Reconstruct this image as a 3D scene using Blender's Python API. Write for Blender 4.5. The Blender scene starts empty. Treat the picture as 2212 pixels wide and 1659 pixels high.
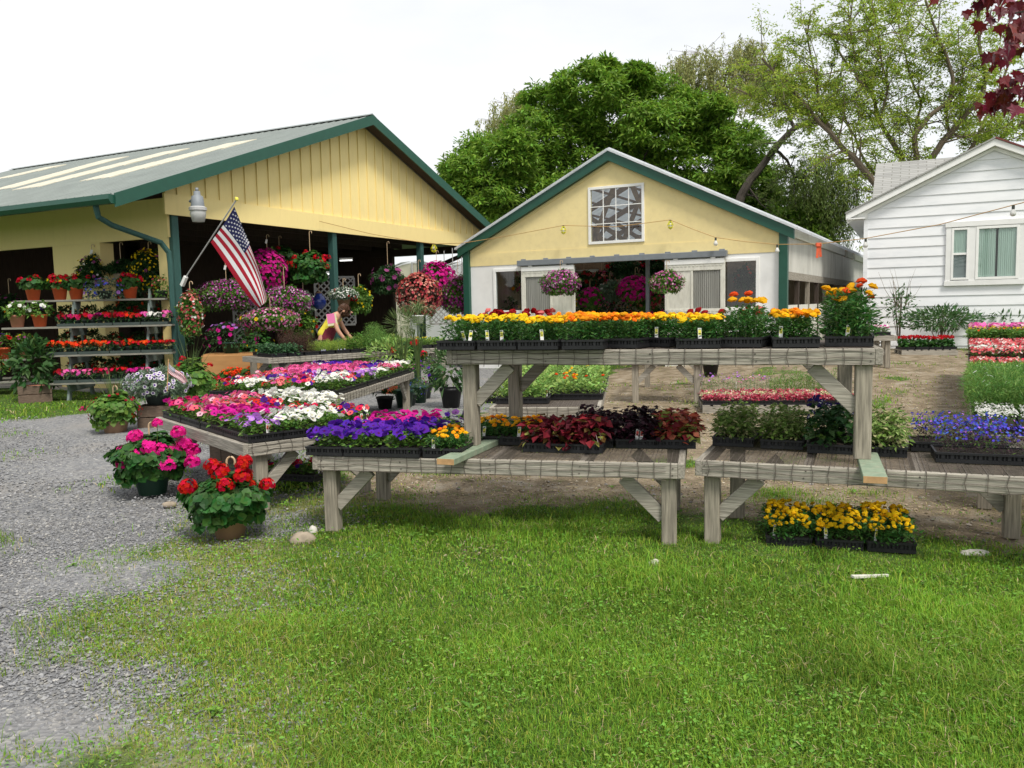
import bpy, math
import numpy as np
from math import radians, sin, cos, pi, atan2
rng = np.random.default_rng(11)
SC = bpy.context.scene
COL = SC.collection

# ---------------------------------------------------------------- camera model
EYE = np.array((0., 0., 1.5))
PITCH, ROLL, FPX = radians(5.3), radians(1.2), 1791.0
_f = np.array((0, cos(PITCH), -sin(PITCH))); _r = np.array((1., 0, 0)); _u = np.array((0, sin(PITCH), cos(PITCH)))
CR = _r*cos(ROLL) - _u*sin(ROLL)
CU = _u*cos(ROLL) + _r*sin(ROLL)

def ray(px, py):
    return _f + CR*(px-1106)/FPX + CU*(829.5-py)/FPX

def at(px, py, Y):
    d = ray(px, py)
    return EYE + d*(Y/d[1])

def ss(a, b, x):
    t = np.clip((x-a)/(b-a), 0, 1)
    return t*t*(3-2*t)

def gh(x, y):
    return 0.28*ss(10, 20, y)*ss(1, 6, x)

def gz(px, py, dz=0.0):
    d = ray(px, py); z = 0.0
    for _ in range(8):
        p = EYE + d*((z+dz-EYE[2])/d[2])
        z = float(gh(p[0], p[1]))
    return p

cam = bpy.data.cameras.new('camera'); camo = bpy.data.objects.new('camera', cam); COL.objects.link(camo)
from mathutils import Matrix, Vector
mt = Matrix.Identity(4)
for i in range(3):
    mt[i][0] = CR[i]; mt[i][1] = CU[i]; mt[i][2] = -_f[i]; mt[i][3] = EYE[i]
camo.matrix_world = mt
cam.sensor_width = 36; cam.lens = 36/2/(1106/FPX); cam.clip_end = 2000; cam.clip_start = 0.05
SC.camera = camo

# ---------------------------------------------------------------- mesh builder
class MB:
    def __init__(s): s.V = []; s.F = []; s.n = 0
    def add(s, V, F, m=0):
        V = np.asarray(V, float).reshape(-1, 3); o = s.n
        s.V.append(V); s.n += len(V)
        if F is not None: s.faces(F, m, o)
        return o
    def faces(s, F, m=0, o=0):
        F = np.asarray(F, int)
        if F.ndim == 1: F = F[None]
        if len(F): s.F.append((F+o, m))
    def build(s, name, mats, parent=None, smooth=False, bevel=0):
        me = bpy.data.meshes.new(name)
        V = np.concatenate(s.V)
        L = np.concatenate([f.ravel() for f, m in s.F]); T = np.concatenate([np.full(len(f), f.shape[1]) for f, m in s.F])
        MI = np.concatenate([np.full(len(f), m) for f, m in s.F])
        me.vertices.add(len(V)); me.vertices.foreach_set('co', V.ravel().astype(np.float32))
        me.loops.add(len(L)); me.loops.foreach_set('vertex_index', L.astype(np.int32))
        me.polygons.add(len(T)); st = np.concatenate(([0], np.cumsum(T)[:-1]))
        me.polygons.foreach_set('loop_start', st.astype(np.int32))
        me.polygons.foreach_set('material_index', MI.astype(np.int32))
        me.polygons.foreach_set('use_smooth', np.full(len(T), bool(smooth)))
        if not isinstance(mats, (list, tuple)): mats = [mats]
        for m in mats: me.materials.append(m)
        me.update(calc_edges=True); me.validate()
        o = bpy.data.objects.new(name, me); COL.objects.link(o)
        if parent is not None: o.parent = parent
        if bevel:
            b = o.modifiers.new('bevel', 'BEVEL'); b.width = bevel; b.segments = 1; b.limit_method = 'ANGLE'
        return o
    # ---- shapes
    def box(s, x0, x1, y0, y1, z0, z1, m=0):
        V = [(x, y, z) for z in (z0, z1) for y in (y0, y1) for x in (x0, x1)]
        return s.add(V, [(0, 2, 3, 1), (4, 5, 7, 6), (0, 1, 5, 4), (2, 6, 7, 3), (0, 4, 6, 2), (1, 3, 7, 5)], m)
    def beam(s, p, q, w, h, up=(0, 0, 1), m=0, w2=None, h2=None):
        p = np.array(p, float); q = np.array(q, float); d = q-p; d /= np.linalg.norm(d)
        up = np.array(up, float); sd = np.cross(d, up)
        if np.linalg.norm(sd) < 1e-6: sd = np.cross(d, (1, 0, 0))
        sd /= np.linalg.norm(sd); up = np.cross(sd, d)
        w2 = w if w2 is None else w2; h2 = h if h2 is None else h2
        V = []
        for c, ww, hh in ((p, w, h), (q, w2, h2)):
            for b in (-.5, .5):
                for a in (-.5, .5): V.append(c + sd*a*ww + up*b*hh)
        return s.add(V, [(0, 1, 3, 2), (4, 6, 7, 5), (0, 4, 5, 1), (2, 3, 7, 6), (0, 2, 6, 4), (1, 5, 7, 3)], m)
    def prism(s, poly, d, m=0):
        poly = np.array(poly, float); n = len(poly); d = np.array(d, float)
        o = s.add(np.concatenate((poly, poly+d)), None)
        i = np.arange(n); j = (i+1) % n
        s.faces(np.stack((i, j, j+n, i+n), 1), m, o)
        s.faces(i[::-1], m, o); s.faces(i+n, m, o)
    def tube(s, path, rad, n=6, m=0, cap=True):
        P = np.array(path, float); k = len(P); rad = np.broadcast_to(np.asarray(rad, float), (k,))
        T = np.gradient(P, axis=0); T /= np.linalg.norm(T, axis=1)[:, None]+1e-12
        a = np.array((0., 0, 1)) if abs(T[0][2]) < .9 else np.array((1., 0, 0))
        A = np.cross(T, a); A /= np.linalg.norm(A, axis=1)[:, None]+1e-12
        B = np.cross(T, A)
        th = np.arange(n)*2*pi/n
        V = P[:, None] + rad[:, None, None]*(A[:, None]*np.cos(th)[None, :, None] + B[:, None]*np.sin(th)[None, :, None])
        o = s.add(V, None)
        i = np.arange(k-1)[:, None]*n; j = np.arange(n)[None]; j2 = (j+1) % n
        s.faces(np.stack((i+j, i+j2, i+n+j2, i+n+j), -1).reshape(-1, 4), m, o)
        if cap and n > 2:
            s.faces(np.arange(n)[::-1], m, o); s.faces(np.arange(n)+(k-1)*n, m, o)
    def lathe(s, prof, n=16, c=(0, 0, 0), m=0):
        prof = np.array(prof, float); k = len(prof); th = np.arange(n)*2*pi/n
        V = np.stack((prof[:, 0:1]*np.cos(th), prof[:, 0:1]*np.sin(th), np.repeat(prof[:, 1:2], n, 1)), -1)+np.array(c)
        o = s.add(V, None)
        i = np.arange(k-1)[:, None]*n; j = np.arange(n)[None]; j2 = (j+1) % n
        s.faces(np.stack((i+j, i+j2, i+n+j2, i+n+j), -1).reshape(-1, 4), m, o)
    # ---- vectorised vegetation
    def leaves(s, P, D, N, L, W, m=0, fold=.15, wide=.45):
        n = len(P)
        if not n: return
        D = unit(D); S = unit(np.cross(D, N)); N2 = np.cross(S, D)
        L = np.broadcast_to(np.asarray(L, float), (n,))[:, None]; W = np.broadcast_to(np.asarray(W, float), (n,))[:, None]
        V = np.stack((P, P+D*L*wide+S*W*.5+N2*W*fold, P+D*L-N2*L*fold*.6, P+D*L*wide-S*W*.5+N2*W*fold), 1)
        b = np.arange(n)[:, None]*4
        s.add(V, np.concatenate((b+np.array((0, 1, 2)), b+np.array((0, 2, 3)))), m)
    def fans(s, P, N, r, k=5, m=0, cup=.25, wav=.25, sub=True, mc=None, rc=.3):
        """open flowers: k petals round a sunk centre; mc = material of the throat"""
        n = len(P)
        if not n: return
        N = unit(N); A = unit(np.cross(N, np.where(np.abs(N[:, 2:3]) < .9, (0., 0, 1), (1., 0, 0)))); B = np.cross(N, A)
        kk = k*2 if sub else k
        th = np.arange(kk)*2*pi/kk + rng.uniform(0, 6, (n, 1))
        rr = np.broadcast_to(np.asarray(r, float), (n,))[:, None]
        rad = rr*np.where(np.arange(kk) % 2 == 0, 1.0, 1-wav if sub else 1.0)[None]*rng.uniform(.88, 1.1, (n, kk))
        dz = rr*cup*rng.uniform(.5, 1.2, (n, kk))
        ring = P[:, None]+A[:, None]*(rad*np.cos(th))[..., None]+B[:, None]*(rad*np.sin(th))[..., None]+N[:, None]*dz[..., None]
        b = np.arange(n)[:, None, None]*(kk+1); i = np.arange(kk)[None, :, None]
        F = np.concatenate((b+0*i, b+1+i, b+1+(i+1) % kk), -1).reshape(-1, 3)
        s.add(np.concatenate((P[:, None], ring), 1), F, m)
        if mc is not None:
            ring2 = P[:, None]+(ring-P[:, None])*rc+N[:, None]*(rr*.04)[..., None]
            s.add(np.concatenate((P[:, None]+N[:, None]*(rr*.04)[..., None], ring2), 1), F, mc)
    def pompons(s, P, N, r, m=0, k=8, h=.75):
        n = len(P)
        if not n: return
        N = unit(N); A = unit(np.cross(N, np.where(np.abs(N[:, 2:3]) < .9, (0., 0, 1), (1., 0, 0)))); B = np.cross(N, A)
        rr = np.broadcast_to(np.asarray(r, float), (n,))
        rings = []
        for q, (fr, fz) in enumerate(((.55, -.25), (1, .0), (.82, .32), (.45, .62))):
            th = np.arange(k)*2*pi/k + q*.4 + rng.uniform(0, .3, (n, 1))
            jr = rng.uniform(.8, 1.15, (n, k)); jz = rng.uniform(-.13, .13, (n, k))
            rings.append(P[:, None]+A[:, None]*(rr[:, None]*fr*jr*np.cos(th))[..., None]+B[:, None]*(rr[:, None]*fr*jr*np.sin(th))[..., None]+N[:, None]*(rr[:, None]*(fz*h/.75+jz))[..., None])
        V = np.concatenate(rings+[(P+N*(rr*h*.85)[:, None])[:, None]], 1)
        b = np.arange(n)[:, None, None]*(4*k+1); i = np.arange(k)[None, :, None]; i2 = (i+1) % k
        o = s.add(V, None)
        for q in range(3):
            s.faces(np.concatenate((b+q*k+i, b+q*k+i2, b+(q+1)*k+i2, b+(q+1)*k+i), -1).reshape(-1, 4), m, o)
        s.faces(np.concatenate((b+3*k+i, b+3*k+i2, b+4*k+0*i), -1).reshape(-1, 3), m, o)
    def umbels(s, P, R, m=0, nf=26, fr=.34):
        """round geranium heads made of small five-petalled florets"""
        n = len(P); R = np.broadcast_to(np.asarray(R, float), (n,))
        d = unit(rng.normal(size=(n, nf, 3))); d[..., 2] = np.abs(d[..., 2])*1.0-.35; d = unit(d)
        C = P[:, None]+d*R[:, None, None]*rng.uniform(.75, 1.0, (n, nf, 1))
        s.fans(C.reshape(-1, 3), d.reshape(-1, 3), np.repeat(R*fr, nf)*rng.uniform(.8, 1.2, n*nf), 5, m, cup=.15, wav=.35)

def unit(v):
    v = np.asarray(v, float)
    return v/(np.linalg.norm(v, axis=-1, keepdims=True)+1e-12)

def rdir(n, up=0.0):
    d = rng.normal(size=(n, 3)); d[:, 2] += up
    return unit(d)

# ---------------------------------------------------------------- objects
def tag(o, label, cat, group=None, kind=None):
    if label: o['label'] = label
    if label and len(label.split()) > 16: print('LONG', len(label.split()), label)
    if cat: o['category'] = cat
    if group: o['group'] = group
    if kind: o['kind'] = kind
    return o

def thing(name, label, cat, loc=(0, 0, 0), rz=0, group=None):
    o = bpy.data.objects.new(name, None); COL.objects.link(o)
    o.location = tuple(float(v) for v in loc); o.rotation_euler = (0, 0, rz)
    o.empty_display_size = .1
    return tag(o, label, cat, group)

def dup(root, loc, rz=0, label=None, group=None, scale=None):
    c = root.copy(); COL.objects.link(c); c.location = tuple(float(v) for v in loc); c.rotation_euler = (0, 0, rz)
    if label: tag(c, label, None)
    if group: c['group'] = group
    if scale is not None: c.scale = scale
    for ch in root.children:
        d = ch.copy(); COL.objects.link(d); d.parent = c
        for g in ch.children:
            e = g.copy(); COL.objects.link(e); e.parent = d
    return c

# ---------------------------------------------------------------- materials
def hexl(h):
    v = [int(h[i:i+2], 16)/255 for i in (0, 2, 4)]
    return tuple((x/12.92 if x <= .04045 else ((x+.055)/1.055)**2.4) for x in v)

def mk(name, col, rough=.6, var=.15, scale=6., st=(1, 1, 1), isl=0., hue=0., trans=0., bump=0., spec=.3, metal=0., dirt=None, dirts=1.5, dirtf=.5, ramp=None, streak=None):
    m = bpy.data.materials.new(name); m.use_nodes = True; nt = m.node_tree; N = nt.nodes; Lk = nt.links
    b = N['Principled BSDF']; out = N['Material Output']
    b.inputs['Roughness'].default_value = rough; b.inputs['Metallic'].default_value = metal
    b.inputs['Specular IOR Level'].default_value = spec
    tc = N.new('ShaderNodeTexCoord'); mp = N.new('ShaderNodeMapping'); mp.inputs['Scale'].default_value = st
    Lk.new(tc.outputs['Object'], mp.inputs['Vector'])
    oi = N.new('ShaderNodeObjectInfo'); vm = N.new('ShaderNodeVectorMath'); vm.operation = 'SCALE'; vm.inputs[0].default_value = (37, 23, 41); Lk.new(oi.outputs['Random'], vm.inputs['Scale']); Lk.new(vm.outputs[0], mp.inputs['Location'])
    nz = N.new('ShaderNodeTexNoise'); nz.inputs['Scale'].default_value = scale; nz.inputs['Detail'].default_value = 5
    Lk.new(mp.outputs[0], nz.inputs['Vector'])
    geo = N.new('ShaderNodeNewGeometry')
    if ramp:
        cr = N.new('ShaderNodeValToRGB'); cr.color_ramp.interpolation = 'CONSTANT'
        el = cr.color_ramp.elements
        while len(el) < len(ramp): el.new(.5)
        for i, c in enumerate(ramp): el[i].position = i/len(ramp); el[i].color = (*c, 1)
        Lk.new(geo.outputs['Random Per Island'], cr.inputs[0]); src = cr.outputs[0]
    else:
        rg = N.new('ShaderNodeRGB'); rg.outputs[0].default_value = (*col, 1); src = rg.outputs[0]
    if dirt is not None:
        n2 = N.new('ShaderNodeTexNoise'); n2.inputs['Scale'].default_value = dirts; n2.inputs['Detail'].default_value = 8; n2.inputs['Roughness'].default_value = .65
        Lk.new(mp.outputs[0], n2.inputs['Vector'])
        rp = N.new('ShaderNodeMapRange'); rp.inputs[1].default_value = .48; rp.inputs[2].default_value = .72; rp.inputs[3].default_value = 0; rp.inputs[4].default_value = dirtf
        Lk.new(n2.outputs[0], rp.inputs[0])
        mx = N.new('ShaderNodeMix'); mx.data_type = 'RGBA'; Lk.new(rp.outputs[0], mx.inputs[0]); Lk.new(src, mx.inputs[6]); mx.inputs[7].default_value = (*dirt, 1); src = mx.outputs[2]
    hs = N.new('ShaderNodeHueSaturation')
    mr = N.new('ShaderNodeMapRange'); mr.inputs[1].default_value = .25; mr.inputs[2].default_value = .75; mr.inputs[3].default_value = 1-var; mr.inputs[4].default_value = 1+var
    Lk.new(nz.outputs[0], mr.inputs[0]); val = mr.outputs[0]
    if isl or hue:
        wn = N.new('ShaderNodeTexWhiteNoise'); wn.noise_dimensions = '1D'; Lk.new(geo.outputs['Random Per Island'], wn.inputs['W'])
        m2 = N.new('ShaderNodeMapRange'); m2.inputs[3].default_value = 1-isl; m2.inputs[4].default_value = 1+isl; Lk.new(wn.outputs['Value'], m2.inputs[0])
        ml = N.new('ShaderNodeMath'); ml.operation = 'MULTIPLY'; Lk.new(val, ml.inputs[0]); Lk.new(m2.outputs[0], ml.inputs[1]); val = ml.outputs[0]
        m3 = N.new('ShaderNodeMapRange'); m3.inputs[3].default_value = .5-hue; m3.inputs[4].default_value = .5+hue
        Lk.new(geo.outputs['Random Per Island'], m3.inputs[0]); Lk.new(m3.outputs[0], hs.inputs['Hue'])
    Lk.new(val, hs.inputs['Value']); Lk.new(src, hs.inputs['Color'])
    Lk.new(hs.outputs[0], b.inputs['Base Color'])
    if bump:
        bp = N.new('ShaderNodeBump'); bp.inputs['Strength'].default_value = bump; bp.inputs['Distance'].default_value = .01
        Lk.new(nz.outputs[0], bp.inputs['Height']); Lk.new(bp.outputs[0], b.inputs['Normal'])
    if trans:
        tr = N.new('ShaderNodeBsdfTranslucent'); Lk.new(hs.outputs[0], tr.inputs['Color'])
        ms = N.new('ShaderNodeMixShader'); ms.inputs[0].default_value = trans
        Lk.new(b.outputs[0], ms.inputs[1]); Lk.new(tr.outputs[0], ms.inputs[2]); Lk.new(ms.outputs[0], out.inputs['Surface'])
    return m

def leafm(name, col, isl=.35, hue=.03, trans=.35, rough=.55):
    return mk(name, col, rough=rough, var=.12, scale=4, isl=isl, hue=hue, trans=trans, spec=.35)

def petal(name, col, isl=.22, hue=.012, trans=.35, ramp=None):
    return mk(name, col, rough=.7, var=.1, scale=9, isl=isl, hue=hue, trans=trans, spec=.15, ramp=ramp)

def glassm(name, tint=(.9, .95, .95), rough=.02, refl=1.0):
    m = bpy.data.materials.new(name); m.use_nodes = True; nt = m.node_tree; N = nt.nodes; Lk = nt.links
    N.remove(N['Principled BSDF'])
    t = N.new('ShaderNodeBsdfTransparent'); t.inputs[0].default_value = (*tint, 1)
    g = N.new('ShaderNodeBsdfGlossy'); g.inputs['Roughness'].default_value = rough
    lw = N.new('ShaderNodeLayerWeight'); lw.inputs[0].default_value = .5; pw = N.new('ShaderNodeMath'); pw.operation = 'POWER'; Lk.new(lw.outputs['Facing'], pw.inputs[0]); pw.inputs[1].default_value = 4
    f = N.new('ShaderNodeMath'); f.operation = 'MULTIPLY_ADD'; Lk.new(pw.outputs[0], f.inputs[0]); f.inputs[1].default_value = .9; f.inputs[2].default_value = .05
    ml = N.new('ShaderNodeMath'); ml.operation = 'MULTIPLY'; ml.inputs[1].default_value = refl; ml.use_clamp = True
    nz = N.new('ShaderNodeTexNoise'); nz.inputs['Scale'].default_value = 1.5
    bp = N.new('ShaderNodeBump'); bp.inputs['Strength'].default_value = .05; Lk.new(nz.outputs[0], bp.inputs['Height']); Lk.new(bp.outputs[0], g.inputs['Normal'])
    ms = N.new('ShaderNodeMixShader'); Lk.new(f.outputs[0], ml.inputs[0]); Lk.new(ml.outputs[0], ms.inputs[0]); Lk.new(t.outputs[0], ms.inputs[1]); Lk.new(g.outputs[0], ms.inputs[2])
    Lk.new(ms.outputs[0], N['Material Output'].inputs['Surface'])
    return m

def sheetm(name, col, trans=.5, tintmix=.0, var=.1, scale=3, st=(1, 1, 1)):
    """translucent plastic sheet"""
    return mk(name, col, rough=.35, var=var, scale=scale, st=st, trans=trans, spec=.4)

X = {}
X['wood_x'] = mk('weathered_wood_along_x', (.33, .305, .26), .85, .45, 5, (1.2, 14, 22), bump=.5, dirt=(.17, .15, .12), dirts=2.4, dirtf=.6, spec=.1)
X['wood_y'] = mk('weathered_wood_along_y', (.30, .275, .235), .85, .34, 5, (14, 1.2, 22), bump=.5, dirt=(.17, .15, .12), dirts=2.4, dirtf=.6, spec=.1)
X['wood_z'] = mk('weathered_wood_upright', (.285, .255, .205), .85, .42, 5, (16, 16, 1.1), bump=.5, dirt=(.15, .135, .11), dirts=2.2, dirtf=.6, spec=.1)
X['wood_dark'] = mk('dark_end_grain', (.13, .115, .1), .9, .3, 20, bump=.4)
X['wood_green'] = mk('pale_green_painted_plank', (.21, .27, .19), .75, .2, 10, (2, 2, 2), dirt=(.35, .33, .24), dirts=9, dirtf=.5, bump=.2)
X['wood_raw'] = mk('raw_timber_end', (.45, .27, .13), .8, .2, 30)
X['wire'] = mk('rusty_wire', (.125, .105, .09), .6, .3, 30, spec=.3, metal=.4)
X['yellow'] = mk('yellow_painted_board', (.83, .675, .30), .6, .06, 3, (2, 2, .6), bump=.05, dirt=(.66, .53, .24), dirts=3, dirtf=.5)
X['green'] = mk('dark_green_trim', (.014, .075, .05), .4, .1, 6, spec=.4)
X['greenpost'] = mk('blue_green_post_paint', (.03, .085, .075), .6, .15, 6, (4, 4, 1))
X['roof'] = mk('green_grey_metal_roof', (.17, .195, .182), .42, .12, 2, spec=.6, dirt=(.22, .25, .23), dirts=1.2, dirtf=.4)
X['skylight'] = mk('cream_roof_sheet', (.72, .68, .55), .5, .1, 4, trans=.25)
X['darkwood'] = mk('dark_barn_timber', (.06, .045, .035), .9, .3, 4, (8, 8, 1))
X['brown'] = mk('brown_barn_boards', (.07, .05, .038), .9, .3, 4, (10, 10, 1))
X['concrete'] = mk('concrete', (.34, .32, .29), .9, .15, 4, dirt=(.2, .19, .17))
X['white'] = mk('white_paint', (.78, .78, .77), .55, .04, 4, dirt=(.62, .62, .6), dirts=2.2, dirtf=.4)
X['whitew'] = mk('white_painted_wood', (.80, .80, .78), .55, .04, 6)
X['creamw'] = mk('weathered_white_wood', (.66, .65, .58), .7, .1, 6, (3, 3, 1), dirt=(.45, .43, .36), dirts=4)
X['grey'] = mk('grey_steel', (.2, .22, .24), .6, .1, 8, metal=.15, spec=.4)
X['alu'] = mk('dull_aluminium', (.45, .45, .45), .55, .1, 8, metal=.3)
X['lampglass'] = mk('ribbed_lamp_glass', (.7, .71, .7), .25, .1, 6, trans=.4)
X['glass'] = glassm('window_glass', refl=1.6)
X['glassdark'] = glassm('house_window_glass', (.75, .82, .8), refl=1.3)
X['fibre'] = mk('corrugated_fibreglass', (.68, .67, .62), .45, .12, 2.5, (1, 1, .3), trans=.3, dirt=(.36, .34, .29), dirts=3, dirtf=.55)
X['fibred'] = mk('grey_corrugated_sheet', (.44, .44, .41), .4, .15, 2.5, (6, 6, .4), trans=.5)
X['polyroof'] = mk('pale_roof_sheet', (.74, .76, .78), .4, .08, 3, trans=.6)
X['poly'] = mk('white_poly_film', (.82, .83, .84), .45, .05, 1, trans=.35)
X['polycream'] = mk('cream_end_sheet', (.66, .63, .50), .5, .08, 2, trans=.25)
X['black'] = mk('black_plastic', (.012, .012, .014), .5, .3, 10, spec=.4)
X['soil'] = mk('potting_soil', (.03, .022, .016), .95, .4, 60)
X['terra'] = mk('orange_plastic_pot', (.62, .11, .035), .5, .1, 8, spec=.4)
X['tan'] = mk('tan_plastic_pot', (.38, .235, .15), .55, .12, 8, spec=.4)
X['clay'] = mk('faded_clay_pot', (.52, .23, .15), .7, .12, 8)
X['potgreen'] = mk('dark_green_pot', (.012, .05, .03), .35, .1, 8, spec=.5)
X['potgrey'] = mk('grey_green_pot', (.045, .06, .055), .55, .15, 8)
X['shelf'] = mk('grey_green_shelf_paint', (.15, .19, .175), .8, .2, 5, (2, 6, 6), dirt=(.24, .24, .21), dirts=4)
X['shelfboard'] = mk('worn_shelf_board', (.20, .195, .165), .85, .3, 5, (1.5, 10, 12))
X['crate'] = mk('old_crate_board', (.135, .095, .07), .85, .3, 5, (4, 4, 14))
X['ply'] = mk('orange_plywood', (.36, .19, .07), .7, .12, 5, (1, 1, 4))
X['hook'] = mk('tan_plastic_hook', (.5, .36, .22), .45, .1, 8, spec=.5)
X['hookgreen'] = mk('green_plastic_hook', (.03, .1, .06), .45, .1, 8, spec=.5)
X['tagw'] = mk('white_label_card', (.8, .8, .78), .5, .03, 5)
X['tagy'] = mk('yellow_label_picture', (.75, .68, .1), .5, .15, 60)
X['tagr'] = mk('red_label_picture', (.5, .06, .05), .5, .3, 90)
X['tagb'] = mk('blue_label_picture', (.12, .1, .45), .5, .3, 90)
X['tagk'] = mk('dark_label_print', (.05, .06, .05), .5, .2, 60)
X['bark'] = mk('grey_brown_bark', (.055, .046, .038), .95, .35, 6, (8, 8, 1.5), bump=.6)
X['barkpale'] = mk('pale_brown_bark', (.15, .118, .085), .95, .3, 6, (8, 8, 1.5), bump=.5)
X['stone'] = mk('pale_field_stone', (.30, .25, .19), .9, .3, 14, bump=.8)
X['stonew'] = mk('white_stone', (.55, .53, .48), .85, .1, 6)
X['siding'] = mk('white_house_siding', (.80, .81, .83), .5, .03, 3, (1, 1, 4), dirt=(.60, .63, .67), dirts=1.1, dirtf=.5)
X['shingle'] = None
X['curtain'] = mk('pale_green_curtain', (.70, .80, .74), .9, .06, 6, (6, 6, .3), trans=.2)
X['curtaingrey'] = mk('grey_window_screen', (.30, .32, .33), .9, .1, 6)
X['darkroom'] = mk('dark_room', (.03, .03, .03), .9, .2, 3)
X['orangecord'] = mk('orange_flex', (.45, .27, .10), .5, .1, 5)
X['bulb'] = mk('frosted_bulb_glass', (.82, .82, .8), .15, .02, 5, trans=.3, spec=.6)
X['cageyellow'] = mk('yellow_lamp_cage', (.70, .66, .03), .4, .05, 5)
X['ribbon'] = mk('orange_ribbon', (.75, .14, .06), .6, .1, 5, trans=.2)
X['lattice'] = mk('grey_white_lattice', (.34, .34, .33), .7, .08, 5)
X['basketpot'] = mk('beige_basket_pot', (.5, .42, .32), .6, .1, 6)
X['wicker'] = mk('brown_wicker', (.20, .12, .065), .8, .35, 30, (1, 1, 3))
# ---------------------------------------------------------------- light and sky
w = bpy.data.worlds.new('World'); SC.world = w; w.use_nodes = True
nt = w.node_tree; bg = nt.nodes['Background']
SUN_EL, SUN_AZ = radians(57), radians(152)      # compass-like: direction the light comes FROM, measured from +Y clockwise
sk = nt.nodes.new('ShaderNodeTexSky'); sk.sky_type = 'NISHITA'; sk.sun_disc = False
sk.sun_elevation = SUN_EL; sk.sun_rotation = SUN_AZ; sk.air_density = 1.0; sk.dust_density = 1.5
tc = nt.nodes.new('ShaderNodeTexCoord')
mp = nt.nodes.new('ShaderNodeMapping'); mp.inputs['Scale'].default_value = (1, 1, 2.6); mp.inputs['Location'].default_value = (.3, .1, 0)
nt.links.new(tc.outputs['Generated'], mp.inputs[0])
nz = nt.nodes.new('ShaderNodeTexNoise'); nz.inputs['Scale'].default_value = 1.7; nz.inputs['Detail'].default_value = 7; nz.inputs['Roughness'].default_value = .55
nt.links.new(mp.outputs[0], nz.inputs['Vector'])
rp = nt.nodes.new('ShaderNodeMapRange'); rp.inputs[1].default_value = .36; rp.inputs[2].default_value = .56; rp.inputs[3].default_value = .8; rp.inputs[4].default_value = .98
nt.links.new(nz.outputs[0], rp.inputs[0])
mx = nt.nodes.new('ShaderNodeMix'); mx.data_type = 'RGBA'
nt.links.new(rp.outputs[0], mx.inputs[0]); nt.links.new(sk.outputs[0], mx.inputs[6]); mx.inputs[7].default_value = (7.5, 7.6, 7.7, 1)
nt.links.new(mx.outputs[2], bg.inputs[0]); bg.inputs[1].default_value = .1
sun = bpy.data.lights.new('sun', 'SUN'); sun.energy = 2.7; sun.angle = radians(15); sun.color = (1, .95, .86)
so = bpy.data.objects.new('sun', sun); COL.objects.link(so)
sd = Vector((sin(SUN_AZ)*cos(SUN_EL), cos(SUN_AZ)*cos(SUN_EL), sin(SUN_EL)))
so.rotation_euler = sd.to_track_quat('Z', 'Y').to_euler(); so.location = sd*40
vs = SC.view_settings; vs.view_transform = 'Standard'; vs.look = 'None'; vs.gamma = 1; vs.use_curve_mapping = False; vs.exposure = 0.5
SC.cycles.max_bounces = 6; SC.cycles.transparent_max_bounces = 12
SC.cycles.use_denoising = True

# ---------------------------------------------------------------- ground
def inpoly(X_, Y_, poly):
    r = np.zeros(X_.shape, bool); n = len(poly)
    for i in range(n):
        x1, y1 = poly[i]; x2, y2 = poly[(i+1) % n]
        c = ((y1 > Y_) != (y2 > Y_)) & (X_ < (x2-x1)*(Y_-y1)/(y2-y1+1e-12)+x1)
        r ^= c
    return r
def pxpoly(pts): return [tuple(gz(*p)[:2]) for p in pts]
GX = np.arange(-12, 12.01, .1); GY = np.arange(1, 22.01, .1)
gX, gY = np.meshgrid(GX, GY, indexing='ij')
def blur(a, k):
    for _ in range(k):
        a = (np.roll(a, 1, 0)+np.roll(a, -1, 0)+a*2)/4; a = (np.roll(a, 1, 1)+np.roll(a, -1, 1)+a*2)/4
    return a
gravel = inpoly(gX, gY, pxpoly([(-500, 2100), (150, 1900), (130, 1660), (140, 1560), (160, 1460), (190, 1350), (230, 1250), (315, 1195), (385, 1145), (440, 1095), (525, 1055), (620, 1000), (760, 960), (1000, 900), (1080, 885), (1100, 800), (900, 770), (600, 780), (320, 860), (220, 893), (100, 903), (-300, 925), (-1300, 960), (-1500, 1200)])).astype(float)
dirt = inpoly(gX, gY, pxpoly([(760, 1085), (1000, 1105), (1300, 1085), (1600, 1120), (1800, 1170), (2330, 1160), (2330, 800), (2080, 745), (1900, 745), (1400, 770), (1100, 880), (900, 930), (780, 1000)])).astype(float)
sparse = inpoly(gX, gY, pxpoly([(60, 1660), (95, 1560), (120, 1460), (165, 1350), (190, 1240), (280, 1180), (400, 1090), (620, 1000), (760, 1040), (700, 1200), (640, 1250), (600, 1350), (640, 1500), (700, 1800), (60, 1900)])).astype(float)
worn = inpoly(gX, gY, pxpoly([(960, 1180), (1060, 1165), (1090, 1215), (990, 1230)])).astype(float)
def patch(k):
    q = blur(rng.normal(size=gX.shape), k); return q/q.std()
nA, nB, nC = patch(3)*.5+patch(14)*.6, patch(3)*.5+patch(16)*.6, patch(4)*.5+patch(18)*.7
gravel = np.clip(blur(gravel, 10)+nA*.13*(4*blur(gravel, 16)*(1-blur(gravel, 16)))+np.clip(nA-.1, 0, .8)*blur(sparse, 10)*.72, 0, 1)
dirt = np.clip(blur(dirt, 10)+nB*.30*(4*blur(dirt, 30)*(1-blur(dirt, 30)))-.55*np.clip(nC-.7, 0, 1)*dirt, 0, 1)
sparse = np.clip(blur(sparse, 20)*(1+nC*.45), 0, 1); worn = blur(worn, 4)
gravel = np.where(gY > 1, gravel, 0); gravel[(gX < -1.2) & (gY < 1.8)] = 1
dirt = np.clip(dirt+worn*.8, 0, 1)
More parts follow.
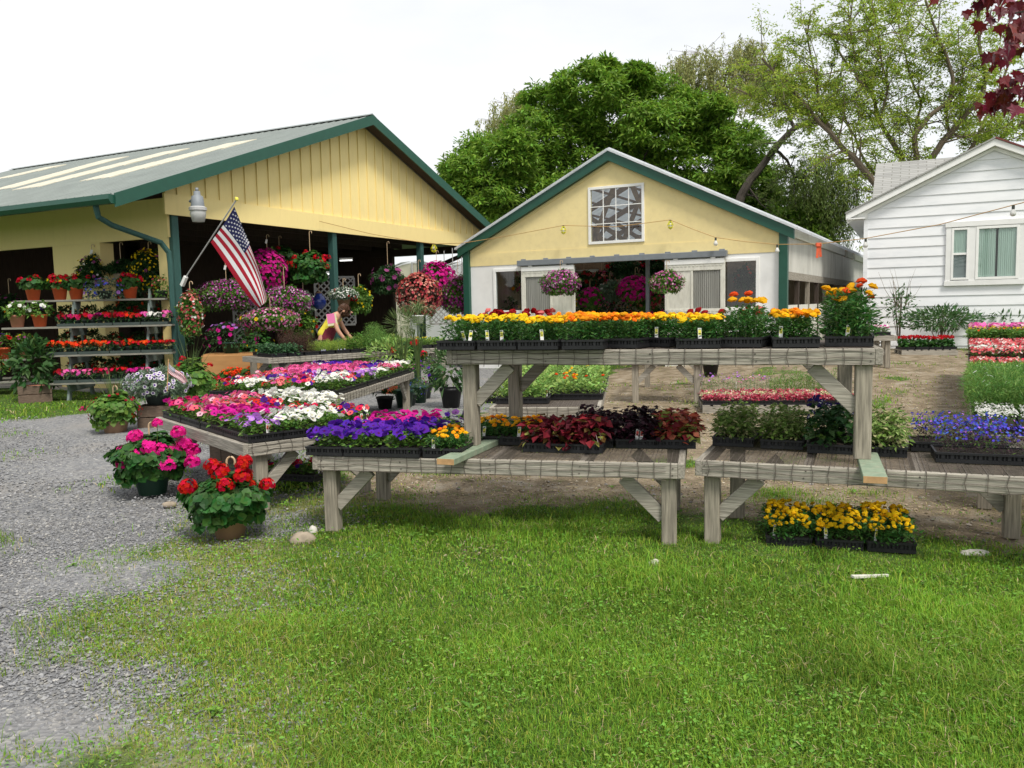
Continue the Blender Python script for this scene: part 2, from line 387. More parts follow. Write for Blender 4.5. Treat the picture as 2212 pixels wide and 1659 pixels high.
def samp(a, x, y):
    i = np.clip(((x+12)/.1), 0, len(GX)-1.001); j = np.clip((y-1)/.1, 0, len(GY)-1.001)
    i0 = i.astype(int); j0 = j.astype(int); fi = i-i0; fj = j-j0
    return (a[i0, j0]*(1-fi)+a[i0+1, j0]*fi)*(1-fj)+(a[i0, j0+1]*(1-fi)+a[i0+1, j0+1]*fi)*fj
xs = np.concatenate(([-400, -200, -90, -50, -30, -20, -15], GX, [13.5, 15, 18, 22, 30, 50, 90, 200, 400]))
ys = np.concatenate(([-200, -60, -20, -8, -3, -1, 0], GY, [23, 25, 28, 33, 40, 55, 90, 180, 500]))
mX, mY = np.meshgrid(xs, ys, indexing='ij')
lump = np.zeros_like(mX)
for k in range(10):
    a, ph, fq = rng.uniform(0, 2*pi), rng.uniform(0, 6), rng.uniform(.5, 2.6); lump += np.sin((mX*cos(a)+mY*sin(a))*fq+ph)*.006/fq**.5
near = (np.abs(mX) < 14) & (mY < 23)
mZ = gh(mX, mY)+np.where(near, lump, 0)
g = MB(); nx, ny = mX.shape
idx = np.arange(nx*ny).reshape(nx, ny)
g.add(np.stack((mX, mY, mZ), -1), np.stack((idx[:-1, :-1], idx[1:, :-1], idx[1:, 1:], idx[:-1, 1:]), -1).reshape(-1, 4))
def groundmat():
    m = bpy.data.materials.new('ground_cover'); m.use_nodes = True; nt = m.node_tree; N = nt.nodes; Lk = nt.links; b = N['Principled BSDF']
    b.inputs['Roughness'].default_value = .95; b.inputs['Specular IOR Level'].default_value = .1
    at_ = N.new('ShaderNodeAttribute'); at_.attribute_name = 'cover'; sep = N.new('ShaderNodeSeparateColor'); Lk.new(at_.outputs[0], sep.inputs[0])
    tc = N.new('ShaderNodeTexCoord')
    def noise(s, d=6, r=.6):
        n = N.new('ShaderNodeTexNoise'); n.inputs['Scale'].default_value = s; n.inputs['Detail'].default_value = d; n.inputs['Roughness'].default_value = r
        Lk.new(tc.outputs['Object'], n.inputs['Vector']); return n.outputs[0]
    def ramp(src, stops):
        c = N.new('ShaderNodeValToRGB'); e = c.color_ramp.elements
        while len(e) < len(stops): e.new(.5)
        for i, (p, col) in enumerate(stops): e[i].position = p; e[i].color = (*col, 1)
        Lk.new(src, c.inputs[0]); return c.outputs[0]
    def mask(src, n, lo=.35, hi=.65, amp=1.1):
        a = N.new('ShaderNodeMath'); a.operation = 'MULTIPLY_ADD'; Lk.new(n, a.inputs[0]); a.inputs[1].default_value = amp; a.inputs[2].default_value = -amp/2
        d = N.new('ShaderNodeMath'); d.operation = 'ADD'; Lk.new(src, d.inputs[0]); Lk.new(a.outputs[0], d.inputs[1])
        r = N.new('ShaderNodeMapRange'); r.inputs[1].default_value = lo; r.inputs[2].default_value = hi; Lk.new(d.outputs[0], r.inputs[0]); return r.outputs[0]
    def mix(f, a, c):
        x = N.new('ShaderNodeMix'); x.data_type = 'RGBA'; Lk.new(f, x.inputs[0]); Lk.new(a, x.inputs[6]); Lk.new(c, x.inputs[7]); return x.outputs[2]
    grass = ramp(noise(7), [(.3, (.035, .07, .015)), (.55, (.07, .12, .026)), (.75, (.13, .14, .055))])
    vor = N.new('ShaderNodeTexVoronoi'); vor.inputs['Scale'].default_value = 42; Lk.new(tc.outputs['Object'], vor.inputs['Vector'])
    sc2 = N.new('ShaderNodeSeparateColor'); Lk.new(vor.outputs['Color'], sc2.inputs[0])
    grav = ramp(sc2.outputs[0], [(.0, (.13, .132, .138)), (.5, (.205, .207, .214)), (.85, (.255, .252, .245)), (1, (.31, .305, .29))])
    dust = ramp(noise(1.3), [(.35, (.20, .20, .205)), (.62, (.27, .255, .235))])
    dn = N.new('ShaderNodeMapRange'); dn.inputs[1].default_value = .50; dn.inputs[2].default_value = .68; Lk.new(noise(.9, 7), dn.inputs[0]); grav = mix(dn.outputs[0], grav, dust)
    thin = ramp(noise(9, 8, .7), [(.3, (.08, .11, .03)), (.45, (.17, .18, .07)), (.6, (.24, .225, .15)), (.68, (.25, .245, .235)), (.8, (.30, .26, .17))])
    grass = mix(mask(sep.outputs[2], noise(3.5, 8), .35, .65, .8), grass, thin)
    soil = ramp(noise(3.5, 9, .7), [(.28, (.10, .125, .045)), (.4, (.15, .12, .08)), (.52, (.24, .19, .13)), (.62, (.30, .26, .20)), (.74, (.35, .32, .275)), (.85, (.12, .14, .055))])
    c = mix(mask(sep.outputs[0], noise(2.6, 8), .4, .6, .9), grass, grav)
    c = mix(mask(sep.outputs[1], noise(2.0, 8), .4, .62, .9), c, soil)
    Lk.new(c, b.inputs['Base Color'])
    bp = N.new('ShaderNodeBump'); bp.inputs['Strength'].default_value = .7; bp.inputs['Distance'].default_value = .02; Lk.new(vor.outputs['Distance'], bp.inputs['Height']); Lk.new(bp.outputs[0], b.inputs['Normal'])
    return m
ground = g.build('ground', groundmat(), smooth=True); tag(ground, None, None, kind='structure')
at_ = ground.data.color_attributes.new('cover', 'FLOAT_COLOR', 'POINT')
cx, cy = mX.ravel(), mY.ravel(); inn = (np.abs(cx) < 12) & (cy > 1) & (cy < 22)
cv = np.zeros((len(cx), 4), np.float32); cv[:, 3] = 1
cv[:, 0] = np.where(inn, samp(gravel, cx, cy), 0); cv[:, 1] = np.where(inn, samp(dirt, cx, cy), 0)
cv[:, 2] = np.where(inn, samp(sparse, cx, cy), 0)
at_.data.foreach_set('color', cv.ravel())

# lawn, built blade by blade
def blades(mb, x, y, h, wd, lean, m=0):
    n = len(x); az = rng.uniform(0, 2*pi, n); z = gh(x, y)-.004
    P = np.stack((x, y, z), 1); D = np.stack((np.cos(az), np.sin(az), 0*az), 1); S = np.stack((-np.sin(az), np.cos(az), 0*az), 1)
    h = h[:, None]; ln = lean[:, None]; U = np.array((0, 0, 1.)); wd = np.broadcast_to(wd, (n,))[:, None]
    m1 = P+U*h*.55+D*h*ln*.3; tp = P+U*h*(1-.25*ln)+D*h*ln
    V = np.stack((P-S*wd/2, P+S*wd/2, m1+S*wd*.42, m1-S*wd*.42, tp), 1)
    b = np.arange(n)[:, None]*5; o = mb.add(V, None)
    mb.faces(b+np.array((0, 1, 2, 3)), m, o); mb.faces(b+np.array((3, 2, 4)), m, o)
def lawn_pts(n, y0, y1, pw=1.0):
    y = y0+(y1-y0)*rng.uniform(0, 1, n)**pw; x = rng.uniform(-.75, .75, n)*(y+.6)
    gr, di, sp = samp(gravel, x, y), samp(dirt, x, y), samp(sparse, x, y)
    nzv = .5+.5*np.sin(x*3.1+1.7*np.sin(y*2.3))*np.sin(y*2.7+1.3*np.sin(x*1.9)); nz2 = .5+.5*np.sin(x*11+np.sin(y*9)*2)*np.sin(y*12+np.sin(x*7)*2)
    nz3 = np.clip(np.sin(x*1.9+2*np.sin(y*1.1))*np.sin(y*1.7+1.4*np.sin(x*1.3))*1.6-.35, 0, 1)*nz2
    p = (1-np.clip(gr*1.06-.06*nzv-.30*nz3, 0, 1)**1.2)*(1-np.clip(di*(.86+.14*nzv)-.35*nz3, 0, .97))*(1-sp*(.12+.50*nz2*(1-nzv*.4)))
    k = rng.uniform(0, 1, n) < p
    return x[k], y[k], gr[k], di[k], sp[k]
X['blade'] = mk('lawn_grass', (.185, .335, .032), .6, .36, 1.3, isl=.4, hue=.028, trans=.42, spec=.25)
X['bladey'] = mk('yellowing_grass', (.36, .38, .07), .7, .25, 2, isl=.35, hue=.02, trans=.4, spec=.2)
X['clover'] = mk('clover_leaf', (.15, .30, .038), .6, .3, 1.5, isl=.32, hue=.02, trans=.3, spec=.3)
X['straw'] = mk('dry_straw', (.42, .34, .19), .8, .2, 5, isl=.3, trans=.2)
L = MB()
for n, y0, y1, pw, hh, wv in ((230000, 2.1, 4.0, .9, .056, .0034), (190000, 4.0, 6.6, 1, .052, .0044), (110000, 6.6, 11, 1, .05, .008), (80000, 11, 21, 1, .055, .014)):
    x, y, gr, di, sp = lawn_pts(n, y0, y1, pw); k = len(x)
    tuft = .75+.5*(.5+.5*np.sin(x*5+2*np.sin(y*4)))*(.5+.5*np.sin(y*6+x))
    h = hh*rng.uniform(.4, 1.15, k)*tuft*(1+.35*np.clip(samp(nC, x, y), -1, 1.6))*(1-.45*sp)*(1-.5*di)*np.where(rng.uniform(0, 1, k) < .012, 2.0, 1)
    yl = rng.uniform(0, 1, k) < (.07+.30*sp+.2*di)
    st = rng.uniform(0, 1, k) < .03
    for q, mm in ((~yl & ~st, 0), (yl & ~st, 1), (st, 3)):
        blades(L, x[q], y[q], h[q], wv*rng.uniform(.6, 1.4, q.sum()), rng.uniform(.1, 1.1, q.sum()) if mm != 3 else rng.uniform(.8, 1.8, q.sum()), mm)
for n, y0, y1, sz in ((30000, 2.1, 5.0, .015), (16000, 5.0, 9.0, .022)):
    x, y, gr, di, sp = lawn_pts(n, y0, y1); pat = (np.sin(x*4.2+np.sin(y*3.1)*1.5)*np.sin(y*3.7+x*1.3) > -.25) | (sp > .3)
    x, y = x[pat], y[pat]; k = len(x); z = gh(x, y)+rng.uniform(.008, .045, k)
    D = rdir(k)*np.array((1, 1, .25)); N = rdir(k, 2.2)
    L.leaves(np.stack((x, y, z), 1), D, N, sz*rng.uniform(.6, 1.5, k), sz*rng.uniform(.5, .95, k), 2, fold=.1)
# dry litter on the bare soil
yy = rng.uniform(4.8, 16, 26000); xx = rng.uniform(-.4, .75, len(yy))*yy; kk = rng.uniform(0, 1, len(yy)) < samp(dirt, xx, yy)*.8; xx, yy = xx[kk], yy[kk]; D = rdir(len(xx))*np.array((1, 1, .12))
L.leaves(np.stack((xx, yy, gh(xx, yy)+.008), 1), D, np.tile((0, 0, 1.), (len(xx), 1)), rng.uniform(.03, .10, len(xx)), rng.uniform(.003, .008, len(xx))*(.6+yy*.08), 3, fold=0)
# broad weeds (plantain, dandelion) in the thin turf
x, y, gr, di, sp = lawn_pts(110, 2.6, 8)
for a in range(7):
    az = rng.uniform(0, 2*pi, len(x)); D = np.stack((np.cos(az), np.sin(az), rng.uniform(.1, .6, len(x))), 1); ln = rng.uniform(.02, .06, len(x))
    L.leaves(np.stack((x, y, gh(x, y)+.006), 1), D, np.tile((0, 0, 1.), (len(x), 1)), ln, ln*.4, 2, fold=.2)
tag(L.build('grass', [X['blade'], X['bladey'], X['clover'], X['straw']]), None, None, kind='stuff')
# loose stones of the gravel drive
def stones(n, y0, y1, r0, r1, keep):
    y = rng.uniform(y0, y1, n); x = rng.uniform(-.8, .6, n)*(y+.5); k = keep(x, y); x, y = x[k], y[k]; n = len(x)
    r = r0+(r1-r0)*rng.uniform(0, 1, n)**3
    oc = np.array([(1, 0, 0), (0, 1, 0), (-1, 0, 0), (0, -1, 0), (0, 0, 1), (0, 0, -1.)])
    V = oc[None]*rng.uniform(.55, 1.25, (n, 6, 1))*r[:, None, None]+rng.normal(size=(n, 6, 3))*r[:, None, None]*.18
    V[..., 2] *= .6; a = rng.uniform(0, 6, n); c, s_ = np.cos(a)[:, None], np.sin(a)[:, None]
    xx = V[..., 0]*c-V[..., 1]*s_; yy = V[..., 0]*s_+V[..., 1]*c
    V = np.stack((xx+x[:, None], yy+y[:, None], V[..., 2]+(gh(x, y)+r*.25)[:, None]), -1)
    F = np.array([(0, 1, 4), (1, 2, 4), (2, 3, 4), (3, 0, 4), (1, 0, 5), (2, 1, 5), (3, 2, 5), (0, 3, 5)])
    return V, (np.arange(n)[:, None, None]*6+F).reshape(-1, 3)
X['chip'] = mk('gravel_stone', None, .85, .15, 20, isl=.3, spec=.2, ramp=[(.17, .17, .177), (.215, .217, .224), (.25, .25, .25), (.16, .162, .168), (.23, .232, .236), (.29, .282, .265), (.19, .192, .2)])
X['chipb'] = mk('brown_pebble', None, .85, .15, 20, isl=.3, spec=.2, ramp=[(.30, .24, .17), (.22, .17, .12), (.40, .35, .28), (.27, .25, .23), (.34, .27, .19)])
S_ = MB()
S_.add(*stones(190000, 2.0, 6.0, .004, .013, lambda x, y: rng.uniform(0, 1, len(x)) < np.clip((samp(gravel, x, y)+samp(sparse, x, y)*.35)*(.35+.75*(np.sin(x*2.7+np.sin(y*1.9)*2)*np.sin(y*2.2) > -.45)), 0, 1)))
S_.add(*stones(60000, 6.0, 12.5, .007, .018, lambda x, y: rng.uniform(0, 1, len(x)) < samp(gravel, x, y)))
S_.add(*stones(26000, 4.6, 14.0, .006, .020, lambda x, y: rng.uniform(0, 1, len(x)) < samp(dirt, x, y)*.8), 1)
tag(S_.build('gravel', [X['chip'], X['chipb']]), None, None, kind='stuff')

# ---------------------------------------------------------------- benches
def make_bench(name, label, loc, ang, Ln, W, H, group=None, legs=None, braces=True, bays=3, leg_in=.07, wire=True, pos_legs=None):
    t = thing(name, label, 'bench', (loc[0], loc[1], loc[2]), ang, group)
    bh, bt = .095, .042
    for y0 in (0, W-bt):
        b = MB(); b.box(0, Ln, y0, y0+bt, H-bh, H); b.build('beam', X['wood_x'], t, bevel=.004)
    for x0 in (-bt, Ln):
        b = MB(); b.box(x0, x0+bt, -.001, W+.001, H-bh+.002, H+.002); b.build('beam', [X['wood_y']], t, bevel=.004)
        e = MB()
    for i in range(1, bays):
        x = Ln*i/bays; b = MB(); b.box(x-.02, x+.02, bt+.001, W-bt-.001, H-.085, H-.006); b.build('slat', X['wood_y'], t, bevel=.003)
    lw = .092
    pl = pos_legs or [(leg_in, .045), (Ln-leg_in-lw, .045), (leg_in, W-.045-lw), (Ln-leg_in-lw, W-.045-lw)]
    nh = MB()
    for x in np.concatenate(([.03, Ln-.03], [Ln*i/bays for i in range(1, bays)])):
        for z in (H-.028, H-.072): xx = x+rng.normal()*.008; nh.tube([(xx, -.0025, z), (xx, .004, z)], .0055, 6)
    nh.build('nail_heads', X['wood_dark'], t)
    for q, (lx, ly) in enumerate(pl):
        b = MB(); b.box(lx, lx+lw, ly, ly+lw, 0, H-bh+.001 if False else H-.02); b.build('leg', X['wood_z'], t, bevel=.006)
        if braces:
            sx = 1 if lx < Ln/2 else -1; x0 = lx+lw if sx > 0 else lx
            yb = ly+lw*.5
            b = MB(); b.beam((x0-.012*sx, yb, H-bh-.26), (x0+.235*sx, yb, H-bh-.013), .04, .085); b.build('brace', X['wood_x'], t, bevel=.003)
    if wire:
        wv = MB(); r = .0024
        def drape(x): return [(x+rng.normal()*.004, -.006, H-bh-.012), (x+rng.normal()*.008, -.007, H-bh*.5), (x, -.005, H+.004), (x, W*.5, H+.001), (x, W+.004, H+.004)]
        for x in np.arange(.03, Ln, .1): wv.tube(drape(x), r, 3)
        for z in (H-.018, H-.055, H-.092):
            xs_ = np.arange(0, Ln+.01, .1); wv.tube([(x, -.006+rng.normal()*.002, z+rng.normal()*.004) for x in xs_], r*.8, 3)
        for y in np.arange(.06, W, .026): wv.tube([(0, y, H+.003), (Ln*.3, y, H-.003), (Ln, y, H+.003)], r*.8, 3)
        for x in np.arange(.055, Ln, .05): wv.tube([(x, .02, H+.002), (x, W*.5, H-.002), (x, W-.02, H+.002)], r*.8, 3)
        wv.build('wire_mesh', X['wire'], t)
    return t
def loc_of(t, u, v, z=0):
    a = t.rotation_euler[2]; l = t.location
    return np.array((l[0]+u*cos(a)-v*sin(a), l[1]+u*sin(a)+v*cos(a), l[2]+z))

BG = 'weathered timber display benches'
B1 = make_bench('plant_bench', 'low grey bench of purple petunias and coleus under the left half of the upper bench', (-1.315, 5.50, 0), radians(-13.0), 2.37, 1.1, .53, BG, bays=4, leg_in=.008)
B1b = make_bench('plant_bench', 'grey timber bench with wire mesh nearest the right edge, holding blue lobelia', (1.15, 5.0, 0), radians(-23), 2.4, 1.05, .54, BG, bays=4, pos_legs=[(.005, .045), (2.24, .045), (.06, .75), (1.72, .78)])
B2 = make_bench('plant_bench', 'upper grey timber bench stacked on two lower benches and holding marigolds', (-.395, 5.53, .57), radians(-17.8), 2.60, 1.15, .65, BG, bays=4, pos_legs=[(.05, .045), (2.50, .02), (.06, 1.0), (2.47, 1.0)])
a3 = atan2(.62, .785)
B3a = make_bench('plant_bench', 'grey bench of mixed petunias with its corner pointing at the potted red geranium', (-1.96, 6.07, 0), a3, 1.1, 2.25, .53, BG, bays=2)
a3b = atan2(3.05, .42)
B3b = make_bench('plant_bench', 'long timber bench of pink, white and purple petunias behind the corner petunia bench', (-1.93, 9.1, 0), radians(82), 3.3, 1.55, .56, BG, bays=4)
B4 = make_bench('plant_bench', 'timber bench of green zinnia seedlings seen under the upper bench', (-.19, 8.0, 0), radians(-8), 1.0, 3.5, .53, BG, bays=1)
B6 = make_bench('plant_bench', 'weathered bench whose braced leg shows behind the caladium trays', (1.75, 12.55, 0), radians(-14), 1.15, 2.4, .68, BG, bays=2)
B7 = make_bench('plant_bench', 'timber bench of herbs and ferny greens where the person bends over', (-3.95, 13.6, 0), radians(42), 3.7, 1.0, .75, BG, bays=4)
# green planks that carry the upper bench
for (px, py), ln, lb in (((962, 990), 1.15, 'pale green plank under the left legs of the upper bench'), ((1891, 1028), 1.15, 'pale green plank under the right legs of the upper bench')):
    p = gz(px, py, .575); t = thing('green_plank', lb, 'plank', (p[0], p[1], .533), radians(-20), 'green planks under the upper bench')
    b = MB(); b.box(-.06, .06, 0, ln, 0, .04); b.build('board', X['wood_green'], t, bevel=.003)
    b = MB(); b.box(-.058, .058, -.002, .0, .002, .038); b.build('cut_end', X['wood_raw'], t)
# ---------------------------------------------------------------- buildings
class Fr:
    """local frame of a building: x along its front, y going back"""
    def __init__(s, x, y, ang, z=0): s.o = np.array((x, y, z)); s.a = ang; s.dx = np.array((cos(ang), sin(ang), 0)); s.dy = np.array((-sin(ang), cos(ang), 0))
    def w(s, u, v, z=0): return s.o+s.dx*u+s.dy*v+np.array((0, 0, z))
    def px(s, px, py, v=0.):
        d = ray(px, py); n = s.dy; k = (np.dot(s.o+n*v-EYE, n))/np.dot(d, n); p = EYE+d*k-s.o
        return float(np.dot(p, s.dx)), float(p[2])
    def side(s, px, py, u=0.):
        d = ray(px, py); n = s.dx; k = (np.dot(s.o+n*u-EYE, n))/np.dot(d, n); p = EYE+d*k-s.o
        return float(np.dot(p, s.dy)), float(p[2])
    def plane(s, px, py, pt, n):
        d = ray(px, py); pt = s.w(*pt); n = s.dx*n[0]+s.dy*n[1]+np.array((0, 0, n[2])); k = np.dot(pt-EYE, n)/np.dot(d, n); p = EYE+d*k-s.o
        return float(np.dot(p, s.dx)), float(np.dot(p, s.dy)), float(p[2])

def lattice(mb, x0, x1, z0, z1, y, st=.11, w=.03, flip=False):
    H = z1-z0; W = x1-x0
    for sg, dy in ((1, 0), (-1, .014)):
        c = -H
        while c < W:
            # line x = x0+c+t, z=z0+t  (or mirrored)
            t0 = max(0, -c); t1 = min(H, W-c)
            if t1-t0 > .02:
                a = (x0+c+t0, z0+t0); b = (x0+c+t1, z0+t1)
                if sg < 0: a = (x0+x1-a[0], a[1]); b = (x0+x1-b[0], b[1])
                mb.beam((a[0], y+dy, a[1]), (b[0], y+dy, b[1]), w, .012, up=(0, 1, 0))
            c += st

# ---- open market barn -------------------------------------------------------
BA = Fr(-6.22, 15.5, atan2(.89, .455))
barn = thing('market_barn', 'open fronted yellow market barn with green metal roof and board and batten gable', 'barn', BA.o, BA.a)
BW, BL = 11.8, 13.5; RX = 5.72; RZ = 6.09; RS = .364
def rz_(t): return RZ-RS*abs(t-RX)
e0, e1 = -.45, BL
# roof sheets with ribs; left slope, right slope
for nm, sgn, tend in (('roof', -1, -1.5), ('roof', 1, BW+1.5)):
    m = MB()
    def sl(t, e, dz=0): return (t, e, rz_(t)+dz)
    m.prism([sl(RX, e0), sl(tend, e0), sl(tend, e1), sl(RX, e1)], (0, 0, .035))
    e = e0+.06
    while e < e1:
        m.prism([sl(RX, e, .035), sl(RX, e+.025, .063), sl(RX, e+.055, .063), sl(RX, e+.08, .035)], (tend-RX, 0, rz_(tend)-RZ)); e += .23
    r = m.build(nm, X['roof'], barn)
    if sgn < 0:
        # translucent sheets let into the slope
        for a, b_ in (((205, 386), (512, 309)), ((55, 406), (368, 328)), ((2, 408), (233, 346)), ((2, 385), (106, 362))):
            pA = BA.plane(*a, (RX, 0, RZ+.07), (-RS, 0, 1)); pB = BA.plane(*b_, (RX, 0, RZ+.07), (-RS, 0, 1))
            c = MB(); ec = (pA[1]+pB[1])/2; wd = .95
            tA, tB = min(pA[0], pB[0]), max(pA[0], pB[0]); tA = max(tA, -1.2); tB = min(tB, RX-.4)
            sk_ = (pB[1]-pA[1])
            nst = 9
            for q in range(nst):
                f0, f1 = q/nst, (q+1)/nst
                ea = pA[1]+(pB[1]-pA[1])*f0; ta = pA[0]+(pB[0]-pA[0])*f0; tb = pA[0]+(pB[0]-pA[0])*f1+.25
                c.prism([sl(tb, ea-wd/2, .045), sl(ta, ea-wd/2, .045), sl(ta, ea+wd/2, .045), sl(tb, ea+wd/2, .045)], (0, 0, .022+.001*q))
            c.build('roof_light', X['skylight'], r)
# ridge cap
m = MB(); m.prism([(RX-.16, e0-.01, RZ+.03), (RX, e0-.01, RZ+.10), (RX+.16, e0-.01, RZ+.03), (RX, e0-.01, RZ+.07)], (0, e1-e0+.02, 0)); m.build('ridge_cap', X['roof'], barn)
# gable sheet, battens, band board
m = MB(); m.prism([(-.1, 0, 3.70), (BW+.1, 0, 3.70), (BW+.1, 0, rz_(BW+.1)-.04), (RX, 0, RZ-.03), (-.1, 0, rz_(-.1)-.04)], (0, .05, 0))
t_ = .18
while t_ < BW:
    m.box(t_-.022, t_+.022, -.028, -.001, 3.702, rz_(t_)-.06); t_ += .345
m.build('gable', X['yellow'], barn)
m = MB(); m.box(-.16, BW+.12, -.05, -.002, 3.32, 3.698); m.build('band_board', X['yellow'], barn)
# rake boards, soffit
for sgn in (-1, 1):
    te = -1.52 if sgn < 0 else BW+1.52
    m = MB(); m.prism([(RX, e0-.035, RZ+.06), (te, e0-.035, rz_(te)+.06), (te, e0-.035, rz_(te)-.17), (RX, e0-.035, RZ-.17)], (0, .033, 0)); m.build('rake_board', X['green'], barn)
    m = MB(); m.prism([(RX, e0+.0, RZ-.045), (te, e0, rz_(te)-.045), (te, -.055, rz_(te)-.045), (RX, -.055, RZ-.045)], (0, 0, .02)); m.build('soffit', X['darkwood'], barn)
# eave: gutter, downspout
gz0 = rz_(-1.5)
m = MB(); m.prism([(-1.50, 0, gz0+.02), (-1.62, 0, gz0+.03), (-1.63, 0, gz0-.05), (-1.58, 0, gz0-.12), (-1.50, 0, gz0-.12)], (0, BL, 0)); m.d = 0
gut = m.build('gutter', X['green'], barn); gut.location = (0, e0, 0)
m = MB(); q = [(-1.5, .05, gz0-.1), (-1.45, .06, gz0-.30), (-1.2, .05, gz0-.42), (-.25, -.0, 2.80), (-.14, -.06, 2.62), (-.13, -.07, 2.4), (-.13, -.07, .05)]
m.tube(q, .05, 8); m.build('downspout', X['greenpost'], barn)
# posts of the gable front and right side, header of the right side
for t_ in (.02, 4.62, 8.35, BW-.12):
    m = MB(); m.box(t_, t_+.15, .0, .15, 0, 3.7); m.build('post', X['greenpost'], barn, bevel=.006)
for e in (3.3, 6.6):
    m = MB(); m.box(BW-.12, BW+.03, e, e+.15, 0, 3.9); m.build('post', X['darkwood'], barn)
m = MB(); m.beam((BW-.05, 3.3, 2.3), (BW-.05, .2, 3.3), .09, .12); m.beam((BW-.05, .2, 3.34), (BW-.05, BL, 3.34), .1, .22); m.build('side_beam', X['darkwood'], barn)
# left side: header board and broad piers
m = MB(); m.box(-.02, .04, .06, BL, 2.92, 3.64); m.build('header_board', X['yellow'], barn)
for ea, eb, dp in ((.10, .36, .12), (1.98, 3.42, .28), (6.3, 7.6, .5), (10.2, 11.5, .5)):
    m = MB(); m.box(-.018, dp, ea, eb, 0, 2.918); m.build('pier', X['yellow'], barn)
m = MB(); m.box(-.03, .0, .065, .075, 2.92, 3.66); m.build('corner_strip', X['yellow'], barn)
# back and rear right walls, floor, trusses, attic floor
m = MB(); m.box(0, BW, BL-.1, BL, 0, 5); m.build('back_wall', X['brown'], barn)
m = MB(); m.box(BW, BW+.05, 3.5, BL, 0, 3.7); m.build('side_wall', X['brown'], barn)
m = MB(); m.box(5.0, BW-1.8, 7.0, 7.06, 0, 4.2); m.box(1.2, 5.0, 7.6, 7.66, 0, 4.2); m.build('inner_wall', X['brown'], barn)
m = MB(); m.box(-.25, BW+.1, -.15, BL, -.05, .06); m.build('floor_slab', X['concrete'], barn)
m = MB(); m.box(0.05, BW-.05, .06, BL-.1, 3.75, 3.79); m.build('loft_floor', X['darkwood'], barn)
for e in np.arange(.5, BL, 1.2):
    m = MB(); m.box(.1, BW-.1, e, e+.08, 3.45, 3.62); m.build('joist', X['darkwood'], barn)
# fluorescent tubes, lattice screens
for (p0, p1, v) in (((800, 966), (845, 966), 3.2), ((1048, 966), (1095, 966), 3.6)):
    pass
def tubelamp(a, b, Y0, Y1, lb):
    p, q = at(*a, Y0), at(*b, Y1); t = thing('tube_light', lb, 'light', (p+q)/2, 0, 'tube lights in the barn')
    m = MB(); m.tube([p-(p+q)/2, q-(p+q)/2], .02, 6); e = bpy.data.materials.new('lit_tube') if 'lit' not in X else X['lit']
    if 'lit' not in X:
        X['lit'] = e; e.use_nodes = True; bb = e.node_tree.nodes['Principled BSDF']; bb.inputs['Emission Color'].default_value = (1, 1, .95, 1); bb.inputs['Emission Strength'].default_value = 1.2
    m.build('tube', X['lit'], t); m = MB(); m.beam(p-(p+q)/2+(0, 0, .045), q-(p+q)/2+(0, 0, .045), .06, .04); m.build('fitting', X['white'], t)
tubelamp((584, 586), (606, 586), 19.2, 19.4, 'short lit tube light behind the flag')
tubelamp((682, 590), (710, 592), 20.4, 20.8, 'lit tube light left of the middle green post')
tubelamp((735, 563), (760, 562), 21.6, 22.2, 'lit tube light right of the middle green post')
def lat(px0, px1, py0, py1, Y, lb, ang=radians(20), wd=None):
    p = at(px0, py1, Y); q = at(px1, py1, Y); h = at(px0, py0, Y)[2]-p[2]; W = wd or np.linalg.norm(q-p)
    t = thing('lattice_panel', lb, 'lattice', p, ang, 'grey white lattice panels'); m = MB(); lattice(m, 0, W, 0, h, 0, .16, .035); m.build('slats', X['lattice'], t)
    m = MB(); m.beam((0, .005, 0), (0, .005, h), .05, .03, up=(0, 1, 0)); m.beam((W, .005, 0), (W, .005, h), .05, .03, up=(0, 1, 0)); m.beam((0, .005, -.02), (W, .005, -.02), .03, .05); m.beam((0, .005, h+.02), (W, .005, h+.02), .03, .05); m.build('frame', X['lattice'], t)
lat(684, 722, 590, 716, 21.5, 'lattice panel left of the middle green post')
lat(728, 768, 600, 700, 22.2, 'lattice panel right of the middle green post')
lat(508, 558, 620, 740, 19.5, 'lattice panel in shade behind the flag pole')
lat(930, 1013, 664, 699, 25.2, 'low white lattice beside the greenhouse corner')
# ---- hoop houses far behind ----------------------------------------------------
def hoop(px, Y, R_, H_, Ln, lb, mat, ang=radians(-28)):
    p = at(px, 650, Y); t = thing('hoop_greenhouse', lb, 'greenhouse', (p[0], p[1], 0), ang, 'hoop greenhouses behind the barn')
    m = MB(); n = 17; arc = [(R_*cos(a), 0, H_*sin(a)**.8) for a in np.linspace(0, pi, n)]
    V = np.array([arc, [(x, Ln, z) for x, y, z in arc]]).reshape(-1, 3); i = np.arange(n-1); m.add(V, np.stack((i, i+1, i+n+1, i+n), 1)); m.build('film_cover', X['poly'], t, smooth=True)
    m = MB(); m.prism([(x*.985, .03, z*.985) for x, y, z in arc], (0, .02, 0)); m.build('end_sheet', mat, t)
    m = MB()
    m.tube([(x*1.01, -.02, z*1.01) for x, y, z in arc], .045, 6); m.tube([(0, -.02, 0), (0, -.02, H_)], .035, 5); m.beam((-R_, -.02, H_*.55), (R_, -.02, H_*.55), .06, .06)
    m.build('end_frame', X['alu'], t)
hoop(893, 40, 3.1, 3.75, 14, 'cream ended hoop greenhouse seen through the barn', X['polycream'])
hoop(1003, 33, 2.6, 3.3, 14, 'white hoop greenhouse seen between barn and greenhouse', X['poly'])

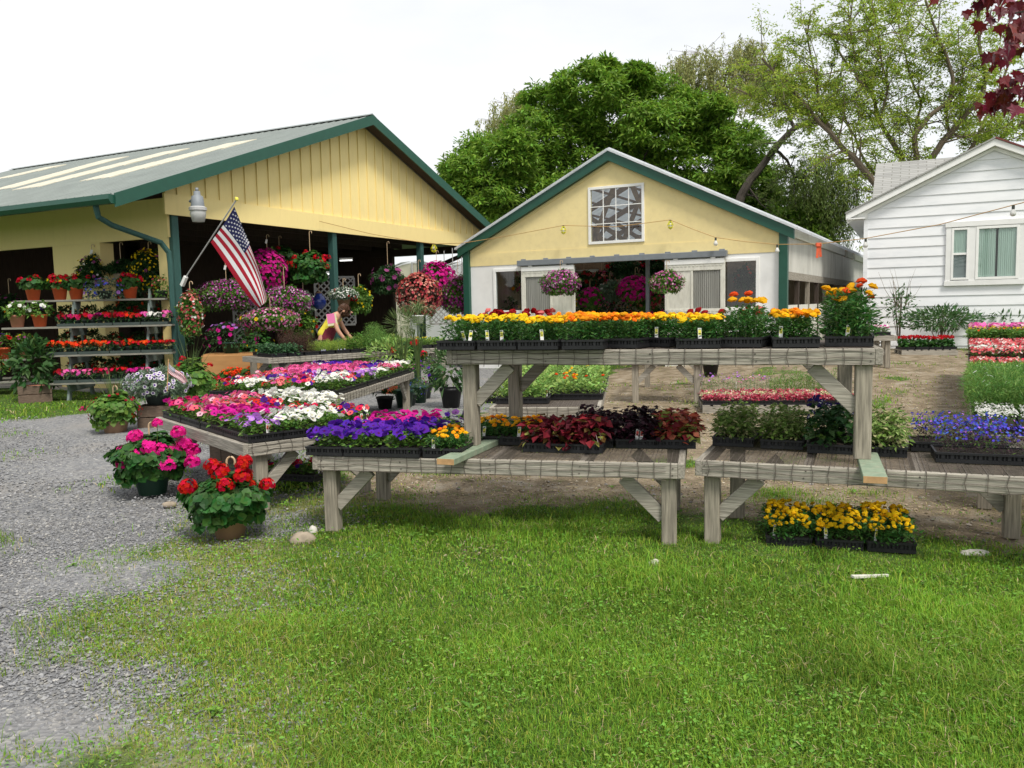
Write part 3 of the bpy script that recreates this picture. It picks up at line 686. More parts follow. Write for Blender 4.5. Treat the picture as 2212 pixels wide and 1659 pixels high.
# ---- greenhouse with yellow gable ----------------------------------------------
GA = radians(-28.3); gdx = np.array((cos(GA), sin(GA)))
gR = at(1692, 655, 17.2)[:2]; GW = 7.57; gL = gR-gdx*GW
GB = Fr(gL[0], gL[1], GA); GLn = 17.0
gh_ = thing('sales_greenhouse', 'greenhouse with pale yellow gable, green trim, white sliding doors and hanging flowers inside', 'greenhouse', GB.o, GB.a)
uA, zA = GB.px(1330, 331); zE = 3.02; GX_ = GW/2
GS = (zA-zE)/GX_
def gz_(u): return zA-GS*abs(u-GX_)
zW = 2.52     # bottom of yellow
wu0, wz1 = GB.px(1276, 411); wu1, wz0 = GB.px(1387, 516)
# gable as pieces round the window
m = MB()
def gpoly(pts): m.prism([(u, 0, z) for u, z in pts], (0, .05, 0))
gpoly([(0.06, zW), (wu0, zW), (wu0, gz_(wu0)-.05), (0.06, gz_(.06)-.05)])
gpoly([(wu1, zW), (GW-.06, zW), (GW-.06, gz_(GW-.06)-.05), (wu1, gz_(wu1)-.05)])
gpoly([(wu0, zW), (wu1, zW), (wu1, wz0), (wu0, wz0)]); gpoly([(wu0, wz1), (wu1, wz1), (wu1, gz_(wu1)-.05), (GX_, zA-.05), (wu0, gz_(wu0)-.05)])
for sgn in (-1, 1):   # inner yellow fillet along the rake
    ue = .1 if sgn < 0 else GW-.1
    m.prism([(GX_, -.02, zA-.17), (ue, -.02, gz_(ue)-.17), (ue, -.02, gz_(ue)-.23), (GX_, -.02, zA-.23)], (0, .018, 0))
m.box(.06, GW-.06, -.012, -.001, zW, zW+.30)
X['yellowg'] = mk('faded_yellow_plywood', (.80, .665, .335), .65, .04, 3, (2, 2, 2), dirt=(.68, .56, .30), dirts=4, dirtf=.5)
m.build('gable', X['yellowg'], gh_)
def window(root, name, u0, u1, z0, z1, nx_, nz_, fw, y=-.03, frame=None, glass=None, mun=.018, depth=.05):
    frame = frame or X['whitew']; f = MB()
    f.box(u0-fw, u0, y, y+depth, z0-fw, z1+fw); f.box(u1, u1+fw, y, y+depth, z0-fw, z1+fw); f.box(u0+.0005, u1-.0005, y, y+depth, z0-fw, z0); f.box(u0+.0005, u1-.0005, y, y+depth, z1, z1+fw)
    for i in range(1, nx_): uu = u0+(u1-u0)*i/nx_; f.box(uu-mun/2, uu+mun/2, y+.012, y+.034, z0, z1)
    for i in range(1, nz_): zz = z0+(z1-z0)*i/nz_; f.box(u0, u1, y+.014, y+.032, zz-mun/2, zz+mun/2)
    fo = f.build(name, frame, root, bevel=.003)
    gl = MB(); gl.add([(u0, y+.022, z0), (u1, y+.022, z0), (u1, y+.022, z1), (u0, y+.022, z1)], [(0, 1, 2, 3)]); gl.build('pane', glass or X['glass'], fo)
    return fo
window(gh_, 'gable_window', wu0, wu1, wz0, wz1, 4, 3, .06)
for sgn in (-1, 1):
    te = -.22 if sgn < 0 else GW+.22
    m = MB(); m.prism([(GX_, -.14, zA+.05), (te, -.14, gz_(te)+.05), (te, -.14, gz_(te)-.16), (GX_, -.14, zA-.16)], (0, .12, 0)); m.build('rake_board', X['green'], gh_)
    m = MB()
    te2 = te+.06*sgn
    m.prism([(GX_, -.18, zA+.055), (te2, -.18, gz_(te2)+.055), (te2, GLn, gz_(te2)+.055), (GX_, GLn, zA+.055)], (0, 0, .05))
    y = -.1
    while y < GLn: m.prism([(GX_, y, zA+.105), (GX_, y+.04, zA+.14), (GX_, y+.08, zA+.105)], (te2-GX_, 0, gz_(te2)-zA)); y += .3
    m.build('roof', X['polyroof'], gh_)
for u in (-.10, GW-.08):
    m = MB(); m.box(u, u+.17, -.1, .06, 0, gz_(max(min(u+.08, GW), 0))-.02); m.build('corner_post', X['green'], gh_, bevel=.006)
# track, white wall panels, windows, sliding doors
tu0, tz0 = GB.px(1117, 547, -.12); tu1, tz1 = GB.px(1570, 531, -.12)
m = MB(); m.box(tu0, tu1, -.15, -.03, 2.47, 2.60)
for k in range(9): uu = tu0+.12+k*(tu1-tu0-.24)/8; m.box(uu-.06, uu+.06, -.06, -.015, 2.60, 2.635)
m.build('door_track', X['grey'], gh_, bevel=.008)
lw0, lz1 = GB.px(1071, 565); lw1, lz0 = GB.px(1140, 665); rw0, _ = GB.px(1566, 546); rw1, _z = GB.px(1633, 660)
rz1 = 2.36; rz0 = 1.40; lz1 = 2.36; lz0 = 1.42
od0, _ = GB.px(1238, 600); od1, _ = GB.px(1437, 600)
def wallpanel(u0, u1, z0, z1):
    b = MB(); b.box(u0, u1, 0, .04, z0, z1); b.build('wall_panel', X['white'], gh_)
wallpanel(.06, lw0, 0, zW); wallpanel(lw0, lw1+.02, 0, lz0); wallpanel(lw0, lw1+.02, lz1, zW); wallpanel(lw1+.02, od0, 0, zW)
wallpanel(rw1, GW-.06, 0, zW); wallpanel(rw0-.02, rw1, 0, rz0); wallpanel(rw0-.02, rw1, rz1, zW); wallpanel(od1, rw0-.02, 0, zW)
window(gh_, 'side_window', lw0, lw1, lz0, lz1, 1, 1, .07); window(gh_, 'side_window', rw0, rw1, rz0, rz1, 1, 1, .07)
for a, b_, g0, g1 in ((1126, 1241, 1135, 1187), (1436, 1566, 1497, 1556)):
    u0, _ = GB.px(a, 600, -.1); u1, _ = GB.px(b_, 600, -.1); p0, _ = GB.px(g0, 600, -.1); p1, _ = GB.px(g1, 600, -.1)
    y = -.11; f = MB(); zt, zb = 2.44, .08
    f.box(u0, u0+.07, y, y+.05, zb, zt); f.box(u1-.07, u1, y, y+.05, zb, zt); f.box(u0+.0702, u1-.0702, y, y+.05, zt-.24, zt); f.box(u0+.0702, u1-.0702, y, y+.05, zb, zb+.25); f.box(u0+.0702, u1-.0702, y, y+.05, 1.26, 1.38)
    f.box(p0-.05, p0-.001, y+.002, y+.052, 1.381, zt-.241); f.box(p1+.001, p1+.05, y+.002, y+.052, 1.381, zt-.241)
    door = f.build('sliding_door', X['creamw'], gh_, bevel=.004)
    c = MB(); n = 40; uu = np.linspace(p0, p1, n); yy = y+.025+.012*np.sin(np.arange(n)*pi/1.5)
    c.add(np.concatenate((np.stack((uu, yy, np.full(n, 1.38)), 1), np.stack((uu, yy, np.full(n, zt-.24)), 1))), np.stack((np.arange(n-1), np.arange(1, n), np.arange(1, n)+n, np.arange(n-1)+n), 1)); c.build('ribbed_pane', X['fibred'], door)
    c = MB()
    for (s0, s1) in ((u0+.07, p0-.05), (p1+.05, u1-.07)):
        if s1-s0 > .05: c.box(s0, s1, y+.015, y+.03, 1.38, zt-.24)
    c.box(u0+.07, u1-.07, y+.015, y+.03, zb+.25, 1.26); c.build('infill_panel', X['creamw'], door)
    c = MB(); c.box(u0+.01, u1-.01, y-.012, y-.001, zt-.10, zt-.0); c.box(u0+.2, u0+.3, y-.02, y+.02, zt, zt+.05); c.box(u1-.3, u1-.2, y-.02, y+.02, zt, zt+.05); c.build('top_rail', X['whitew'], door)
    c = MB()
    for zz in (zt-.15, 1.32):
        k = u0+.02
        while k < u1-.06: c.box(k, k+.05, y-.008, y-.0005, zz, zz+.02); k += .085
    c.build('perforated_strip', X['creamw'], door)
    h = MB(); hu = u1-.04 if b_ < 1300 else u0+.04; h.box(hu-.02, hu+.02, y-.03, y-.001, 1.15, 1.35); h.build('latch', X['grey'], door)
# right side wall
v_ = lambda px: GB.side(px, 600, GW)[0]
m = MB(); n = int(GLn/.04); yy = np.linspace(.07, GLn, n); uu = GW+.03+.018*np.sin(np.arange(n)*pi/2+.4)
m.add(np.concatenate((np.stack((uu, yy, np.full(n, 2.12)), 1), np.stack((uu, yy, np.full(n, 2.84)), 1))), np.stack((np.arange(n-1), np.arange(1, n), np.arange(1, n)+n, np.arange(n-1)+n), 1)); m.build('corrugated_wall', X['fibre'], gh_)
m = MB(); m.box(GW+.02, GW+.10, .08, 9.5, 2.845, 3.02); m.box(GW+.02, GW+.10, 10.3, 11.6, 2.845, 3.02); m.box(GW+.02, GW+.10, 12.4, GLn, 2.845, 3.02); m.build('eave_board', X['creamw'], gh_)
m = MB(); m.box(GW-.01, GW+.055, .07, GLn, 1.95, 2.118); m.build('rail', X['wood_y'], gh_)
for k in range(12):
    m = MB(); y = .1+k*1.45; m.box(GW-.04, GW+.05, y, y+.1, 0, 1.948); m.build('wall_post', X['darkwood'] if k % 2 else X['wood_z'], gh_)
m = MB(); m.box(GW, GW+.03, .2, GLn, 0, 1.42); m.build('low_wall', X['creamw'], gh_)
# left wall, back wall, trusses, floor
m = MB(); m.box(0, .05, .1, GLn, 0, 1.1); m.box(0, .05, .1, GLn, 2.6, 3.0); m.build('left_wall', X['creamw'], gh_)
m = MB(); m.box(.01, .03, .1, GLn, 1.1, 2.6); m.build('sheet_wall', X.setdefault('innerw', mk('brown_inner_sheet', (.34, .27, .20), .7, .25, 3, (4, 4, .5), trans=.35)), gh_)
m = MB(); m.prism([(0, GLn, 0), (GW, GLn, 0), (GW, GLn, zE), (GX_, GLn, zA), (0, GLn, zE)], (0, .05, 0)); m.build('back_wall', X.setdefault('innerw', mk('brown_inner_sheet', (.34, .27, .20), .7, .25, 3, (4, 4, .5), trans=.35)), gh_)
m = MB(); m.box(.05, GW-.05, .05, GLn, .0, .03); m.build('floor_slab', X['concrete'], gh_)
for k in range(9):
    y = .7+k*1.9; m = MB(); m.box(.1, GW-.1, y, y+.06, 2.62, 2.76)
    for a, b_ in (((1.0, 2.7), (2.0, gz_(2.0)-.1)), ((GX_, 2.7), (2.0, gz_(2.0)-.1)), ((GX_, 2.7), (GW-2.0, gz_(2.0)-.1)), ((GW-1.0, 2.7), (GW-2.0, gz_(2.0)-.1)), ((GX_-.9, 2.7), (GX_, zA-.1)), ((GX_+.9, 2.7), (GX_, zA-.1))): m.beam((a[0], y+.1, a[1]), (b_[0], y+.1, b_[1]), .05, .11)
    m.beam((.1, y, zE-.1), (GX_, y, zA-.08), .05, .13); m.beam((GW-.1, y, zE-.1), (GX_, y, zA-.08), .05, .13)
    m.build('truss', mkt := X.setdefault('truss', mk('brown_truss_timber', (.30, .2, .125), .85, .25, 5, (3, 3, 3))), gh_)
for k in range(9):
    for sgn in (-1, 1):
        m = MB(); uu = GX_+sgn*(.25+k*.42); m.box(uu-.025, uu+.025, .1, GLn-.1, gz_(uu)-.0, gz_(uu)+.05); m.build('purlin', X['truss'], gh_)
m = MB(); ip, _ = GB.px(1398, 600, 1.2); m.box(ip-.04, ip+.04, 1.2, 1.28, 0, 2.62); m.build('inner_post', X['grey'], gh_)

# ---- white house ------------------------------------------------------------------
HA = radians(-25.5); hp = at(1866, 650, 21.0)
hz = .24
HB = Fr(hp[0], hp[1], HA); house = thing('white_house', 'white clapboard house with grey shingle roof and curtained window', 'house', HB.o, HB.a)
uR, zR = HB.px(2148, 312, 0); HX = uR; HW = 2*uR; zEv = 3.75; HS = (zR-zEv)/HX
def hz_(u): return zR-HS*abs(u-HX)
m = MB(); step = .243; z = .1
while z < zR-.05:
    z1 = min(z+step, zR-.02)
    def xr(zz):
        if zz <= zEv: return 0., HW
        d = (zz-zEv)/HS; return d, HW-d
    a0, b0 = xr(z); a1, b1 = xr(z1)
    if b0-a0 > .1:
        if b1 < a1: a1 = b1 = HX
        V = [(a0, -.022, z), (b0, -.022, z), (b1, -.003, z1), (a1, -.003, z1), (a0, .0, z), (b0, 0, z)]
        m.add(V, [(0, 1, 2, 3)]); m.add(V, [(4, 5, 1, 0)])
    z += step
m.prism([(0, .001, 0), (HW, .001, 0), (HW, .001, zEv), (HX, .001, zR), (0, .001, zEv)], (0, .1, 0)); m.box(0.001, .1, .101, 7, 0, zEv); m.build('siding', X['siding'], house)
m = MB(); m.box(-.012, .10, 0, 7, 0.0, zEv); m.build('side_wall', X['siding'], house)
m = MB(); m.box(-.03, .07, -.035, .0, .1, zEv-.02); 
m.build('corner_board', X['siding'], house)
ov = .42
for sgn in (-1, 1):
    te = -ov if sgn < 0 else HW+ov
    m = MB(); m.prism([(HX, -.20, zR+.10), (te, -.20, hz_(te)+.10), (te, -.20, hz_(te)-.05), (HX, -.20, zR-.05)], (0, .15, 0)); m.prism([(HX, -.06, zR-.06), (te, -.06, hz_(te)-.06), (te, -.06, hz_(te)-.14), (HX, -.06, zR-.14)], (0, .03, 0)); m.build('rake_board', X['whitew'], house)
X['shingle'] = None
def shinglemat():
    m = bpy.data.materials.new('grey_asphalt_shingles'); m.use_nodes = True; nt = m.node_tree; N = nt.nodes; b = N['Principled BSDF']; b.inputs['Roughness'].default_value = .9
    tc = N.new('ShaderNodeTexCoord'); br = N.new('ShaderNodeTexBrick'); br.inputs['Scale'].default_value = 1; br.inputs['Brick Width'].default_value = .45; br.inputs['Row Height'].default_value = .14; br.inputs['Mortar Size'].default_value = .012
    br.inputs['Color1'].default_value = (.33, .33, .315, 1); br.inputs['Color2'].default_value = (.25, .25, .24, 1); br.inputs['Mortar'].default_value = (.17, .165, .15, 1)
    nt.links.new(tc.outputs['Object'], br.inputs['Vector']); nt.links.new(br.outputs[0], b.inputs['Base Color']); return m
X['shingle'] = shinglemat()
def slab(name, o, ax, ay, lx, ly, mat, th=.05):
    """a roof slab whose own x and y run along ax and ay"""
    ax = unit(ax); ay = unit(ay); az = np.cross(ax, ay)
    m = MB(); m.box(0, lx, 0, ly, 0, th); ob = m.build(name, mat, house)
    M_ = Matrix(((ax[0], ay[0], az[0], o[0]), (ax[1], ay[1], az[1], o[1]), (ax[2], ay[2], az[2], o[2]), (0, 0, 0, 1))); ob.matrix_local = M_; return ob
sl_ = math.hypot(HX+ov, zR-hz_(-ov))
slab('roof', (-ov, -.22, hz_(-ov)+.11), (0, 1, 0), (-(HX+ov), 0, -(zR-hz_(-ov))), 7.5, -0.001-0, X['shingle']) if False else None
m = MB(); m.prism([(HX, -.23, zR+.105), (-ov-.03, -.23, hz_(-ov-.03)+.105), (-ov-.03, 7, hz_(-ov-.03)+.105), (HX, 7, zR+.105)], (0, 0, .04)); m.build('roof', X['shingle'], house)
m = MB(); m.prism([(HX, -.23, zR+.105), (HW+ov, -.23, hz_(HW+ov)+.105), (HW+ov, 7, hz_(HW+ov)+.105), (HX, 7, zR+.105)], (0, 0, .04)); m.build('roof', X.setdefault('redroof', mk('dark_red_roof_edge', (.16, .05, .045), .8, .2, 8)), house)
m = MB(); m.prism([(-ov, -.2, hz_(-ov)-.05), (.0, -.2, hz_(-ov)-.05), (.0, 7, hz_(-ov)-.05), (-ov, 7, hz_(-ov)-.05)], (0, 0, .03)); m.box(-ov-.02, -ov, -.2, 7, hz_(-ov)-.05, hz_(-ov)+.1); m.box(-ov+.001, .05, -.055, -.03, hz_(-ov)-.05, hz_(0)-.1); m.build('eave_soffit', X['whitew'], house)
# main roof slope behind
vb = 2.2
a_ = HB.plane(1897, 418, (0, vb, 0), (0, 1, 0)); u0, z0 = a_[0], a_[2]; b_ = HB.plane(1906, 356, (0, vb+2.6, 0), (0, 1, 0))
slab('rear_roof', (u0-.15, vb, z0-.25), (1, 0, 0), (b_[0]*0, 2.6, b_[2]-z0+.25), 7.5, math.hypot(2.6, b_[2]-z0+.25), X['shingle'])
m = MB(); m.box(u0, u0+7, vb+.3, vb+5, 0, z0-.3); m.build('rear_wall', X['siding'], house)
# windows of the house
hu0, hz1 = HB.px(2050, 486); hu1, hz0 = HB.px(2204, 606)
def pxr(a, b, c, d):
    u0_, z1_ = HB.px(a, b); u1_, z0_ = HB.px(c, d); return u0_, u1_, z0_, z1_
a0, a1, c0, c1 = pxr(2056, 494, 2091, 604); b0, b1, d0, d1 = pxr(2109, 486, 2199, 599)
c0 = d0 = min(c0, d0); c1 = d1 = max(c1, d1)-.05
m = MB(); fr = [(a0-.12, a0-.0), (a1, b0), (b1, b1+.12)]
for q0, q1 in fr: m.box(q0, q1, -.06, -.02, c0-.02, c1+.02)
m.box(a0-.14, b1+.14, -.075, -.02, c0-.14, c0-.021); m.box(a0-.14, b1+.14, -.075, -.02, c1+.021, c1+.15); m.build('window_casing', X['white'], house, bevel=.004)
w1 = window(house, 'sash_window', a0+.05, a1-.05, c0+.05, c1-.05, 1, 2, .05, y=-.07, glass=X['glassdark'], mun=.05)
w2 = window(house, 'picture_window', b0+.06, b1-.06, d0+.05, d1-.05, 1, 1, .06, y=-.07, glass=X['glassdark'])
def drapes(u0, u1, z0, z1, wnd, mat):
    n = 50; uu = np.linspace(u0, u1, n); yy = -.032+.006*np.sin(np.arange(n)*1.15)+.003*np.sin(np.arange(n)*.43); c = MB()
    c.add(np.concatenate((np.stack((uu, yy, np.full(n, z0)), 1), np.stack((uu, yy, np.full(n, z1)), 1))), np.stack((np.arange(n-1), np.arange(1, n), np.arange(1, n)+n, np.arange(n-1)+n), 1)); c.build('curtain', mat, wnd)
mid = b0+(b1-b0)*.485
drapes(b0+.06, mid-.02, d0+.06, d1-.06, w2, X['curtain']); drapes(mid+.03, b1-.06, d0+.06, d1-.06, w2, X['curtain'])
c = MB(); c.box(mid-.03, mid+.04, -.0245, -.023, d0+.06, d1-.06); c.build('curtain_gap', X['darkroom'], w2)
zm = (c0+c1)/2; drapes(a0+.05, a1-.05, zm, c1-.06, w1, X['curtain']); c = MB(); c.box(a0+.05, a1-.05, -.0255, -.024, c0+.05, zm); c.build('insect_screen', X['curtaingrey'], w1)
# ---------------------------------------------------------------- plant materials
LF = {
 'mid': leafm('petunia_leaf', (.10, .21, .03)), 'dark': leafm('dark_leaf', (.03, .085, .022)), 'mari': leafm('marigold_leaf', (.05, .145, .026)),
 'lime': leafm('lime_leaf', (.25, .36, .05)), 'zin': leafm('zinnia_leaf', (.24, .38, .09), isl=.4), 'ger': leafm('geranium_leaf', (.035, .115, .018), isl=.45),
 'bronze': leafm('bronze_leaf', (.085, .045, .03), isl=.4), 'grey': leafm('grey_green_leaf', (.15, .22, .14)), 'fern': leafm('feathery_leaf', (.13, .26, .05)),
 'dot': mk('spotted_leaf', None, .6, .15, 60, isl=.3, hue=.01, trans=.3, ramp=[(.13, .24, .04), (.19, .30, .07), (.40, .39, .19), (.11, .20, .035), (.25, .33, .10)]),
 'spike': leafm('spike_leaf', (.11, .17, .05)), 'ivy': leafm('ivy_leaf', (.035, .10, .035), isl=.5), 'cream': leafm('cream_leaf', (.55, .54, .30)),
 'shrub': leafm('shrub_leaf', (.07, .15, .045)), 'big': leafm('broad_leaf', (.055, .13, .035)), 'varieg': mk('striped_leaf', None, .6, .1, 9, isl=.2, trans=.3, ramp=[(.16, .24, .09), (.40, .42, .25), (.10, .17, .05)]),
}
PU = (.095, .018, .36); MA = (.58, .012, .25); WH = (.80, .80, .76); HP = (.80, .13, .34); CO = (.80, .12, .12); RD = (.62, .012, .018); LA = (.48, .20, .66); DP = (.07, .012, .22); LP = (.80, .48, .56); CRI = (.50, .01, .08)
PT = {
 'purple': petal('purple_petal', PU), 'magenta': petal('magenta_petal', MA), 'white': petal('white_petal', WH, isl=.06), 'lav': petal('lavender_petal', LA), 'hot': petal('hot_pink_petal', HP),
 'pinkmix': petal('mixed_pink_petal', None, ramp=[HP, CO, LP, HP, (.75, .2, .3), WH, CRI]), 'redmix': petal('mixed_red_petal', None, ramp=[RD, DP, WH, CO, PU, RD, (.55, .03, .3)]),
 'coral': petal('coral_petal', None, ramp=[CO, HP, (.8, .2, .2), LP, RD]), 'crimson': petal('crimson_petal', None, ramp=[CRI, MA, (.55, .02, .12), HP]), 'lilac': petal('lilac_petal', None, ramp=[LA, (.25, .14, .62), LP, (.30, .10, .55), HP]),
 'purpwhite': petal('purple_and_white_petal', None, ramp=[DP, WH, PU, WH, LA]), 'yellow': petal('yellow_petal', (.86, .60, .012)), 'gold': petal('golden_petal', (.88, .46, .008)), 'orange': petal('orange_petal', (.88, .29, .008), hue=.02),
 'redorange': petal('red_orange_petal', (.78, .075, .01)), 'mumyellow': petal('deep_yellow_petal', (.86, .56, .010)), 'red': petal('red_petal', (.52, .004, .012), isl=.3), 'darkred': petal('dark_red_petal', (.34, .006, .014), isl=.3), 'magred': petal('violet_pink_petal', (.74, .016, .27), isl=.2),
 'verb': petal('verbena_petal', None, ramp=[(.33, .03, .24), (.45, .06, .33), (.62, .40, .55), (.28, .02, .2)]), 'verbpink': petal('verbena_pink_petal', None, ramp=[(.65, .2, .38), (.55, .1, .3), (.75, .5, .58), (.6, .12, .4)]),
 'blue': petal('blue_petal', (.075, .075, .62), hue=.03), 'salmon': petal('salmon_petal', None, ramp=[(.72, .10, .11), (.74, .25, .22), (.66, .04, .07), (.80, .66, .62), (.70, .12, .14), (.75, .2, .25)]), 'coralbeg': petal('begonia_petal', None, ramp=[(.6, .09, .09), (.55, .16, .13), (.42, .05, .06), (.7, .3, .25)]),
 'pink': petal('pink_petal', None, ramp=[(.78, .14, .36), (.80, .30, .48), (.7, .1, .42), (.8, .5, .6)]), 'mauve': petal('mauve_petal', None, ramp=[(.30, .03, .2), (.38, .08, .26), (.25, .03, .15)]), 'navy': petal('navy_petal', (.03, .02, .14)),
 'caladium': mk('pink_splashed_leaf', None, .6, .1, 9, isl=.25, trans=.3, ramp=[(.50, .05, .11), (.42, .03, .07), (.60, .15, .2), (.33, .02, .05), (.62, .3, .3)]), 'coleus': mk('red_coleus_leaf', None, .6, .2, 30, isl=.3, trans=.25, ramp=[(.11, .006, .016), (.17, .009, .02), (.08, .006, .015), (.24, .016, .025), (.11, .06, .014), (.13, .008, .016)]),
 'coleusd': mk('black_coleus_leaf', None, .55, .2, 30, isl=.3, trans=.1, ramp=[(.022, .008, .014), (.035, .010, .02), (.016, .007, .012), (.05, .01, .022)]), 'coleuso': mk('coral_coleus_leaf', None, .6, .2, 30, isl=.3, trans=.25, ramp=[(.42, .09, .05), (.55, .17, .10), (.22, .02, .03), (.20, .24, .05), (.36, .05, .04)]),
 'coleuse': leafm('yellow_green_coleus_leaf', (.30, .30, .07)), 'lobdark': mk('bronze_lobelia_leaf', None, .6, .1, 9, isl=.3, trans=.2, ramp=[(.06, .035, .045), (.05, .07, .03), (.08, .04, .05)]),
 'throat': petal('dark_throat', (.09, .008, .10)), 'throaty': petal('pale_yellow_throat', (.62, .58, .25)),
 'star': petal('star_white_petal', (.74, .70, .76), isl=.06), 'starthroat': petal('star_purple_petal', (.13, .04, .32)),
}
# ---------------------------------------------------------------- trays of bedding plants
TW, TL, TH = .262, .53, .06
def tray_mesh():
    m = MB(); a, b = TW/2, TL/2; t = .004
    def side(p, q, n):
        p = np.array(p); q = np.array(q); d = unit(q-p); up = (0, 0, 1)
        m.beam((*p, TH-.007), (*q, TH-.007), .012, .013); m.beam((*p, .011), (*q, .011), t, .022)
        Ln = np.linalg.norm(q-p); k = np.linspace(0, Ln, n)
        for i in range(n-1):
            f = .30 if i % 2 else .74
            c = p+d*(k[i]+k[i+1])/2; h = (k[i+1]-k[i])*f
            m.beam((*(c-d*h/2), .036), (*(c+d*h/2), .036), t, .03)
    side((-a, -b), (a, -b), 13); side((-a, b), (a, b), 13); side((-a, -b), (-a, b), 23); side((a, -b), (a, b), 23)
    m.box(-a, a, -b, b, .001, .006)
    m.box(-a+.012, a-.012, -b+.012, b-.012, .0062, .040, 1); m.box(-a+.008, a-.008, -b+.008, b-.008, .0405, .049, 2)
    return m
X['cell'] = mk('grey_black_cell_pack', (.022, .022, .024), .5, .2, 10)
_tm = tray_mesh().build('tray', [X['black'], X['cell'], X['soil']]); TRAYME = _tm.data; bpy.data.objects.remove(_tm)
def scat(nx, ny, w=.115, l=.245, j=.35):
    gx, gy = np.meshgrid((np.arange(nx)+.5)/nx*2-1, (np.arange(ny)+.5)/ny*2-1, indexing='ij')
    x = gx.ravel()*w+rng.uniform(-j, j, nx*ny)*2*w/nx; y = gy.ravel()*l+rng.uniform(-j, j, nx*ny)*2*l/ny
    return x, y
def bushes(m, nx, ny, nl, h, L_, W_, z0=.045, spread=.045, up=(-.3, .9), mat=0, w=.115, l=.245, round_=False, pw=.8, hv=.25):
    x, y = scat(nx, ny, w, l); n = nx*ny; hh = h*rng.uniform(1-hv, 1+hv, n)
    x, y, hh = (np.repeat(v, nl) for v in (x, y, hh)); k = n*nl
    az = rng.uniform(0, 2*pi, k); f = rng.uniform(0, 1, k)**pw; r = spread*rng.uniform(.1, 1, k)*np.sqrt(np.clip(1.15-f, .1, 1))
    P = np.stack((x+r*np.cos(az), y+r*np.sin(az), z0+hh*f), 1); D = np.stack((np.cos(az), np.sin(az), rng.uniform(up[0], up[1], k)), 1)
    N = np.tile((0, 0, 1.), (k, 1))+rng.normal(size=(k, 3))*.35
    if round_: m.fans(P, unit(D*.8+N), L_*rng.uniform(.35, .65, k), 4, mat, cup=.12, wav=.2)
    else: m.leaves(P, D, N, L_*rng.uniform(.6, 1.3, k), W_*rng.uniform(.6, 1.3, k), mat)
def ferny(m, nx, ny, nl, h, L_=.03, W_=.006, mat=0, w=.12, l=.25, z0=.045, spread=.06):
    x, y = scat(nx, ny, w, l); n = nx*ny; hh = h*rng.uniform(.7, 1.25, n); x, y, hh = (np.repeat(v, nl) for v in (x, y, hh)); k = n*nl
    f = rng.uniform(0, 1, k)**.75; az = rng.uniform(0, 2*pi, k); r = spread*rng.uniform(0, 1, k)*(.4+.6*np.sin(f*pi*.85))
    P = np.stack((x+r*np.cos(az), y+r*np.sin(az), z0+hh*f), 1); D = rdir(k, .7); m.leaves(P, D, rdir(k), L_*rng.uniform(.5, 1.4, k), W_*rng.uniform(.6, 1.4, k), mat, fold=0)
def stems(m, nx, ny, h, r=.002, mat=0, w=.115, l=.245):
    x, y = scat(nx, ny, w, l)
    for a, b in zip(x, y): m.tube([(a, b, .045), (a+rng.normal()*.008, b+rng.normal()*.008, .045+h*rng.uniform(.7, 1))], r, 3, mat, cap=False)
def blooms(n, h, z0=.045, side=.9, w=.128, l=.262, zv=.18, dome=.0):
    x = rng.uniform(-w, w, n); y = rng.uniform(-l, l, n)
    z = z0+h*(1+rng.uniform(-zv, zv, n))-dome*((x/w)**2+(y/l)**2)*h*.35
    N = np.stack((x/w*side*.7+rng.normal(size=n)*side*.55, y/l*side*.5+rng.normal(size=n)*side*.55, np.full(n, 1.)), 1)
    return np.stack((x, y, z), 1), N
def plabels(root, n, pic, h=.075, z=.05, front=True):
    for i in range(n):
        x = rng.uniform(-.10, .10); y = -TL/2+.03 if front else rng.uniform(-.2, .2)
        m = MB(); a = .011; m.box(-a, a, -.0008, .0008, 0, h); m.box(-a*.8, a*.8, -.0016, -.0009, h*.42, h*.84, 1); m.box(-a*.7, a*.7, -.0016, -.0009, h*.88, h*.94, 2); m.box(-a*.6, a*.6, -.0022, -.0017, h*.5, h*.58, 2)
        o = m.build('plant_label', [X['tagw'], X[pic], X['tagk']], root); o.location = (x, y, z); o.rotation_euler = (rng.normal()*.12, rng.normal()*.12, rng.normal()*.3)
class BB(MB):
    """blooms: also kept one by one, so that a few large ones can be parts of their own"""
    def __init__(s): super().__init__(); s.singles = []
    def _each(s, fn, P, N, r, a, kw):
        r = np.broadcast_to(np.asarray(r, float), (len(P),))
        for i in range(len(P)):
            if len(s.singles) > 30: break
            m = MB(); getattr(MB, fn)(m, P[i:i+1], N[i:i+1], r[i:i+1], *a, **kw); s.singles.append(m)
    def fans(s, P, N, r, *a, **kw): MB.fans(s, P, N, r, *a, **kw); s._each('fans', P, N, r, a, kw)
    def pompons(s, P, N, r, *a, **kw): MB.pompons(s, P, N, r, *a, **kw); s._each('pompons', P, N, r, a, kw)
    def umbels(s, P, R, *a, **kw):
        s.singles += [MB()]*31; MB.umbels(s, P, R, *a, **kw)
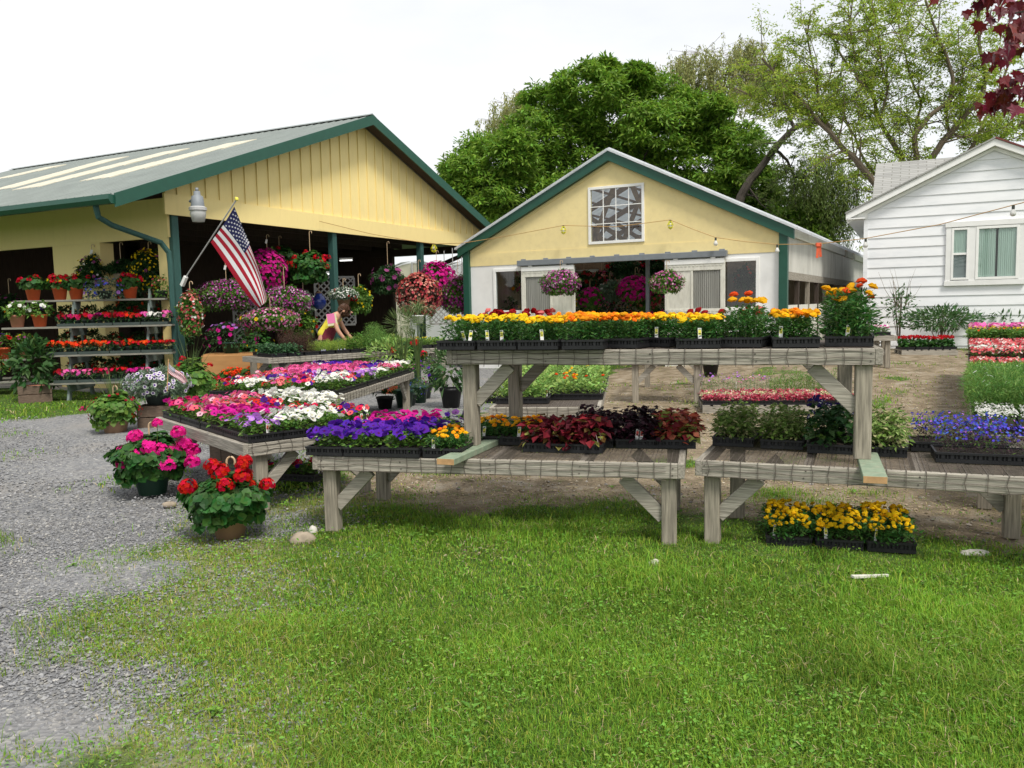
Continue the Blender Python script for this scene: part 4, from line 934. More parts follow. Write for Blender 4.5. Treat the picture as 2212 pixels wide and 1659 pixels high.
def kind_build(k, root):
    F = MB(); fm = [LF['mid']]; B = BB(); bm = None
    def pet(c, h=.095, n=46, r=.033, leaf='mid'):
        nonlocal fm, bm
        fm = [LF[leaf]]; bushes(F, 4, 8, 15, h*.85, .042, .026, up=(-.4, .8), spread=.05)
        P, N = blooms(n, h, zv=.3); B.fans(P, N, r*rng.uniform(.7, 1.15, n), 5, 0, cup=.22, wav=.16, mc=1, rc=.27); bm = [PT[c], PT['throaty' if c in ('white', 'lav') else 'throat']]
    def mar(c, h, n, r, leaf='mari', c2=None, zv=.12):
        nonlocal fm, bm
        fm = [LF[leaf]]; bushes(F, 4, 8, 52, h*.86, .034, .013, up=(-.5, 1.0), spread=.045, hv=.15); 
        P, N = blooms(n, h, side=.4, zv=zv); B.pompons(P, N, r*rng.uniform(.75, 1.15, n), 0); bm = [PT[c]]
        if c2: bm.append(PT[c2]); P, N = blooms(n//3, h*1.03, side=.4, zv=zv); B.pompons(P, N, r*rng.uniform(.75, 1.15, len(P)), 1)
    if k.startswith('p_'):
        c = k[2:]; tall = c == 'whitetall'
        pet('white' if tall else c, h=.15 if tall else .10, n=78 if tall else {'white': 56, 'purple': 88, 'hot': 60, 'magenta': 60}.get(c, 42))
        if c in ('lav', 'redmix', 'pinkmix', 'crimson'): plabels(root, 2, 'tagr')
    elif k == 'm_yellow': mar('yellow', .155, 58, .021); plabels(root, 2, 'tagy')
    elif k == 'm_yellow2': mar('yellow', .14, 60, .020, c2='gold'); plabels(root, 1, 'tagy')
    elif k == 'm_orange': mar('orange', .145, 58, .021, c2='gold'); 
    elif k == 'm_gold': mar('gold', .15, 54, .023, c2='orange'); plabels(root, 1, 'tagy')
    elif k == 'm_low': mar('gold', .09, 26, .02, c2='orange'); plabels(root, 1, 'tagy')
    elif k == 'm_tall':
        fm = [LF['mari'], LF['spike']]; bushes(F, 4, 7, 90, .23, .042, .015, up=(-.5, 1.0), spread=.085); stems(F, 4, 7, .2, mat=1)
        P, N = blooms(12, .27, side=.4, zv=.16, w=.15); B.pompons(P, N, .031*rng.uniform(.75, 1.1, 12), 0, k=10); P, N = blooms(7, .29, side=.5, zv=.2, w=.15); B.pompons(P, N, .027*rng.uniform(.8, 1.1, 7), 1, k=10); bm = [PT['gold'], PT['redorange']]
        for i in range(4): plabels(root, 1, 'tagy') if i == 0 else None
    elif k == 'm_mid':
        fm = [LF['mari'], LF['spike']]; bushes(F, 4, 8, 50, .17, .036, .013, up=(-.5, 1.0), spread=.06, hv=.3); stems(F, 4, 7, .17, mat=1)
        P, N = blooms(10, .235, side=.3, zv=.03, w=.12, l=.2); B.pompons(P, N, .03*rng.uniform(.8, 1.1, 10), 0, k=10); P, N = blooms(2, .27, side=.4, zv=.04); B.pompons(P, N, .03, 1, k=10); bm = [PT['gold'], PT['redorange']]
    elif k == 'm_mum':
        fm = [LF['mari']]; bushes(F, 4, 8, 60, .10, .034, .014, up=(-.5, 1.0), spread=.065, hv=.15, w=.13, l=.26); P, N = blooms(130, .12, side=.6, zv=.25, dome=.5); B.pompons(P, N, .019*rng.uniform(.65, 1.1, 130), 0); bm = [PT['mumyellow']]; plabels(root, 1, 'tagy')
    elif k in ('coleus', 'coleusd', 'coleuso'):
        F = MB(); fm = [PT[k], PT['coleuse']]
        L_, W_, nl = (.070, .052, 24) if k != 'coleusd' else (.05, .035, 44)
        bushes(F, 3, 7, nl, .165, L_, W_, up=(-.7, .3), spread=.07); 
        if k != 'coleusd': bushes(F, 3, 5, 3, .11, L_*.8, W_*.8, up=(-.9, .2), spread=.06, mat=1, w=.12)
        if k != 'coleuso': plabels(root, 2, 'tagr', z=.05)
    elif k == 'dot': fm = [LF['dot']]; bushes(F, 4, 7, 52, .17, .040, .022, up=(-.8, .6), spread=.078, w=.125, l=.26)
    elif k == 'torenia':
        fm = [LF['mid'], LF['dark']]; bushes(F, 2, 4, 80, .21, .055, .04, up=(-.7, .4), spread=.11, mat=1); bushes(F, 2, 4, 8, .17, .05, .035, spread=.08); P, N = blooms(34, .225, zv=.22, side=1.3); B.fans(P, N, .021, 5, 0, cup=.4, mc=1, rc=.45); bm = [PT['navy'], PT['white']]
    elif k == 'lobelia':
        fm = [PT['lobdark'], LF['fern']]; bushes(F, 4, 8, 36, .13, .022, .009, up=(-.4, 1.2), spread=.05, hv=.3); ferny(F, 3, 6, 12, .13, .025, .006, 1); P, N = blooms(260, .13, zv=.38, side=1.2); B.fans(P, N, .010, 4, 0, sub=False); P, N = blooms(24, .14, zv=.4, side=1.2); B.fans(P, N, .009, 4, 1, sub=False); bm = [PT['blue'], PT['lav']]; plabels(root, 1, 'tagb', h=.1)
    elif k == 'zinnia':
        fm = [LF['zin']]; bushes(F, 3, 6, 22, .17, .062, .030, up=(-.3, 1.1), spread=.05); stems(F, 3, 6, .17); P, N = blooms(1, .19, side=.5); B.pompons(P, N, .018, 0); bm = [PT['gold']]; plabels(root, 1, 'tagr')
    elif k == 'zinnia_f':
        fm = [LF['zin']]; bushes(F, 3, 6, 20, .14, .058, .028, up=(-.3, 1.1), spread=.05); P, N = blooms(5, .17, side=.5); B.pompons(P, N, .02, 0); P, N = blooms(2, .18, side=.5); B.pompons(P, N, .022, 1); bm = [PT['redorange'], PT['gold']]; plabels(root, 1, 'tagr')
    elif k == 'caladium': fm = [PT['caladium']]; bushes(F, 5, 9, 14, .085, .042, .030, up=(-.7, .5), spread=.035); plabels(root, 3, 'tagr', h=.09, front=False)
    elif k == 'creamdot': fm = [LF['cream'], PT['caladium']]; bushes(F, 5, 9, 12, .08, .036, .026, up=(-.7, .5), spread=.035); bushes(F, 4, 6, 3, .08, .036, .026, mat=1); plabels(root, 2, 'tagr', h=.09, front=False)
    elif k == 'begonia': fm = [LF['bronze'], LF['mid']]; bushes(F, 4, 8, 10, .09, .04, .03); bushes(F, 4, 8, 8, .08, .04, .03, mat=1); P, N = blooms(170, .105, zv=.3, side=.9); B.fans(P, N, .018, 4, 0, wav=.1, sub=False); bm = [PT['salmon']]
    elif k == 'begoniaw': fm = [LF['mid'], LF['bronze']]; bushes(F, 4, 8, 12, .09, .04, .03); P, N = blooms(80, .105, zv=.2, side=.8); B.fans(P, N, .017, 4, 0, wav=.1, sub=False); bm = [PT['white']]
    elif k == 'impatpink': fm = [LF['dark']]; bushes(F, 4, 8, 16, .12, .045, .025); P, N = blooms(110, .135, zv=.35); B.fans(P, N, .028, 5, 0, cup=.1); bm = [PT['pink']]
    elif k == 'pinkwhite': fm = [LF['mid']]; bushes(F, 4, 8, 12, .1, .04, .025); P, N = blooms(60, .12, zv=.2); B.fans(P, N, .026, 5, 0); P, N = blooms(40, .12, zv=.2); B.fans(P, N, .026, 5, 1); bm = [PT['white'], PT['pink']]
    elif k == 'geranred': fm = [LF['ger']]; bushes(F, 3, 6, 18, .17, .06, .05, round_=True, spread=.06); P, N = blooms(22, .22, zv=.12); B.umbels(P, .036, 0, nf=12, fr=.42); bm = [PT['red']]
    elif k == 'reddahlia': fm = [LF['dark']]; bushes(F, 3, 6, 16, .13, .06, .035); P, N = blooms(12, .175, zv=.12); B.pompons(P, N, .03, 0, k=10); P, N = blooms(4, .17); B.pompons(P, N, .028, 1); bm = [PT['darkred'], PT['coral']]
    elif k == 'alyssum': fm = [LF['fern']]; bushes(F, 4, 8, 10, .08, .025, .008); P, N = blooms(330, .09, zv=.25, side=1.0); B.fans(P, N, .009, 4, 0, sub=False); bm = [PT['white']]
    elif k == 'cosmos': fm = [LF['fern'], LF['lime']]; ferny(F, 4, 8, 130, .26, .055, .006, w=.14, l=.28, spread=.10); stems(F, 4, 8, .22, mat=0); P, N = blooms(5, .27, zv=.2); B.fans(P, N, .02, 6, 0, cup=.1); bm = [PT['white']]
    elif k == 'cosmosgold': fm = [LF['fern'], LF['lime']]; ferny(F, 4, 8, 70, .36, .05, .006, spread=.05); stems(F, 4, 8, .34, mat=1)
    elif k == 'greens': fm = [LF['zin']]; bushes(F, 4, 8, 26, .11, .048, .03, w=.13, l=.26, spread=.07)
    elif k == 'greensf': fm = [LF['mid']]; bushes(F, 4, 8, 26, .12, .048, .03, w=.13, l=.26, spread=.07); P, N = blooms(5, .13); B.fans(P, N, .02, 5, 0); bm = [PT['redorange']]
    elif k == 'limes': fm = [LF['lime']]; bushes(F, 4, 8, 14, .09, .04, .03)
    elif k == 'snap': fm = [LF['grey'], LF['mid']]; stems(F, 4, 8, .3, mat=0); bushes(F, 4, 8, 16, .32, .04, .012, spread=.03, mat=1); P, N = blooms(26, .33, zv=.2); B.fans(P, N, .016, 5, 0); P, N = blooms(12, .3, zv=.2); B.fans(P, N, .016, 5, 1); bm = [PT['lav'], PT['pink']]; plabels(root, 2, 'tagr', h=.1, z=.2)
    elif k == 'ivy': fm = [LF['ivy']]; bushes(F, 3, 6, 26, .14, .05, .042, up=(-.9, .5), spread=.075)
    elif k == 'fennel': fm = [LF['bronze']]; ferny(F, 3, 6, 190, .34, .03, .004, spread=.08)
    elif k == 'chives': fm = [LF['lime'], LF['fern']]; ferny(F, 4, 8, 60, .16, .05, .004); bushes(F, 4, 8, 6, .12, .03, .008, mat=1); plabels(root, 3, 'tagb', h=.06, z=.02)
    elif k == 'herb': fm = [LF['fern'], LF['mid']]; bushes(F, 3, 6, 36, .24, .045, .016, up=(-.2, 1.1), spread=.06, mat=1); stems(F, 3, 6, .22); plabels(root, 1, 'tagw')
    elif k == 'dill': fm = [LF['fern']]; ferny(F, 3, 6, 210, .38, .03, .004, spread=.09)
    elif k == 'tomato': fm = [LF['mid'], LF['lime']]; bushes(F, 3, 6, 26, .18, .05, .022, up=(-.4, .9), spread=.06); ferny(F, 3, 6, 25, .2, .04, .005, 1)
    elif k == 'yelviola': fm = [LF['mid']]; bushes(F, 4, 8, 14, .12, .035, .02); P, N = blooms(22, .14); B.fans(P, N, .02, 5, 0); bm = [PT['yellow']]
    F.build('foliage', fm, root)
    if bm:
        if len(B.singles) <= 30:
            for b_ in B.singles: b_.build('flower', bm, root)
        else: B.build('flowers', bm, root)
TK = {}
def tray(k, loc, rz, label, group='trays of bedding plants', nvar=2):
    L_ = TK.setdefault(k, [])
    if rng.uniform() < .5: rz += pi if k not in ('m_yellow', 'm_yellow2', 'm_gold', 'coleus', 'coleusd', 'lobelia', 'zinnia', 'zinnia_f', 'm_mum', 'p_lav', 'p_redmix', 'p_pinkmix', 'p_crimson', 'm_tall', 'm_low', 'chives', 'dot', 'torenia') else 0
    rz += rng.normal()*.02
    if len(L_) < nvar:
        t = thing('flower_tray', label, 'flower tray', loc, rz, group); o = bpy.data.objects.new('tray', TRAYME); COL.objects.link(o); o.parent = t
        kind_build(k, t); L_.append(t); return t
    return dup(L_[int(rng.integers(len(L_)))], loc, rz, label, group, scale=(1, 1, rng.uniform(.93, 1.08)))
ORD = ['first', 'second', 'third', 'fourth', 'fifth', 'sixth', 'seventh', 'eighth', 'ninth', 'tenth', 'eleventh']
DESC = {'p_purple': 'deep purple petunias', 'p_magenta': 'magenta petunias', 'p_white': 'white petunias', 'p_whitetall': 'tall white petunias', 'p_lav': 'lavender petunias', 'p_hot': 'hot pink petunias', 'p_pinkmix': 'mixed pink petunias', 'p_redmix': 'red and purple petunias', 'p_coral': 'coral petunias', 'p_crimson': 'crimson petunias', 'p_lilac': 'lilac and blue petunias', 'p_purpwhite': 'purple and white petunias',
 'm_yellow': 'yellow marigolds', 'm_yellow2': 'yellow and gold marigolds', 'm_orange': 'orange marigolds', 'm_gold': 'golden orange marigolds', 'm_low': 'low orange marigolds', 'm_tall': 'tall gold and orange marigolds', 'zinnia': 'green zinnia seedlings', 'zinnia_f': 'zinnias starting to flower red', 'begonia': 'salmon and red begonias', 'begoniaw': 'white begonias', 'impatpink': 'pink impatiens', 'greens': 'plain green seedlings', 'greensf': 'green seedlings with red blooms', 'limes': 'lime green leaves', 'alyssum': 'white alyssum', 'cosmos': 'feathery green cosmos', 'caladium': 'pink splashed leaves', 'creamdot': 'cream spotted leaves', 'm_orange2': 'orange marigolds', 'yelviola': 'yellow violas'}
def on(bench, u, v, k, label, rot=0, dz=.006, group='trays of bedding plants', H=None):
    p = loc_of(bench, u, v, H or 0)
    return tray(k, p, bench.rotation_euler[2]+rot, label, group)
H1 = .537; HB_ = .547; H2 = .657; H3 = .537; H3b = .567
# bench 1: front row and back row
for i, u in enumerate((.055, .325, .595)): on(B1, u, .255, 'p_purple', f'tray of deep purple petunias, {ORD[i]} from left on the low bench', H=H1, group='purple petunia trays on the low bench')
on(B1, .875, .27, 'm_low', 'tray of low orange marigolds beside the front of the left green plank', H=H1)
for i, (u, k) in enumerate(((.17, 'p_magenta'), (.45, 'p_magenta'), (.73, 'p_purpwhite'), (1.0, 'm_low'), (1.27, 'm_low'))):
    on(B1, u, .80, k, f'tray of {DESC[k]} in the low bench back row, {ORD[i]} from left', H=H1)
on(B1, 1.62, .40, 'coleus', 'long tray of dark red coleus in front between the upper bench legs', rot=pi/2, H=H1)
for u, k, lb in ((1.80, 'coleusd', 'tray of nearly black coleus next to the red coleus tray'), (2.08, 'coleusd', 'tray of nearly black coleus with two labels, nearer the coral coleus'), (2.34, 'coleuso', 'tray of coral and green coleus over the gap between the two low benches')):
    on(B1, u, .76, k, lb, H=H1+.002*(k == 'coleuso'))
# bench 1b
for u, v, k, lb in ((.11, .80, 'dot', 'tray of pale green spotted leaves next to the coral coleus'), (.42, .78, 'dot', 'tray of pale green spotted leaves left of the dark flowered torenia'), (.72, .68, 'torenia', 'tray of torenia with dark blue flowers and broad leaves'), (1.02, .66, 'dot', 'tray of pale green spotted leaves beside the right upper bench leg')):
    on(B1b, u, v, k, lb, H=HB_)
on(B1b, 1.56, .45, 'lobelia', 'long tray of blue lobelia right of the upper bench leg', rot=pi/2, H=HB_)
on(B1b, 1.45, .80, 'lobelia', 'tray of blue lobelia in the row behind the long lobelia tray', rot=pi/2, H=HB_)
on(B1b, 2.02, .32, 'lobelia', 'tray of blue lobelia with a tall blue label, farthest from the upper bench leg', H=HB_)
on(B1b, 2.15, .86, 'lobelia', 'tray of blue lobelia behind the one with the tall blue label', rot=.2, H=HB_)
# upper bench
for u, v, r, k, lb in ((.055, .20, 0, 'm_yellow', 'tray of yellow marigolds at the left end of the upper bench'), (.335, .20, 0, 'm_yellow', 'second tray of yellow marigolds from the left end of the upper bench'), (.615, .19, 0, 'm_yellow2', 'leafy tray of yellow and gold marigolds, third along the upper bench'), (.90, .19, 0, 'm_orange', 'first tray of orange marigolds along the upper bench'),
    (1.17, .33, -.25, 'm_orange', 'tray of orange marigolds set back at the middle of the upper bench'), (1.43, .45, -.5, 'm_yellow2', 'turned tray of yellow marigolds with two slanting labels at the middle of the upper bench'),
    (1.61, .285, 0, 'm_yellow2', 'tray of yellow and gold marigolds left of the tall middle marigold'), (1.885, .34, -.12, 'm_mid', 'tray of tall flat topped golden marigolds with one orange bloom, right of middle'), (2.16, .31, .0, 'm_gold', 'tray of golden orange marigolds left of the right end tall marigolds'), (2.49, .38, -.1, 'm_tall', 'tray of tall gold and orange marigolds at the right end of the upper bench')):
    on(B2, u, v, k, lb, rot=r, H=H2+.001)
for i, (u, k) in enumerate(((.07, 'reddahlia'), (.37, 'reddahlia'), (.66, 'm_gold'), (.95, 'm_gold'))): on(B2, u, .86, k, f'tray of {"dark red dahlias" if k=="reddahlia" else "golden marigolds"} in the upper bench back row, {ORD[i]} from left', H=H2+.001)
on(B2, 1.75, .86, 'reddahlia', 'tray of dark red dahlias peeping behind the yellow marigolds at middle right', H=H2+.001, rot=pi/2)
# corner petunia bench: rows from the near corner (0) to the far left (3)
G3 = [['p_lav', 'p_white', 'p_white', 'p_redmix'], ['p_magenta', 'p_magenta', 'p_redmix', 'p_whitetall'], ['p_pinkmix', 'p_coral', 'p_redmix', 'p_whitetall'], ['p_crimson', 'p_pinkmix', 'p_pinkmix', 'p_white']]
for i in range(4):
    for j in range(4): on(B3a, .135+.274*j, .265+.545*i, G3[i][j], f'tray of {DESC[G3[i][j]]}, {ORD[i]} row back, {ORD[j]} across on the corner bench', H=H3+.001, group='petunia trays on the corner bench')
G4 = [['p_crimson', 'p_redmix', 'p_coral', 'p_white', 'p_redmix', 'p_redmix'], ['p_crimson', 'p_lilac', 'p_crimson', 'p_purpwhite', 'p_coral', 'p_redmix'], ['p_lilac', 'p_redmix', 'p_purpwhite', 'p_hot', 'p_coral', 'p_purpwhite'], ['p_lilac', 'p_crimson', 'p_hot', 'p_hot', 'p_hot', 'p_coral'], ['p_redmix', 'p_white', 'p_hot', 'p_hot', 'p_hot', 'p_hot'], ['p_pinkmix', 'p_white', 'p_hot', 'p_purple', 'p_purpwhite', 'p_white']]
# B3b: local x runs away from us (3.3 m), local y to the left (1.55 m)
for i in range(6):
    for j in range(5):
        k = G4[i][j]
        if j == 0: k = ['p_whitetall', 'p_redmix', 'p_lav', 'p_white', 'p_pinkmix', 'p_white'][i]
        if j == 1 and i > 2: k = ['p_hot', 'p_purple', 'p_purpwhite'][i-3]
        on(B3b, .27+.55*i, .15+.305*j, k, f'tray of {DESC[k]}, {ORD[i]} row back, {ORD[j]} from right on the long bench', rot=pi/2, H=H3b+.001, group='petunia trays on the long bench')
# zinnia bench
for i in range(10):
    for j in range(2):
        k = 'zinnia_f' if (i, j) in ((1, 1), (2, 1)) else 'zinnia'
        if i == 0 and j == 1: continue
        on(B4, .25+.53*j, .40+.33*i, k, f'tray of {DESC[k]}, {ORD[i]} row back, {"right" if j else "left"} side of the bench', rot=pi/2, H=H1+.001, group='zinnia trays')
# bench 6 behind
for i in range(3): on(B6, .25+.3*i, .3, 'greensf', f'tray of green seedlings on the far braced bench, {ORD[i]} from the left', H=.687)
# low pallet of splashed leaves, and tall trays behind
def pallet(p, Wd, Dp, ang, lb, hh=.11):
    t = thing('pallet', lb, 'pallet', p, ang, 'wooden pallets under trays')
    for y in (0, Dp/2-.04, Dp-.08):
        m = MB(); m.box(0, Wd, y, y+.08, 0, hh-.02); m.build('bearer', X['wood_x'], t)
    n = int(Wd/.14)
    for i in range(n):
        m = MB(); x = i*Wd/n; m.box(x, x+.1, 0, Dp, hh-.019, hh); m.build('deck_board', X['wood_y'], t)
    return t
pp = gz(1518, 893); pc = pallet(pp+np.array((0, 0, .0)), 2.1, .95, radians(-9), 'low pallet under the pink splashed leaf trays')
for i in range(3):
    for j in range(4):
        k = ('caladium', 'creamdot', 'caladium')[i]
        on(pc, .27+.53*j, .16+.29*i, k, f'tray of {DESC[k]} in the {("near","middle","far")[i]} pallet row, {ORD[j]} from left', rot=pi/2, H=.111, group='splashed leaf trays')
for i, (k, lb) in enumerate((('snap', 'tray of tall stems with small lilac flowers behind the splashed leaves at left'), ('snap', 'tray of tall lilac and pink flowers behind the middle of the splashed leaves'), ('cosmosgold', 'tray of tall feathery green stems behind the right of the splashed leaves'), ('cosmosgold', 'tray of tall feathery green stems left of the upper bench right leg'))):
    p = loc_of(pc, .30+.5*i, 1.22); p[2] = gh(p[0], p[1])+.01; tray(k, p, radians(81), lb)
# long run of trays at the right
rd = np.array((.478, .878)); rp_ = np.array((.878, -.478)); R0 = np.array((3.22, 5.75)); ra = atan2(rd[1], rd[0])
RB = []
for q in range(4):
    o = R0+rd*2.5*q+rp_*1.2; hgt = (.55, .60, .70, .80)[q]
    RB.append(make_bench('plant_bench', f'weathered bench under the long run of trays at right, {ORD[q]} from the near end', (o[0], o[1], float(gh(*o))), ra, 2.45, 1.2, hgt, BG, bays=3, wire=q == 0))
RK = ['alyssum', 'cosmos', 'cosmos', 'cosmos', 'greensf', 'greens', 'greens', 'limes', 'begonia', 'begonia', 'begoniaw', 'begonia', 'begonia', 'begonia', 'greensf', 'yelviola', 'impatpink', 'impatpink']
for i in range(18):
    q = min(i*4//18, 3) if i < 16 else 3
    for j in range(2 if i < 5 else 3 if i < 11 else 4):
        d = .27+.55*i; q = min(int(d/2.5), 3); p = R0+rd*d+rp_*(.14+.285*j); z = float(gh(*(R0+rd*2.5*q+rp_*1.2)))+(.55, .60, .70, .80)[q]+.008
        k = RK[i]; tray(k, (p[0], p[1], z), ra-pi/2, f'tray of {DESC[k]} in the right run, {ORD[i] if i<11 else ("twelfth","thirteenth","fourteenth","fifteenth","sixteenth","seventeenth","last")[i-11]} row, {ORD[j]} across', 'trays in the long right run')
# red geraniums on a pallet by the house, pink and white tray, marigolds on the grass, tray under the corner bench
gp = gz(1948, 768); pl = pallet(gp, 1.15, .6, radians(-10), 'pallet under red geraniums in front of the house', .12)
for j in range(4): on(pl, .15+.285*j, .3, 'geranred', f'tray of red geraniums on the pallet before the house, {ORD[j]} from the left', H=.122, group='red geranium trays before the house')
p = at(1915, 733, 16.0); sb = make_bench('plant_bench', 'small bench of pink and white flowers behind the right end of the upper bench', (p[0]-.55, p[1], float(gh(p[0], p[1]))), radians(-15), .66, .6, .62, BG, bays=2, wire=False)
for j in range(2): on(sb, .16+.285*j, .3, 'pinkwhite', f'tray of pink and white impatiens by the greenhouse corner, {ORD[j]} from the left', H=.63)
p = gz(1655, 1182); q = gz(1978, 1202); an = atan2(q[1]-p[1], q[0]-p[0]); c0 = (p+q)/2+np.array((-sin(an), cos(an), 0))*.27
for s_, lb in ((-1.1, 'tray of deep yellow marigolds on the grass, left of the three'), (0, 'tray of deep yellow marigolds on the grass, middle of the three'), (1.1, 'tray of deep yellow marigolds on the grass, right of the three')):
    tray('m_mum', c0+np.array((cos(an), sin(an), 0))*.262*s_+np.array((0, 0, .012)), an, lb, 'marigold trays on the grass')
p = gz(640, 1035); tray('p_redmix', p+np.array((0, 0, .01)), radians(70), 'tray of red and white petunias on the ground under the corner bench')
p = gz(1062, 868); tray('dot', p+np.array((0, 0, .01)), radians(80), 'tray of small green plants on the ground left of the zinnia bench')
# ---------------------------------------------------------------- pots, baskets, racks
def dome(m, c, rx, ry, rz, n, L_, W_, mat=0, droop=.2, inner=.45, round_=False, low=-1.0):
    d = rdir(n); d[:, 2] = np.where(d[:, 2] < low, -d[:, 2], d[:, 2])
    f = inner+(1-inner)*rng.uniform(0, 1, n)**.6
    lum = 1+.16*np.sin(d[:, 0]*5+c[0]*3)*np.sin(d[:, 1]*4+1)+.12*np.sin(d[:, 2]*7)
    P = np.array(c)+d*np.array((rx, ry, rz))*(f*lum)[:, None]
    D = unit(d+rdir(n)*.7-np.array((0, 0, droop))); N = unit(d*.8+np.array((0, 0, .6))+rdir(n)*.4)
    if round_: m.fans(P, unit(d+rdir(n)*.45+np.array((0, 0, .5))), L_*rng.uniform(.35, .7, n), 4, mat, cup=.16, wav=.22)
    else: m.leaves(P, D, N, L_*rng.uniform(.6, 1.3, n), W_*rng.uniform(.6, 1.3, n), mat)
def shellpts(c, rx, ry, rz, n, low=-.8, f0=.92):
    d = rdir(n); d[:, 2] = np.where(d[:, 2] < low, -d[:, 2], d[:, 2]); f = rng.uniform(f0, 1.12, n)
    return np.array(c)+d*np.array((rx, ry, rz))*f[:, None], unit(d+rdir(n)*.35)
def potmesh(r, h, taper=.72, rim=.012):
    m = MB(); m.lathe([(0, .001), (r*taper, .001), (r*.97, h*.86), (r*1.02, h*.86), (r*1.03, h), (r*.93, h), (r*.91, h*.9), (0, h*.88)], 18); return m
def hookm(root, z0, top, rad, mat=None, tagc=False, sway=(0, 0)):
    m = MB(); a = np.linspace(0, 1.15*pi, 9); hr = .028
    m.tube([(sway[0], sway[1], z0+(top-z0)*.35), (sway[0], sway[1], top-.05)]+[(sway[0]+hr-hr*cos(q), sway[1], top-.05+hr*sin(q)*1.3) for q in a], .007, 6)
    for q in range(3): m.tube([(rad*cos(q*2.1+.5), rad*sin(q*2.1+.5), z0), (sway[0], sway[1], z0+(top-z0)*.37)], .003, 4)
    m.build('hanger', mat or X['hook'], root)
    if tagc:
        b = MB(); b.box(-.022, .022, -.001, .001, -.09, 0); o = b.build('price_tag', X['tagw'], root); o.location = (sway[0]+.01, sway[1]-.02, top-.12); o.rotation_euler = (.1, .25, .3)
def potplant(name, label, p, r, h, potm, leafmat, fol, nleaf, Lf, blo=None, cat='potted plant', group=None, round_=False, hook=None, heads=None, spikes=0, spikeh=.5, up=.0, rz=0, taper=.72):
    """fol=(rx, ry, rz, cz above the pot rim); blo=(mat, n, r, type); heads=[(world point, R)] placed geranium heads"""
    t = thing(name, label, cat, p, rz, group)
    potmesh(r, h, taper).build('pot', potm, t, smooth=True)
    rx, ry, rz_2, cz = fol; c = (0, 0, h+cz)
    m = MB(); dome(m, c, rx, ry, rz_2, nleaf, Lf[0], Lf[1], round_=round_, low=-.75)
    mats = [leafmat]
    m.build('foliage', mats, t)
    if spikes:
        m = MB(); spike(m, (0, 0, h), spikes, spikeh); m.build('spike_leaves', LF['spike'], t)
    if blo:
        for mat, n, br, ty in (blo if isinstance(blo, list) else [blo]):
            m = MB(); P, N = shellpts(c, rx, ry, rz_2, n, low=-.5)
            if n <= 30 and ty != 'u':
                if up: P[:, 2] = np.maximum(P[:, 2], c[2])
                for q in range(n): m = MB(); m.fans(P[q:q+1], N[q:q+1], br, 5, 0, cup=.2, wav=.16); m.build('flower', PT[mat], t)
                continue
            if up: P[:, 2] = np.maximum(P[:, 2], c[2]+rng.uniform(-.1, 1, n)*rz_2*up); N = unit(N+np.array((0, 0, .8)))
            if ty == 'u':
                if n <= 14:
                    for q in range(n): m = MB(); m.umbels(P[q:q+1], br, 0, nf=18, fr=.38); m.build('flower_head', PT[mat], t)
                    continue
                m.umbels(P, br, 0, nf=14, fr=.42)
            elif ty == 's': m.fans(P, N, br, 5, 0, cup=.2, wav=.12, mc=1, rc=.5)
            elif ty == 'd': m.fans(P, N, br*rng.uniform(.7, 1.2, n), 4, 0, sub=False)
            else: m.fans(P, N, br*rng.uniform(.8, 1.15, n), 5, 0, cup=.2, wav=.16)
            m.build('flowers', [PT[mat]]+([PT['starthroat']] if ty == 's' else []), t)
    if heads:
        a = t.rotation_euler[2]; st = MB()
        for w_, R_ in heads:
            q = np.array(w_)-np.array(p); m = MB(); m.umbels(np.zeros((1, 3)), R_*1.12, 0, nf=70, fr=.30); mm = blo_mat
            o = m.build('flower_head', PT[mm], t); o.location = q; st.tube([(q[0]*.4, q[1]*.4, h+cz*.5), (q[0]*.85, q[1]*.85, q[2]*.75), q], .003, 4)
        st.build('flower_stalks', LF['mid'], t)
    if hook: hookm(t, h, hook, r*.9, X['hookgreen'] if hook < .36 else X['hook'])
    return t
def spike(m, c, n, h, w=.012, out=.55, mat=0, droop=.35):
    for i in range(n):
        az = rng.uniform(0, 2*pi); o = out*rng.uniform(.15, 1.1); hh = h*rng.uniform(.65, 1.1); k = 7; s_ = np.linspace(0, 1, k)
        ctr = np.array(c)+np.stack((cos(az)*o*hh*s_**1.5, sin(az)*o*hh*s_**1.5, hh*(s_-droop*o*s_**3)), 1)
        sd_ = np.array((-sin(az), cos(az), 0)); ww = w*(1-s_**2*.92)[:, None]
        V = np.concatenate((ctr-sd_*ww/2, ctr+sd_*ww/2)); j = np.arange(k-1); m.add(V, np.stack((j, j+1, j+1+k, j+k), 1), mat)
# -- the two big geraniums in front
blo_mat = 'magred'
p = gz(330, 1066); Y = p[1]
hd = [((292, 945), .062), ((267, 975), .05), ((290, 985), .05), ((268, 1002), .055), ((283, 1010), .045), ((325, 968), .075), ((346, 975), .06), ((375, 978), .06), ((362, 1005), .065), ((425-10, 975), .065), ((398, 960), .06), ((385, 935), .055), ((340, 915), .04), ((415, 1000), .06), ((300, 940), .035)]
potplant('potted_geranium', 'magenta geranium in a dark green pot on the gravel edge', p, .15, .2, X['potgreen'], LF['ger'], (.31, .28, .20, .09), 2300, (.062, .055), round_=True, hook=.62,
         heads=[(at(x, y, Y-.1+rng.uniform(-.12, .12)), R_) for (x, y), R_ in hd], cat='geranium')
blo_mat = 'red'
p = gz(498, 1160); Y = p[1]
hd = [((406, 1054), .056), ((450, 1070), .063), ((456, 1005), .045), ((474, 1020), .062), ((487, 1050), .05), ((525, 1028), .058), ((532, 1054), .06), ((529, 996), .045), ((523, 1005), .04), ((577, 1048), .046), ((441, 1076), .04)]
